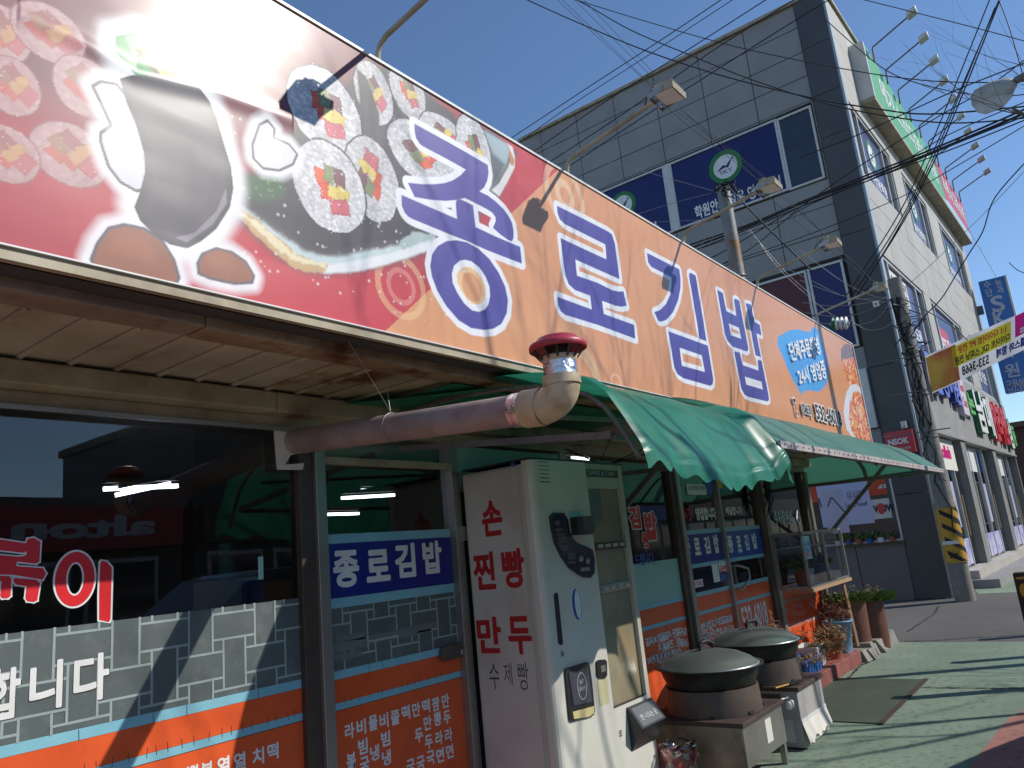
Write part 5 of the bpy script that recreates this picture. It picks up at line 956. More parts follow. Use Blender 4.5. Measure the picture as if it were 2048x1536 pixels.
# ---------------------------------------------------------------- bollards
for k, (x, y, lb) in enumerate(((8.1, -[(-0.804,0.938)][0][0]-.06, 'black bollard with yellow reflector at the right edge of the picture'), (9.95, .55, 'black bollard standing farther along the pavement edge'), (11.6, .5, 'black bollard farthest along the pavement edge'))):
    t = thing('bollard', (x, y, 0), lb, 'bollard', 'bollards along the pavement edge')
    MB().box((x-.06, y-.06, 0), (x+.06, y+.06, .95)).build('post', M['dark_in'], t, bevel=.01)
    MB().prism(ell((-y, .80), .035, .06, 20), FX(x-.06), .001, .004).build('reflector', M['yellow'], t); MB().prism(quad(-y-.04, .895, -y+.03, .915), FX(x-.06), .001, .004).build('reflector', M['yellow'], t)
# ---------------------------------------------------------------- grey building
bd = thing('grey_building', (16.35, 6, 0), 'three storey grey stone building with navy window films and a phone shop below', 'building')
def bp(name, mb, mat, parent=None, bevel=0, label=None): return part(name, mb, mat, parent or bd, bevel, label)
W1 = 8.45; LEN = 14.9; HT = 13.05
def bq(s_, d, z): return FB(s_, z, -d)
# face toward camera: panels (granite) built one by one
cols = [11.08, 10.36, 9.175, 8.012, 6.835, 5.628, 4.472, 3.262]; rows = [13.0, 12.42, 11.80, 11.21, 10.61, 9.95, 9.35, 8.72, 8.13, 7.53, 6.97, 6.3, 5.65, 5.0, 4.5, 3.9, 3.3, 2.6, 1.95, 1.3, .65, 0]
bp('core_wall', MB().box((16.42, 2.95, 0), (24, 11.08, HT-.06)), M['joint'])
wins = [(3.31, 8.72, 8.93+2.2, 10.56), (3.26, 4.98, 7.9, 6.95), (3.25, 1.0, 6.65, 2.47)]
for i in range(len(cols)-1):
    for j in range(len(rows)-1):
        y1_, y0_, z1_, z0_ = cols[i], cols[i+1], rows[j], rows[j+1]
        segs = [(y0_, z0_, y1_, z1_)]
        for (wa, wb_, wc, wd_) in wins:
            ns = []
            for (a0, b0, a1, b1) in segs:
                ia0, ia1, ib0, ib1 = max(a0, wa), min(a1, wc), max(b0, wb_), min(b1, wd_)
                if ia0 < ia1-.01 and ib0 < ib1-.01:
                    if b0 < ib0-.01: ns.append((a0, b0, a1, ib0))
                    if ib1 < b1-.01: ns.append((a0, ib1, a1, b1))
                    if a0 < ia0-.01: ns.append((a0, ib0, ia0, ib1))
                    if ia1 < a1-.01: ns.append((ia1, ib0, a1, ib1))
                else: ns.append((a0, b0, a1, b1))
            segs = ns
        if z1_ <= 1.96: continue
        for (a0, b0, a1, b1) in segs: bp('stone_panel', MB().box((16.35+random.uniform(-.004, .004), a0+.009, b0+.009), (16.42, a1-.009, b1-.009)), M['granite'])
for k in range(9): bp('stone_panel', MB().box((16.352, 3.27+k*.9, 0), (16.42, 4.155+k*.9, 1.08 if k < 1 else 1.10)), M['dado'])
bp('stone_panel', MB().box((16.352, 3.3, 1.12), (16.42, 3.38, 2.4)), M['granite2'])
prev = 0
for z in (1.95, 3.15, 4.5, 6.1, 7.35, 8.35, 9.60, 10.61, 11.80, 13.0): 
    bp('corner_pilaster', MB().box((16.30, 2.66, prev+.012), (16.42, 3.25, z)), M['granite2']); prev = z
bp('roof_coping', MB().box((16.27, 2.6, HT-.05), (24, 11.1, HT+.03)), M['cream'])
def window_f(y0, z0, y1, z1, mat, nm='window', fw=.05):
    f = bp(nm, MB(), None); me_ = MB()
    for (a, b, c, d) in ((y0-fw, z0-fw, y1+fw, z0), (y0-fw, z1, y1+fw, z1+fw), (y0-fw, z0, y0, z1), (y1, z0, y1+fw, z1)): me_.box((16.315, a, b), (16.40, c, d))
    nf = bp(nm, me_, M['alu'], bevel=.004); bpy.data.objects.remove(f)
    bp('pane', MB().box((16.36, y0, z0), (16.38, y1, z1)), mat, nf); return nf
wA = window_f(6.95, 8.80, 11.0, 10.47, M['navy']); wB = window_f(4.145, 8.81, 6.71, 10.46, M['navy']); wC = window_f(3.375, 8.79, 4.04, 10.44, M['dkglass'])
wD = window_f(4.13, 5.05, 7.85, 6.83, M['maroon']); wE = window_f(3.38, 5.05, 4.01, 6.83, M['navy'])
def logo(fr, c0, r, parent, sx=1):
    MB().prism([ell(c0, r*sx, r, 48), ell(c0, r*.72*sx, r*.72, 48)[::-1]], fr, .004, .008).build('logo_ring', M['lgreen'], parent)
    MB().prism(ell(c0, r*.72*sx, r*.72, 40), fr, .003, .006).build('logo_disc', M['wvinyl'], parent)
    mb = MB(); k = r*.5
    P_ = lambda *a: [(c0[0]+x*k*sx, c0[1]+y*k) for x, y in a]
    mb.prism(P_((-1.1, -.35), (-.6, .05), (-.2, .25), (.1, .05), (.5, .45), (.9, .7), (.55, .1), (.3, -.25), (0, -.1), (-.5, -.2)), fr, .0065, .008); mb.prism(P_((.75, .75), (1.15, .95), (1.0, .7), (1.1, .5), (.9, .62)), fr, .0065, .008)
    text(mb, 'SKY', fr, [(c0[0]-.75*k*sx, c0[1]-.35*k), (c0[0]+.75*k*sx, c0[1]-.85*k)], .008, 0); mb.build('logo_print', M['navy'], parent)
F2 = FX(16.36); logo(F2, [(-5.406,9.882)][0], .405, wB); logo(F2, [(-8.153,9.932)][0], .37, wA)
text(MB(), '학원안의 작은 영어도시', F2, [(-6.31, 9.20), (-4.25, 8.86)], .005, .03).build('window_lettering', M['wvinyl'], wB)
text(MB(), '수능 단과', F2, [(-8.62, 9.20), (-7.27, 8.86)], .005, .03).build('window_lettering', M['wvinyl'], wA)
bp('window_mullion', MB().box((16.318, 6.762, 8.76), (16.40, 6.898, 10.52)), M['alu'])
# shop window on the side
sw = window_f(3.30, 1.14, 6.6, 2.42, M['dkglass'], 'shop_window', .04)
MB().prism(quad(-6.58, 2.0, -3.31, 2.41), F2, .002, .006).build('orange_band', M['orangered'], sw)
MB().prism(quad(-4.70, 1.48, -3.71, 2.33), F2, .008, .012).build('poster', M['skyp'], sw)
MB().prism(quad(-4.62, 1.34, -4.2, 2.22), F2, .013, .015).build('poster', pm('pale_lilac', (.55, .5, .62), None, 2, .4), sw)
mb = MB(); text(mb, '모든 순간을', F2, [(-4.137,2.139),(-3.864,2.026)], .014, 0); text(mb, '가장 나답게', F2, [(-4.135,2.059),(-3.875,1.966)], .014, 0); text(mb, 'Galaxy Note8', F2, [(-4.205,1.91),(-3.786,1.799)], .014, .01); mb.build('poster_print', M['ink'], sw)
mb = MB(); 
for p, q in (([(-4.688,2.066),(-4.665,1.902)]), ([(-4.445,2.054),(-4.536,1.887)]), ([(-4.419,2.05),(-4.235,1.746)])): stroke(mb, [p, q], F2, .03, .016)
mb.build('poster_picture', M['navy2'], sw)
MB().prism(quad(*( [(-3.798,1.543)][0]+[(-3.244,1.923)][0])), F2, .007, .008).build('grey_panel', M['alu'], sw)
mb = MB(); text(mb, 'WOW', F2, [(-3.69,1.814),(-3.31,1.66)], .010, .06); mb.build('window_lettering', M['ink'], sw); MB().prism(ell([(-3.551,1.734)][0], .07, .11), F2, .011, .012).build('logo_disc', M['sred'], sw)
MB().prism([(-3.541,2.123),(-3.48,2.193),(-3.288,2.184),(-3.286,2.115)][::-1], F2, .0065, .007).build('white_tab', M['alu'], sw); text(MB(), '8', F2, [(-3.458,2.181),(-3.419,2.129)], .009, .02).build('window_lettering', M['sred'], sw)
MB().box((16.25, 3.24, 1.07), (16.349, 6.7, 1.10)).build('window_ledge', M['brown'], sw)
for k in range(6):
    x_, y_ = 16.28, 3.45+k*.2; MB().lathe([(.05, 0), (.065, .09), (0, .09)], (x_, y_, 1.101), 12).build('ledge_pot', M[('terracotta', 'white', 'blueplastic', 'terracotta', 'navy2', 'white')[k]], sw); mb = MB(); leaves(mb, (x_, y_, 1.19), .05, 24, .12, .8, 30+k); mb.build('ledge_plant', M['leaf'], sw)
ns = thing('security_sign', (16.2, 2.97, 2.9), 'red NSOK security sign on the dark corner pilaster', 'sign'); q = [(-3.19,3.157),(-2.699,3.13),(-2.687,2.707),(-3.177,2.851),(-3.21,2.925)]
MB().box((16.2, -q[0][0]+.02, 2.72), (16.29, -q[1][0], 3.16)).build('sign_box', M['sred'], ns); FN = FX(16.2)
mb = MB(); text(mb, 'NSOK', FN, [(-3.155, 3.02), (-2.79, 2.90)], .003, .05); text(mb, 'CCTV 작동중', FN, [(-2.99, 2.835), (-2.78, 2.795)], .003, .02); mb.build('sign_lettering', M['wvinyl'], ns)
ac = thing('cctv_box', (16.25, 2.82, 3.2), 'small white alarm box above the red security sign', 'alarm box'); MB().box((16.2, 2.77, 3.19), (16.295, 2.87, 3.33)).build('housing', M['white'], ac, bevel=.01); MB().lathe([(.012, 0), (.012, .006), (0, .006)], T=lambda a, b, c: (16.2-c, 2.82+a, 3.22+b), n=10).build('indicator', M['black'], ac)
wp = thing('white_panel', (16.2, 3.33, 3.2), 'plain white panel box on the grey wall behind the sign end', 'panel'); MB().box((16.2, 3.285, 3.3), (16.295, 3.62, 4.50)).build('panel_box', M['alu'], wp)
# street face
bp('street_wall', MB().box((0, .12, 3.22), (LEN, .4, HT-.06), lambda a, b, c: FB(a, c, -b)), M['joint'])
bp('street_ground_wall', MB().box((0, 1.2, 0), (LEN, 1.4, 3.22), lambda a, b, c: FB(a, c, -b)), M['joint'])
w3 = [(.30, 3.72), (4.95, 8.0), (9.75, 13.9)]; w2 = [(.30, 4.15), (4.95, 9.2), (10.6, 13.9)]
def strip(z0, z1, holes, n=9, mat='stone', nm='stone_panel'):
    xs_ = [0.15]; 
    for (a, b) in holes: xs_ += [a, b]
    xs_.append(LEN)
    for k in range(0, len(xs_), 2):
        L_ = xs_[k+1]-xs_[k]
        if L_ < .05: continue
        m_ = max(1, round(L_/1.25)) 
        for i in range(m_): bp(nm, MB().box((xs_[k]+L_*i/m_+.006, 0+random.uniform(0, .004), z0+.006), (xs_[k]+L_*(i+1)/m_-.006, .12, z1-.006), lambda a, b, c: FB(a, c, -b)), M[mat])
z = 3.22
for z0, z1 in ((3.24, 3.9), (3.9, 4.5), (4.5, 5.05)): strip(z0, z1, [])
strip(5.05, 6.86, w2)
for z0, z1 in ((6.86, 7.5), (7.5, 8.1), (8.1, 8.68)): strip(z0, z1, [])
strip(8.68, 10.4, w3)
for z0, z1 in ((10.4, 11.2), (11.2, 12.0), (12.0, HT-.05)): strip(z0, z1, [])
bp('corner_strip', MB().box((-.03, -.02, 0), (.14, .14, HT), lambda a, b, c: FB(a, c, -b)), pm('pale_blue_metal', (.42, .46, .48), (.36, .40, .42), 2, .4, .3))
bp('roof_coping', MB().box((-.08, -.06, HT-.04), (LEN+.05, .5, HT+.03), lambda a, b, c: FB(a, c, -b)), M['cream'])
bp('street_roof', MB().box((0, .3, HT-.2), (LEN, 8.5, HT-.1), lambda a, b, c: FB(a, c, -b)), M['joint'])
bp('end_wall', MB().box((LEN-.05, .1, 0), (LEN, 8.5, HT-.1), lambda a, b, c: FB(a, c, -b)), M['stone'])
def sbox(a0, z0, a1, z1, d0, d1): return MB().box((a0, d0, z0), (a1, d1, z1), lambda a, b, c: FB(a, c, -b))
def swin(a0, z0, a1, z1, mat, splits, lg=None, txt=None):
    fw = .06; mb = MB()
    for b_ in ((a0, z0, a1, z0+fw), (a0, z1-fw, a1, z1), (a0, z0+fw, a0+fw, z1-fw), (a1-fw, z0+fw, a1, z1-fw)): mb.box((b_[0], .03, b_[1]), (b_[2], .12, b_[3]), lambda a, b, c: FB(a, c, -b))
    for s_ in splits: mb.box((s_-.035, .035, z0+fw), (s_+.035, .11, z1-fw), lambda a, b, c: FB(a, c, -b))
    f = bp('window', mb, M['alu'])
    ed = [a0+fw]+list(splits)+[a1-fw]
    for i in range(len(ed)-1):
        m_ = mat if (i == (1 if len(splits) > 1 else 0)) else M['dkglass']; bp('pane', sbox(ed[i]+.001, z0+fw, ed[i+1]-.001, z1-fw, .09, .10), m_, f)
    return f
FB2 = Fr(FB(0, 0, -.088), FB.u)
f = swin(.30, 8.68, 3.72, 10.4, M['navy2'], [.95, 3.0]); logo(FB2, (1.98, 9.75), .38, f); text(MB(), '과학전문학원', FB2, [(1.15, 9.22), (2.85, 8.92)], .004, .03).build('window_lettering', M['wvinyl'], f)
f = swin(4.95, 8.68, 8.0, 10.4, M['navy2'], [5.4, 7.2]); logo(FB2, (6.3, 9.75), .36, f); text(MB(), '영재전문학원', FB2, [(5.5, 9.22), (7.1, 8.92)], .004, .03).build('window_lettering', M['wvinyl'], f)
f = swin(9.75, 8.68, 13.9, 10.4, M['navy2'], [10.3, 12.8]); logo(FB2, (11.4, 9.75), .36, f); text(MB(), '영재전문학원', FB2, [(10.5, 9.22), (12.6, 8.92)], .004, .03).build('window_lettering', M['wvinyl'], f)
f = swin(.30, 5.05, 4.15, 6.86, M['navy2'], [.8, 3.4]); MB().prism(quad(1.0, 6.1, 2.6, 6.72), FB2, .003, .006).build('notice', M['paper'], f); mb = MB(); text(mb, '수학 영어', FB2, [(1.1, 6.66), (2.5, 6.42)], .008, .02); text(mb, '국어 과학', FB2, [(1.1, 6.38), (2.5, 6.14)], .008, .02); mb.build('notice_print', M['ink'], f); text(MB(), '공부 도원', FB2, [(1.6, 5.7), (3.2, 5.35)], .004, .03).build('window_lettering', M['wvinyl'], f)
f = swin(4.95, 5.05, 9.2, 6.86, M['navy2'], [5.5, 8.3]); text(MB(), 'BEST 영수 전문', FB2, [(5.7, 6.1), (8.2, 5.6)], .004, .03).build('window_lettering', M['wvinyl'], f); MB().prism(quad(5.6, 5.8, 7.0, 6.3), FB2, .002, .0035).build('red_patch', M['sred'], f)
f = swin(10.6, 5.05, 13.9, 6.86, M['navy2'], [11.0, 13.2]); text(MB(), '종합 전문', FB2, [(11.2, 5.9), (13.0, 5.5)], .004, .03).build('window_lettering', M['wvinyl'], f)
# sign boards on top
sb = thing('roof_signboard', tuple(FB(8, 11, .2)), 'long green and red signboard along the top of the grey building', 'sign')
sbox(1.55, 10.85, 14.6, 10.95, -.32, 0).build('bottom_frame', M['cream'], sb); sbox(1.55, 10.95, 1.66, 12.38, -.32, 0).build('end_frame', M['alu'], sb)
mbg = MB(); mbg.prism([(1.66, 10.95), (10.2, 10.95), (9.6, 12.38), (1.66, 12.38)], FB, .02, .31); mbg.build('green_board', M['sgreen'], sb)
mbg = MB(); mbg.prism([(10.24, 10.95), (14.6, 10.95), (14.6, 12.38), (9.64, 12.38)], FB, .02, .31); mbg.build('red_board', M['sred'], sb)
mbg = MB(); mbg.prism([(9.4, 10.95), (14.6, 10.95), (14.6, 11.2), (10.5, 11.2)], FB, .312, .316); mbg.build('pale_band', M['scyan'], sb)
mb = MB(); text(mb, '메가스터디영어학원', FB, [(2.6, 12.0), (9.3, 11.35)], .315, .02); text(mb, '푸른사고력수학', FB, [(10.2, 12.1), (14.2, 11.45)], .32, .02); mb.build('board_lettering', M['wvinyl'], sb)
hd = [(-1.671,11.48)][0]
for k in range(10):
    s_ = 2.55+k*1.28; t = thing('board_lamp', FB(s_, 12.65, .1), ('lamp on a thin arm above the green signboard, number %s from the building corner' if k < 6 else 'reddish lamp on a thin arm above the red signboard, number %s from the far end') % ('one two three four five six four three two one'.split()[k]), 'lamp', 'lamps above the roof signboard')
    T = lambda a, z_, c: FB(s_+a, z_, c); mt = M['alu'] if k < 6 else M['flash']
    MB().tube([T(0, 12.3, .33), T(0, 12.66, .34), T(0, 12.70, .36), T(0, 13.05, 1.22)], .02, 6).build('arm', M['framegr'], t)
    MB().box((-.13, 1.2, 13.0), (.13, 1.42, 13.12), lambda a, b, c: T(a, c+ (b-1.2)*.35, b)).build('lamp_head', mt, t, bevel=.02)
hv = thing('rooftop_unit', FB(9.3, 13.2, -.6), 'grey metal rooftop unit behind the signboard lamps', 'rooftop unit'); mb = MB(); sbox(8.6, 13.03, 9.6, 14.2, .3, 1.3).build('casing', M['framegr'], hv)
for k in range(6): sbox(9.7+k*.5, 13.03, 9.78+k*.5, 13.8-.05*k, .3, .4).build('rail_post', M['framegr'], hv)
sbox(9.6, 13.7, 12.4, 13.76, .3, .36).build('hand_rail', M['framegr'], hv)
# ground floor of street face
for a0, a1 in ((.16, 1.0), (4.43, 5.02), (9.5, 10.1), (14.75, LEN)): bp('column', sbox(a0, .3, a1, 3.22, -.02 if a0 > .5 else .0, .75), M['stone'] if a0 < .5 else pm('grey_render', (.24, .235, .22), (.20, .195, .185), 2, .7))
bp('fascia_band', sbox(.15, 3.18, LEN, 3.23, -.06, .7), M['granite'])
bp('fascia_wall', sbox(.15, 3.231, LEN, 4.95, -.03, -.004), pm('grey_fascia', (.26, .25, .235), (.33, .32, .30), 1.2, .7, c3=(.18, .17, .16), s3=4, a3=.4))
bp('pavement_step', sbox(1.7, 0, LEN+2, .17, -.55, .8), M['granite']); bp('pavement_step', sbox(1.9, .171, LEN+2, .34, -.2, .8), M['stone'])
for (a0, a1) in ((1.0, 4.43), (5.02, 9.5), (10.1, 14.75)):
    f = bp('shop_window', sbox(a0, .34, a0+.06, 3.18, .08, .2), M['alu'])
    bp('pane', sbox(a0+.07, .36, a1-.02, 3.16, .14, .15), M['glass'], f)
    for k in range(1, 4): bp('mullion', sbox(a0+(a1-a0)*k/4-.025, .35, a0+(a1-a0)*k/4+.025, 3.17, .10, .17), M['alu'], f)
    bp('film', sbox(a0+.3, 2.5, a0+(a1-a0)*.45, 3.1, .120, .125), M['wvinyl'], f); bp('film', sbox(a0+.1, .4, a0+(a1-a0)*.8, .95, .120, .125), pm('lilac_film', (.30, .30, .62), (.6, .6, .75), 4, .4), f)
    bp('film', sbox(a0+(a1-a0)*.5, 1.2, a0+(a1-a0)*.62, 2.2, .120, .125), M['skyp'], f); bp('door_handle', sbox(a0+(a1-a0)*.74, 1.0, a0+(a1-a0)*.75, 1.9, .05, .08), M['wood'], f)
bp('shop_back', sbox(.9, .3, LEN, 3.2, 1.15, 1.19), pm('shop_interior', (.30, .28, .26), (.12, .11, .12), 1.4, .7))
f = bp('shop_fascia_panel', sbox(1.3, 2.45, 4.0, 3.15, .09, .095), M['paper']); mb = MB(); mb.prism(ell((2.2, 2.85), .22, .2), FB, -.088, -.084); text(mb, 'olleh', FB, [(2.5, 3.0), (3.5, 2.7)], -.084, .05); bp('panel_print', mb, M['pinkb'], f)
# channel letters
def chan(s_, a0, a1, z0, z1, face, side, label, wt=.05):
    t = thing('channel_letters', FB(a0, z0, .03), label, 'sign letters'); mb = MB(); text(mb, s_, FB, [(a0, z1), (a1, z0)], .17, wt, thick=.13, res=24); mb.build('letter', side, t)
    mb = MB(); text(mb, s_, FB, [(a0, z1), (a1, z0)], .172, wt*.6); mb.build('letter_face', face, t); return t
dg = pm('dark_green_sign', (.02, .14, .05), None, 3, .5); lgm = pm('bright_green_sign', (.12, .45, .10), None, 3, .5)
chan('종합영어', 1.2, 4.3, 4.05, 4.95, pm('letter_blue', (.12, .16, .55), None, 3, .4), M['dblue'], 'dark blue raised letters behind the concrete pole'); chan('원', 4.32, 5.0, 4.02, 4.8, pm('letter_blue2', (.16, .2, .6), None, 3, .4), M['dblue'], 'last dark blue raised letter before the pink card sign', .04)
t = thing('card_sign', FB(5.1, 4, .1), 'pale pink card sign with red print between blue and green letters', 'sign'); sbox(5.1, 3.85, 5.9, 4.9, -.16, -.03).build('panel', pm('pink_white', (.68, .58, .64), None, 3, .5), t); mb = MB(); text(mb, 'Good', FB, [(5.2, 4.7), (5.8, 4.45)], .165, .02); text(mb, 'Care', FB, [(5.2, 4.3), (5.8, 4.05)], .165, .02); mb.build('print', M['sred'], t)
chan('논', 6.0, 6.9, 3.95, 4.5, lgm, lgm, 'small bright green raised letter after the pink card'); chan('남', 7.1, 8.6, 3.55, 4.75, M['wvinyl'], dg, 'large dark green raised letter with white face'); chan('매', 8.7, 9.9, 3.5, 4.75, M['wvinyl'], dg, 'dark green raised letter beside the red letters')
chan('인라원', 10.0, 13.0, 3.45, 4.7, M['sred'], M['red'], 'red raised letters near the far end of the grey building'); chan('삼', 13.1, 14.0, 3.4, 4.4, M['wvinyl'], dg, 'dark green raised letter after the red ones'); chan('동', 14.1, 14.8, 3.5, 4.2, lgm, lgm, 'last small bright green raised letter')
# ---------------------------------------------------------------- far block and projecting sign
fb_ = thing('brown_far_building', (36, 1.2, 0), 'low dark brown building beyond the grey one down the street', 'building')
MB().box((34, -.2, 0), (48, 6, 4.4)).build('wall', pm('brown_brick', (.09, .05, .045), (.07, .04, .038), 3, .8), fb_); MB().box((33.8, -.3, 4.4), (48.2, 6.2, 4.6)).build('roof', M['brown'], fb_)
for k in range(3): w_ = MB().box((33.95, .2+k*1.2, 1), (33.99, 1.0+k*1.2, 2.6)).build('window', M['alu'], fb_); MB().box((33.93, .26+k*1.2, 1.06), (33.949, .94+k*1.2, 2.54)).build('pane', M['dkglass'], w_)
MB().box((33.9, -.1, 2.9), (33.99, 1.5, 3.9)).build('shop_board', M['bblue'], fb_)
XS = 30.6
q = [(-2.034,9.342),(-1.244,9.327),(-1.494,5.331),(-2.03,5.317)]
M['psb'] = pm('projecting_sign_blue', (.03, .17, .52), None, 2, .4)
ps = thing('projecting_sign', (XS, -q[0][0], q[0][1]), 'tall blue projecting sign with SKY lettering at the far end of the grey building', 'sign')
a0_, a1_ = q[0][0], q[1][0]; z1_ = (q[0][1]+q[1][1])/2; z0_ = q[3][1]; FP = FX(XS)
MB().box((XS, -a1_, z0_), (XS+.35, -a0_, z1_)).build('sign_box', M['psb'], ps); MB().box((XS-.02, -a1_-.06, z0_), (XS+.36, -a1_-.002, z1_)).build('light_edge', M['alu'], ps)
mb = MB()
for s_, r in (('수', [(-1.897,9.3),(-1.688,9.033)]), ('능', [(-1.558,9.263),(-1.354,9.016)]), ('단', [(-1.887,9.009),(-1.686,8.73)]), ('과', [(-1.555,9.01),(-1.35,8.747)]), ('S', [(-1.819,8.702),(-1.43,8.123)]), ('K', [(-1.853,8.159),(-1.47,7.641)]), ('Y', [(-1.836,7.574),(-1.49,7.026)]), ('학', [(-1.861,6.924),(-1.504,6.448)]), ('원', [(-1.898,6.283),(-1.48,5.803)]), ('교육상담', [(-1.958,5.733),(-1.238,5.465)]), ('537-3388', [(-1.954,5.557),(-1.258,5.249)])):
    text(mb, s_, FP, r, .01, .02)
mb.build('sign_lettering', pm('pale_lettering', (.5, .54, .66), None, 3, .5), ps); bk = [(-2.254,8.508),(-2.091,8.209)]; MB().box((XS+.1, -bk[1][0], bk[1][1]), (XS+.25, -bk[0][0]+.6, bk[0][1])).build('bracket', M['framegr'], ps)
# banner across the street corner (seen from the back)
XBN = 13.5; b_ = [(-1.838,3.982),(-0.418,4.348),(-0.538,3.769),(-1.864,3.372)]
bn_ = thing('fabric_banner', (XBN, -b_[0][0], b_[0][1]), 'printed fabric banner seen from behind with mirrored diet gym text', 'banner')
tl, tr, br_, bl = [Vector((XBN, -p[0], p[1])) for p in b_]; k_ = 3.2; tr = tl+(tr-tl)*k_; br_ = bl+(br_-bl)*k_
def ban(u, v, c=0): p = tl.lerp(tr, u).lerp(bl.lerp(br_, u), v); return (p.x-.012*math.sin(u*60)*1-.02*math.sin(u*17+v*3)-c, p.y, p.z)
MB().grid(lambda u, v: ban(u, v), 160, 8).build('fabric', M['banw'], bn_)
def bpatch(u0, v0, u1, v1, mat, nm, c=.004): MB().grid(lambda u, v: ban(u0+(u1-u0)*u, v0+(v1-v0)*v, c), 24, 4).build(nm, mat, bn_)
bpatch(.002, .05, .10, .97, M['sunset'], 'sunset_print'); bpatch(.085, .10, .272, .62, M['yelb'], 'yellow_print', .008); bpatch(.285, .02, .42, .58, M['pinkb'], 'magenta_print', .008)
class FBan:
    def __call__(s, a, b, c=0): return ban(a, 1-b, c)
def btext(s_, u0, v0, u1, v1, mat, wt=.03): mb = MB(); text(mb, s_, FBan(), [(u0, 1-v0), (u1, 1-v1)], .014, wt, mirror=True); mb.build('banner_lettering', mat, bn_)
btext('1:1 다이어트 PT 전문', .105, .14, .258, .34, M['red']); btext('다이어트 GX, 스피닝 전문', .092, .38, .268, .60, M['ink']); btext('533-3668', .11, .68, .20, .92, M['ink']); btext('운동 헬스와 함께', .225, .66, .36, .90, M['dblue'], .05); btext('FITNESS', .30, .40, .40, .54, M['wvinyl'], .05)
pl_ = MB().tube([tl+Vector((0, .02, .1)), bl+Vector((0, .01, -.12))], .025, 8).build('end_batten', M['framegr'], bn_)
# ---------------------------------------------------------------- poles
pa_ = thing('concrete_pole', (15.75, 2.36, 0), 'weathered concrete utility pole with yellow and black warning wrap at the building corner', 'utility pole')
MB().tube([(15.75, 2.36, -.02), (15.75, 2.37, 6.0)], [.165, .125], 24).build('shaft', M['conc'], pa_)
MB().tube([(15.75, 2.36, .66), (15.75, 2.361, 1.62)], [.178, .173], 28, True).build('warning_wrap', M['yellow'], pa_)
for k in range(6):
    mb = MB(); n_ = 12
    for i in range(n_):
        def pt(i, dz): a_ = math.radians(90+i/n_*200+60); return (15.75+.181*math.cos(a_), 2.36+.181*math.sin(a_), min(1.60, max(.68, .40+k*.24+.40*(1-i/n_)+dz)))
        mb.add([pt(i, 0), pt(i+1, 0), pt(i+1, .085), pt(i, .085)], [(0, 1, 2, 3)])
    mb.build('black_stripe', M['ink'], pa_)
text(MB(), 'kt', FX(15.56), [(-2.42, .86), (-2.28, .74)], .012, .04).build('pole_mark', M['ink'], pa_); MB().box((15.56, 2.24, .98), (15.562, 2.5, 1.04)).build('id_plate', M['wvinyl'], pa_)
MB().tube([(15.75, 2.36, 1.62), (15.75, 2.361, 1.72)], [.19, .175], 24).build('collar', M['conc'], pa_)
for z in (2.9, 3.7, 4.3, 4.8): MB().tube([(15.75+.15*math.cos(a_), 2.365+.15*math.sin(a_), z) for a_ in np.linspace(0, 2*math.pi, 20)], .012, 5).build('steel_band', M['framegr'], pa_)
for z, L_ in ((3.0, .75), (3.75, .5), (4.4, .4)): MB().tube([(15.6, 2.35, z), (15.6, 2.35-L_*.5, z), (15.55, 2.35+L_, z+.02)], .012, 5).build('step_bolt', M['framegr'], pa_)
rc = random.Random(9)
for k in range(7):
    mb = MB(); pts = [(15.75-.14-.02*rc.random(), 2.36+rc.uniform(-.12, .12)+.03*math.sin(i*1.3+k), 5.6-i*.5) for i in range(5+rc.randint(0, 5))]; mb.tube(pts, .012, 5, False); mb.build('down_cable', M['rubber'], pa_)
mb = MB()
for k in range(26):
    a_ = rc.uniform(0, 6.28); p = Vector((15.75+.15*math.cos(a_), 2.36+.15*math.sin(a_), 5.0+rc.uniform(-.5, .5))); mb.tube([p, p+Vector((rc.uniform(-.3, .1), rc.uniform(-.3, .3), rc.uniform(-.1, .1))), p+Vector((rc.uniform(-.15, .1), rc.uniform(-.2, .2), rc.uniform(-.3, .1)))], .01, 4, False)
mb.build('cable_tangle', M['rubber'], pa_)
ktb = thing('cable_tag', (14.5, 2.9, 5.0), 'small white kt tag hanging on the cables by the concrete pole', 'tag'); q = [(-2.691,5.469),(-2.59,5.364)]; MB().prism(rect(q)[::-1], FX(15.0), 0, .01).build('plate', M['wvinyl'], ktb); text(MB(), 'kt', FX(15.0), [(-2.657,5.444),(-2.615,5.389)], .012, .03).build('tag_print', M['ink'], ktb)
XP = 11.5; q = [(-3.927,7.092),(-3.874,5.434)]; bx = -(q[0][0]+q[1][0])/2
pb_ = thing('rusty_pole', (XP, bx, 0), 'rust-streaked steel pole rising behind the sign in front of the navy window', 'utility pole'); MB().tube([(XP, bx, 0), (XP, bx, q[0][1])], [.13, .105], 20).build('shaft', pm('rusty_galvanised', (.22, .23, .23), (.16, .165, .165), 3, .6, .3, c3=(.22, .10, .03), s3=2.2, a3=.9), pb_)
zt0 = q[0][1]; mb = MB()
for k in range(18): p = Vector((XP-.08, bx+rc.uniform(-.12, .12), zt0-.1+rc.uniform(-.1, .08))); mb.tube([p, p+Vector((-.05, rc.uniform(-.25, .1), rc.uniform(-.1, .1))), p+Vector((0, rc.uniform(-.3, .1), rc.uniform(-.25, .05)))], .009, 4, False)
mb.build('cable_tangle', M['rubber'], pb_)
for k in range(3): MB().tube([(XP+.125*math.cos(a_), bx+.125*math.sin(a_), zt0-1.6-k*.09) for a_ in np.linspace(0, 2*math.pi, 16)], .01, 5).build('steel_band', M['steel'], pb_)
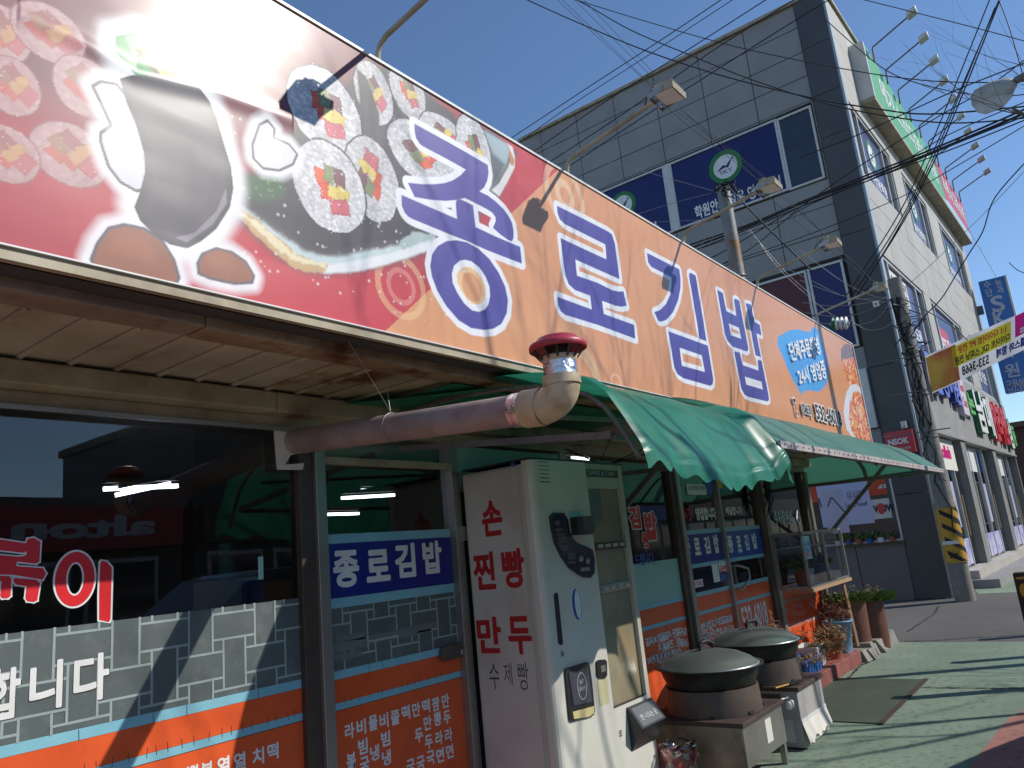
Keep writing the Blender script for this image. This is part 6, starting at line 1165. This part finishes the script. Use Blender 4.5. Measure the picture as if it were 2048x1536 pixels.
# insulator
q = [(-2.806,4.503),(-2.525,4.447)]; p0, p1 = [Vector((12.0, -a, b)) for a, b in q]
it = thing('insulator', tuple(p0), 'white and green ribbed insulator on the cables above the sign end', 'insulator'); d = (p1-p0)
for k in range(4): MB().tube([p0+d*(.22*k+.1), p0+d*(.22*k+.15), p0+d*(.22*k+.2), p0+d*(.22*k+.25)], [.05, .10, .10, .05], 14).build('disc', M['white'] if k else M['lgreen'], it)
MB().tube([p0, p1], .03, 8).build('rod', M['steel'], it)
# ---------------------------------------------------------------- street lamp head
q = [(-0.3,6.533),(-0.252,6.586),(-0.089,6.62),(0.08,6.596),(0.191,6.517),(0.176,6.441),(0.118,6.367),(0.032,6.296),(-0.09,6.261),(-0.207,6.256),(-0.283,6.319),(-0.318,6.407)]
sl_ = thing('street_lamp', (10.5, -q[4][0], q[4][1]), 'cobra head street lamp reaching in from the right edge under the cables', 'street lamp')
mb = MB(); cxx = sum(p[0] for p in q)/len(q); czz = sum(p[1] for p in q)/len(q); n_ = len(q)
rings = [(.0, -.06), (.45, -.055), (.8, -.04), (1.0, 0), (.92, .06), (.6, .10), (0, .11)]
up = [(cxx+(p[0]-cxx), czz+(p[1]-czz)) for p in q]
vs_ = []; 
for (k_, off) in rings: vs_ += [(10.5+off, -(cxx+(p[0]-cxx)*k_), czz+(p[1]-czz)*k_) for p in up]
fs_ = [(j*n_+i, j*n_+(i+1) % n_, (j+1)*n_+(i+1) % n_, (j+1)*n_+i) for j in range(len(rings)-1) for i in range(n_)]
mb.add(vs_, fs_, True); mb.build('lamp_head', pm('weathered_lamp', (.40, .39, .36), (.30, .29, .265), 4, .5, c3=(.2, .17, .12), s3=9, a3=.5), sl_)
q2 = [(-0.29,6.345),(-0.093,6.381),(0.12,6.314),(0.017,6.226),(-0.089,6.193),(-0.203,6.195),(-0.278,6.255)]
MB().prism(q2, FX(10.43), .0, .012).build('lamp_glass', pm('lamp_bowl', (.5, .49, .44), (.4, .39, .34), 5, .2), sl_)
q3 = [(0.169,6.51),(0.35,6.539),(0.632,6.587)]; MB().tube([(10.5, -a, b) for a, b in q3], .045, 12).build('arm', M['framegr'], sl_)
pz = thing('roadside_pole', (10.5, -1.1, 0), 'steel roadside pole that carries the street lamp, out of frame', 'street lamp pole'); MB().tube([(10.5, -1.1, 0), (10.5, -1.1, 7.2)], [.09, .06], 14).build('shaft', M['framegr'], pz)
# ---------------------------------------------------------------- wires
WR = [
 (13.0, .010, [(-9.525,10.81),(-9.074,10.85),(-6.855,11.12),(-4.932,11.34),(-3.799,11.49),(-1.405,11.78)]), (13.2, .008, [(-9.246,10.72),(-7.788,11.01),(-5.614,11.27),(-3.624,11.52),(-1.461,11.75)]),
 (12.6, .010, [(-8.38,9.962),(-6.476,10.3),(-4.493,10.53),(-2.907,10.73),(-0.673,10.99)]), (12.4, .010, [(-7.834,9.443),(-5.856,9.752),(-4.016,10.12),(-2.41,10.32),(-0.36,10.54)]), (12.2, .010, [(-7.396,9.005),(-5.257,9.381),(-3.443,9.658),(-1.854,9.874),(-0.433,9.991)]),
 (12.0, .012, [(-9.134,14.82),(-7.596,13.13),(-6.176,11.63),(-4.99,10.43),(-3.703,9.265),(-2.428,8.235),(-1.558,7.624),(-0.879,7.211),(0.274,6.794)]), (12.1, .011, [(-8.213,14.44),(-6.476,12.54),(-5.363,11.18),(-4.284,10.05),(-3.324,9.073),(-2.314,8.153),(-1.588,7.587),(-0.672,7.012),(0.242,6.677)]),
 (11.8, .008, [(-8.038,13.88),(-6.276,12.21),(-4.373,10.46),(-3.154,9.394),(-1.749,8.29),(-0.884,7.681),(-0.198,7.296),(0.341,7.049)]), (12.8, .008, [(-2.103,9.969),(-1.687,9.136),(-1.278,8.456),(-0.609,7.836),(-0.02,7.463),(0.388,7.313)]),
 (12.3, .007, [(-2.002,10.19),(-1.395,9.635),(-0.658,8.935),(-0.042,8.346),(0.471,7.841)]),
 (11.0, .004, [(-6.769,12.71),(-6.241,11.71),(-4.59,8.963),(-4.348,8.422),(-3.218,6.777)]), (11.0, .004, [(-6.712,12.68),(-6.134,11.65),(-4.623,9.057)]), (11.0, .004, [(-6.376,12.47),(-5.871,11.49),(-4.473,8.982)]), (11.0, .004, [(-6.267,12.4),(-5.686,11.38),(-4.343,8.861)]),
 (11.2, .004, [(-4.362,8.546),(-3.195,6.883),(-3.045,6.612),(-2.39,5.52),(-1.886,4.601)]), (11.2, .004, [(-4.288,8.548),(-3.158,6.868),(-2.944,6.53),(-2.363,5.472),(-1.807,4.505)]), (11.2, .004, [(-4.214,8.438),(-3.246,6.818),(-3.109,6.469),(-2.47,5.47),(-1.879,4.636)]),
 (12.9, .020, [(-6.029,6.763),(-5.13,6.802),(-4.012,6.835),(-3.109,6.92),(-1.886,6.969),(-0.926,7.021),(0.278,7.116)]), (12.95, .016, [(-6.04,6.863),(-5.139,6.889),(-4.022,6.892),(-3.073,6.969),(-1.884,7.04),(-0.92,7.09),(0.292,7.198)]), (12.85, .012, [(-6.024,6.625),(-4.971,6.714),(-3.819,6.789),(-3.021,6.851),(-1.889,6.898),(-0.785,6.992),(0.268,7.05)]),
 (12.7, .010, [(-5.56,6.39),(-4.659,6.422),(-3.793,6.621),(-3.07,6.784),(-1.943,6.831),(-0.789,6.866),(0.253,6.926)]), (12.65, .008, [(-5.175,6.11),(-4.005,6.323),(-3.067,6.712),(-1.78,6.835),(-0.736,7.092),(0.307,7.169)]),
 (12.5, .007, [(-4.524,6.154),(-3.452,6.168),(-2.468,6.221),(-1.559,6.308),(-0.837,6.477),(0.235,6.776)]),
 (11.5, .009, [(-2.64,7.063),(-1.758,7.071),(-1.069,7.128),(-0.398,7.174),(0.388,7.178)]), (11.6, .008, [(-2.972,6.254),(-2.015,6.589),(-0.837,6.92),(-0.223,7.057),(0.406,7.295)]),
 (13.5, .010, [(-2.828,5.269),(-2.525,5.584),(-1.71,6.477),(-0.99,7.541),(0.18,9.442)]), (13.5, .010, [(-2.805,5.172),(-2.403,5.59),(-1.638,6.45),(-0.876,7.562),(0.298,9.373)]), (13.6, .012, [(-2.798,5.128),(-2.391,5.566),(-1.594,6.466),(-0.815,7.577),(0.303,9.411)]), (13.6, .010, [(-2.839,5.085),(-2.515,5.424),(-1.704,6.371),(-0.976,7.394),(0.215,9.322)]),
 (14.0, .010, [(-2.062,4.443),(-1.775,4.743),(-1.483,4.966),(-1.205,5.292),(-0.95,5.593),(-0.697,5.89),(-0.429,6.377),(0.145,6.845)]), (13.0, .008, [(0.277,9.069),(0.309,8.522),(0.315,7.746),(0.318,7.491)]),
 (14.2, .005, [(-0.987,6.449),(-0.845,5.841),(-0.687,5.152)]), (14.3, .005, [(-2.15,5.309),(-1.658,5.598),(-1.281,5.839),(-0.581,6.312),(0.123,6.837)]), (13.9, .007, [(-0.461,5.243),(-0.379,5.091),(-0.24,4.965)]), (13.0, .008, [(-1.993,4.957),(-1.63,4.604),(-1.348,4.285),(-1.171,4.002)]),
 (11.3, .014, [(-3.756,6.945),(-3.471,6.429),(-3.107,5.797),(-2.75,5.196)]),
 (15.0, .006, [(-3.932,5.815),(-3.436,5.601),(-2.909,5.49),(-2.431,5.469)]), (15.0, .006, [(-3.912,5.602),(-3.299,5.341),(-2.762,5.33),(-2.394,5.439)]), (15.1, .006, [(-3.915,6.304),(-3.242,5.789),(-2.424,5.391)]), (15.2, .006, [(-3.991,5.508),(-3.286,5.195),(-2.75,5.169),(-2.48,5.389)]), (15.0, .006, [(-3.136,5.236),(-2.874,4.97),(-2.575,4.939),(-2.403,5.036)]),
 (15.0, .005, [(-4.39,6.858),(-3.704,6.215),(-3.058,5.653),(-2.427,5.488)]), (15.0, .005, [(-3.782,6.872),(-3.168,6.049),(-2.709,5.61),(-2.431,5.469)]), (15.1, .010, [(-4.04,5.606),(-3.317,5.386),(-2.78,5.355),(-2.413,5.447)]), (15.0, .005, [(-5.115,8.291),(-4.68,7.619),(-4.232,6.592),(-3.539,5.549),(-3.222,5.26)]),
 (12.0, .004, [(-8.625,10.33),(-5.923,8.494),(-4.159,7.238)]), (12.0, .004, [(-5.764,7.411),(-4.961,7.356),(-4.156,7.255)]), (12.0, .004, [(-5.588,7.198),(-4.56,6.873),(-4.239,6.756)]), (12.0, .005, [(-4.091,7.211),(-4.342,6.793),(-4.646,6.343),(-4.778,6.108)]), (12.0, .004, [(-4.056,7.151),(-4.262,6.671),(-4.631,6.153)]),
 (15.2, .012, [(-2.329,4.009),(-2.38,3.536),(-2.348,3.291),(-2.362,3.086),(-2.372,2.764),(-2.366,2.529),(-2.232,2.164),(-2.174,2.07)]), (14.0, .004, [(-3.325,7.504),(-3.501,7.063),(-3.725,6.68),(-3.948,6.419),(-4.198,6.247)]), (14.0, .004, [(-4.508,7.329),(-4.272,6.996),(-3.986,6.431),(-3.793,6.078),(-3.432,5.543)])]
WL = ['first from left of five black cables rising over the grey building roof', 'second from left of five black cables rising over the grey building roof', 'third from left of five black cables rising over the grey building roof', 'fourth from left of five black cables rising over the grey building roof', 'fifth from left of five black cables rising over the grey building roof', 'upper of two sagging black cables crossing from the top edge to the streetlamp', 'lower of two sagging black cables crossing from the top edge to the streetlamp', 'thin black cable arching highest across the building corner to the right edge', 'black cable sagging across the green signboard top toward the streetlamp', 'lone thin cable across the clear sky at the top right', 'first from left of four hair-thin wires running down to the nearest floodlight head', 'second from left of four hair-thin wires running down to the nearest floodlight head', 'third from left of four hair-thin wires running down to the nearest floodlight head', 'fourth from left of four hair-thin wires running down to the nearest floodlight head', 'first of three hair-thin wires passing behind the middle floodlight heads', 'second of three hair-thin wires passing behind the middle floodlight heads', 'third of three hair-thin wires passing behind the middle floodlight heads', 'thickest black cable of the bundle crossing the pilaster', 'second thickest black cable, top of the crossing bundle', 'black cable lowest in the left part of the crossing bundle', 'medium cable dipping below the bundle near the rusty pole', 'slim cable fanning above the bundle at the right edge', 'slim cable running just under the bundle toward the right edge', 'straight black cable climbing over the pilaster above the bundle', 'straight black cable from the bundle up to the streetlamp arm', 'first of four steep black cables climbing from the concrete pole to the top edge', 'second of four steep black cables climbing from the concrete pole to the top edge', 'third of four steep black cables climbing from the concrete pole to the top edge', 'fourth of four steep black cables climbing from the concrete pole to the top edge', 'long kinked black cable from the concrete pole to the right edge', 'short steep cable left of the right edge beside the streetlamp', 'thin wire running down to the blue projecting sign', 'thin straight wire from the concrete pole across the pale facade', 'short stub of cable above the blue projecting sign', 'black cable drooping from the concrete pole to the banner', 'thick black diagonal stay from the rusty pole top', 'pale wire, upper of the slack ones left of the concrete pole', 'pale wire, lower of the slack ones left of the concrete pole', 'pale wire sagging steeply into the concrete pole top', 'pale wire lowest of the slack ones under the pole top', 'short pale loop hanging beside the insulator', 'pale wire crossing the maroon window', 'pale wire crossing the small navy window corner', 'medium black cable into the pole beside the kt tag', 'pale wire falling from the rusty pole past the maroon window', 'thin wire entering the rusty pole top from far left', 'thin wire entering the rusty pole from the letter panel', 'thin level wire entering the rusty pole', 'grey drop wire down the left side of the rusty pole', 'second grey drop wire down the rusty pole', 'thick black cable clipped down the concrete pole front', 'pale curved wire bowing left under the bundle', 'pale straight wire from the bundle to the maroon window']
for k, (x, r, pts) in enumerate(WR):
    P3 = [Vector((x, -a, b)) for a, b in pts]; sm_ = []
    for i in range(len(P3)-1):
        p_ = P3[max(i-1, 0)]; q_ = P3[i]; r_ = P3[i+1]; s__ = P3[min(i+2, len(P3)-1)]
        for t_ in np.linspace(0, 1, 6)[:-1]: sm_.append(.5*((2*q_)+(r_-p_)*t_+(2*p_-5*q_+4*r_-s__)*t_**2+(3*q_-p_-3*r_+s__)*t_**3))
    sm_.append(P3[-1]); thick = 'thick' if r > .011 else ('thin' if r < .007 else 'medium'); pale = r < .007
    o = MB().tube(sm_, r, 5, False).build('overhead_wire', M['steel'] if pale and k > 30 else M['rubber'])
    tag(o, WL[k] if k < len(WL) else 'thin cable', 'wire', 'overhead wires')
# loose cables under the canopy
mb = MB(); mb.tube([(4.42, 2.9, 2.2), (4.5, 2.6, 2.02), (4.3, 2.5, 2.03), (4.9, 2.2, 2.15)], .005, 6, False); mb.tube([(4.3, 2.9, 2.1), (4.45, 2.6, 2.04), (4.6, 2.5, 2.1), (5.0, 2.3, 2.25)], .005, 6, False); mb.tube([(4.25, 2.55, 2.02), (4.42, 2.5, 2.25)], .003, 5, False)
tag(mb.build('loose_cable', M['rubber']), 'black cables looping above the vending machine', 'cables')
# ---------------------------------------------------------------- street trees (bare), opposite side, cars
def tree(x, y, h, seed, label, spread=.75, levels=5):
    t = thing('bare_tree', (x, y, 0), label, 'tree'); r = random.Random(seed); tr_ = MB(); cr2 = MB()
    def grow(p, d, L_, rad, lv):
        n_ = 4; pts = [p]; rs = [rad]
        for i in range(n_): d = (d+Vector((r.uniform(-1, 1), r.uniform(-1, 1), r.uniform(-.3, .6)))*.16).normalized(); p = p+d*L_/n_; pts.append(p); rs.append(rad*(1-.45*(i+1)/n_))
        (tr_ if lv >= levels-1 else cr2).tube(pts, rs, 7 if lv > 2 else 4, False)
        if lv == 0: return
        for k in range(3 if lv > 1 else 4):
            i = r.randint(2, n_); a_ = r.uniform(0, 6.28); s_ = r.uniform(.5, 1)*spread; nd = (d+Vector((math.cos(a_)*s_, math.sin(a_)*s_, r.uniform(-.1, .5)))).normalized(); grow(pts[i], nd, L_*r.uniform(.6, .85), rs[i]*.62, lv-1)
    grow(Vector((x, y, 0)), Vector((0, 0, 1)), h*.36, .11, levels)
    tr_.build('trunk', M['bark'], t); cr2.build('crown', M['bark'], t); return t
tree(6.8, -2.3, 8.2, 3, 'bare street tree at the kerb throwing branch shadows on the sign', .8); tree(9.4, -3.0, 8.6, 8, 'second bare street tree farther along the kerb', .8)
def house(x0, x1, y0, h, wall, label, board=None, txt=None, tiled=False):
    t = thing('opposite_shop', ((x0+x1)/2, y0, 0), label, 'building')
    MB().box((x0, y0-7, 0), (x1, y0, h)).build('wall', wall, t)
    if tiled:
        mb = MB(); mb.add([(x0-.5, y0+.7, h-.2), (x1+.5, y0+.7, h-.2), (x1+.5, y0-3.5, h+2.2), (x0-.5, y0-3.5, h+2.2), (x0-.5, y0-7.5, h-.2), (x1+.5, y0-7.5, h-.2)], [(0, 1, 2, 3), (3, 2, 5, 4)]); mb.build('roof', M['tile'], t)
    else: MB().box((x0-.1, y0-7.1, h), (x1+.1, y0+.1, h+.2)).build('roof', M['conc'], t)
    n_ = int((x1-x0)/1.8)
    for k in range(n_): w_ = MB().box((x0+.3+k*1.8, y0+.002, .4), (x0+1.8+k*1.8, y0+.05, 2.3)).build('window', M['alu'], t); MB().box((x0+.38+k*1.8, y0+.051, .5), (x0+1.72+k*1.8, y0+.056, 2.2)).build('pane', M['dkglass'], w_)
    if board: MB().box((x0+.1, y0+.1, 2.5), (x1-.1, y0+.25, 3.4)).build('shop_board', board, t)
    if txt: mb = MB(); text(mb, txt, Fr((x1, y0+.25, 0), (-1, 0, 0)), [(.8, 3.2), (3.6, 2.75)], .01, .04); mb.build('board_lettering', M['wvinyl'], t)
house(-9, 1.5, -10.5, 2.9, M['cream'], 'low shop across the street seen in the window reflection', M['bblue'], None, True); house(1.7, 9.5, -11, 3.4, M['inwall'], 'bicycle shop with red board across the street seen reflected', M['sred'], 'alton'); house(9.7, 19, -10.8, 5.6, M['granite2'], 'dark two storey shop across the street seen reflected', M['brown'])
house(19.5, 34, -10.5, 6.5, M['granite'], 'grey block farther down the other side of the street', M['bblue'])
house(34.5, 58, -10.2, 8.5, M['granite2'], 'dark tall block far down the other side of the street', M['maroon'])
house(58.5, 90, -9.5, 10.5, M['brown'], 'brown block at the far end of the other side', M['maroon'])
def car(x, y, paint, label, rot=0):
    t = thing('parked_car', (x, y, 0), label, 'car'); mb = MB(); sec = [(-2.2, .35, .75, .74), (-2.1, .3, .95, .85), (-1.3, .3, 1.02, .88), (-.9, .3, 1.35, .78), (-.5, .3, 1.62, .72), (1.3, .3, 1.66, .72), (1.9, .3, 1.35, .78), (2.15, .32, 1.0, .86), (2.2, .4, .8, .8)]
    vs = []
    for (a, z0, z1, hw) in sec:
        zb_ = min(z1, .95); vs += [(x+a, y-.86, z0), (x+a, y-.88, zb_*.8), (x+a, y-.86, zb_), (x+a, y-hw*.86 if z1 > 1.1 else y-hw, z1), (x+a, y+hw*.86 if z1 > 1.1 else y+hw, z1), (x+a, y+.86, zb_), (x+a, y+.88, zb_*.8), (x+a, y+.86, z0)]
    n_ = 8; fs = [(i*n_+k, i*n_+(k+1) % n_, (i+1)*n_+(k+1) % n_, (i+1)*n_+k) for i in range(len(sec)-1) for k in range(n_)]+[tuple(range(7, -1, -1)), tuple(range((len(sec)-1)*n_, len(sec)*n_))]
    mb.add(vs, fs, True); b_ = mb.build('body', paint, t, bevel=.03)
    for sy in (-1, 1):
        for (a0, a1) in ((-.75, .35), (.42, 1.45)): mb = MB(); mb.add([(x+a0-.15, y+sy*.875, 1.0), (x+a1+.1, y+sy*.875, 1.0), (x+a1, y+sy*.72, 1.5), (x+a0+.1, y+sy*.72, 1.5)], [(0, 1, 2, 3)]); mb.build('side_window', M['dkglass'], t)
        for a in (-1.4, 1.4):
            w_ = MB().lathe([(.0, .0), (.34, .0), (.34, .2), (0, .2)], T=lambda p, q_, c: (x+a+p, y+sy*(.70+c), .34+q_), n=24).build('wheel', M['rubber'], t); MB().lathe([(.2, .205), (.19, .215), (0, .21)], T=lambda p, q_, c: (x+a+p, y+sy*(.70+c), .34+q_), n=16).build('rim', M['steel'], w_)
    mb = MB(); mb.add([(x-1.33, y-.75, 1.03), (x-1.33, y+.75, 1.03), (x-.62, y+.62, 1.58), (x-.62, y-.62, 1.58)], [(0, 1, 2, 3)]); mb.build('windscreen', M['dkglass'], t)
    for sy in (-.6, .6): MB().box((x-2.16, y+sy-.15, .68), (x-2.19, y+sy+.15, .82)).build('headlight', M['alu'], t)
    return t
car(12.2, -3.0, M['carw'], 'white parked car across the road seen in the window reflection'); car(5.0, -1.2, M['card'], 'dark car out of view, added to cast the pavement shadow at lower right')  # dark car is added outside the view for its shadow on the pavement
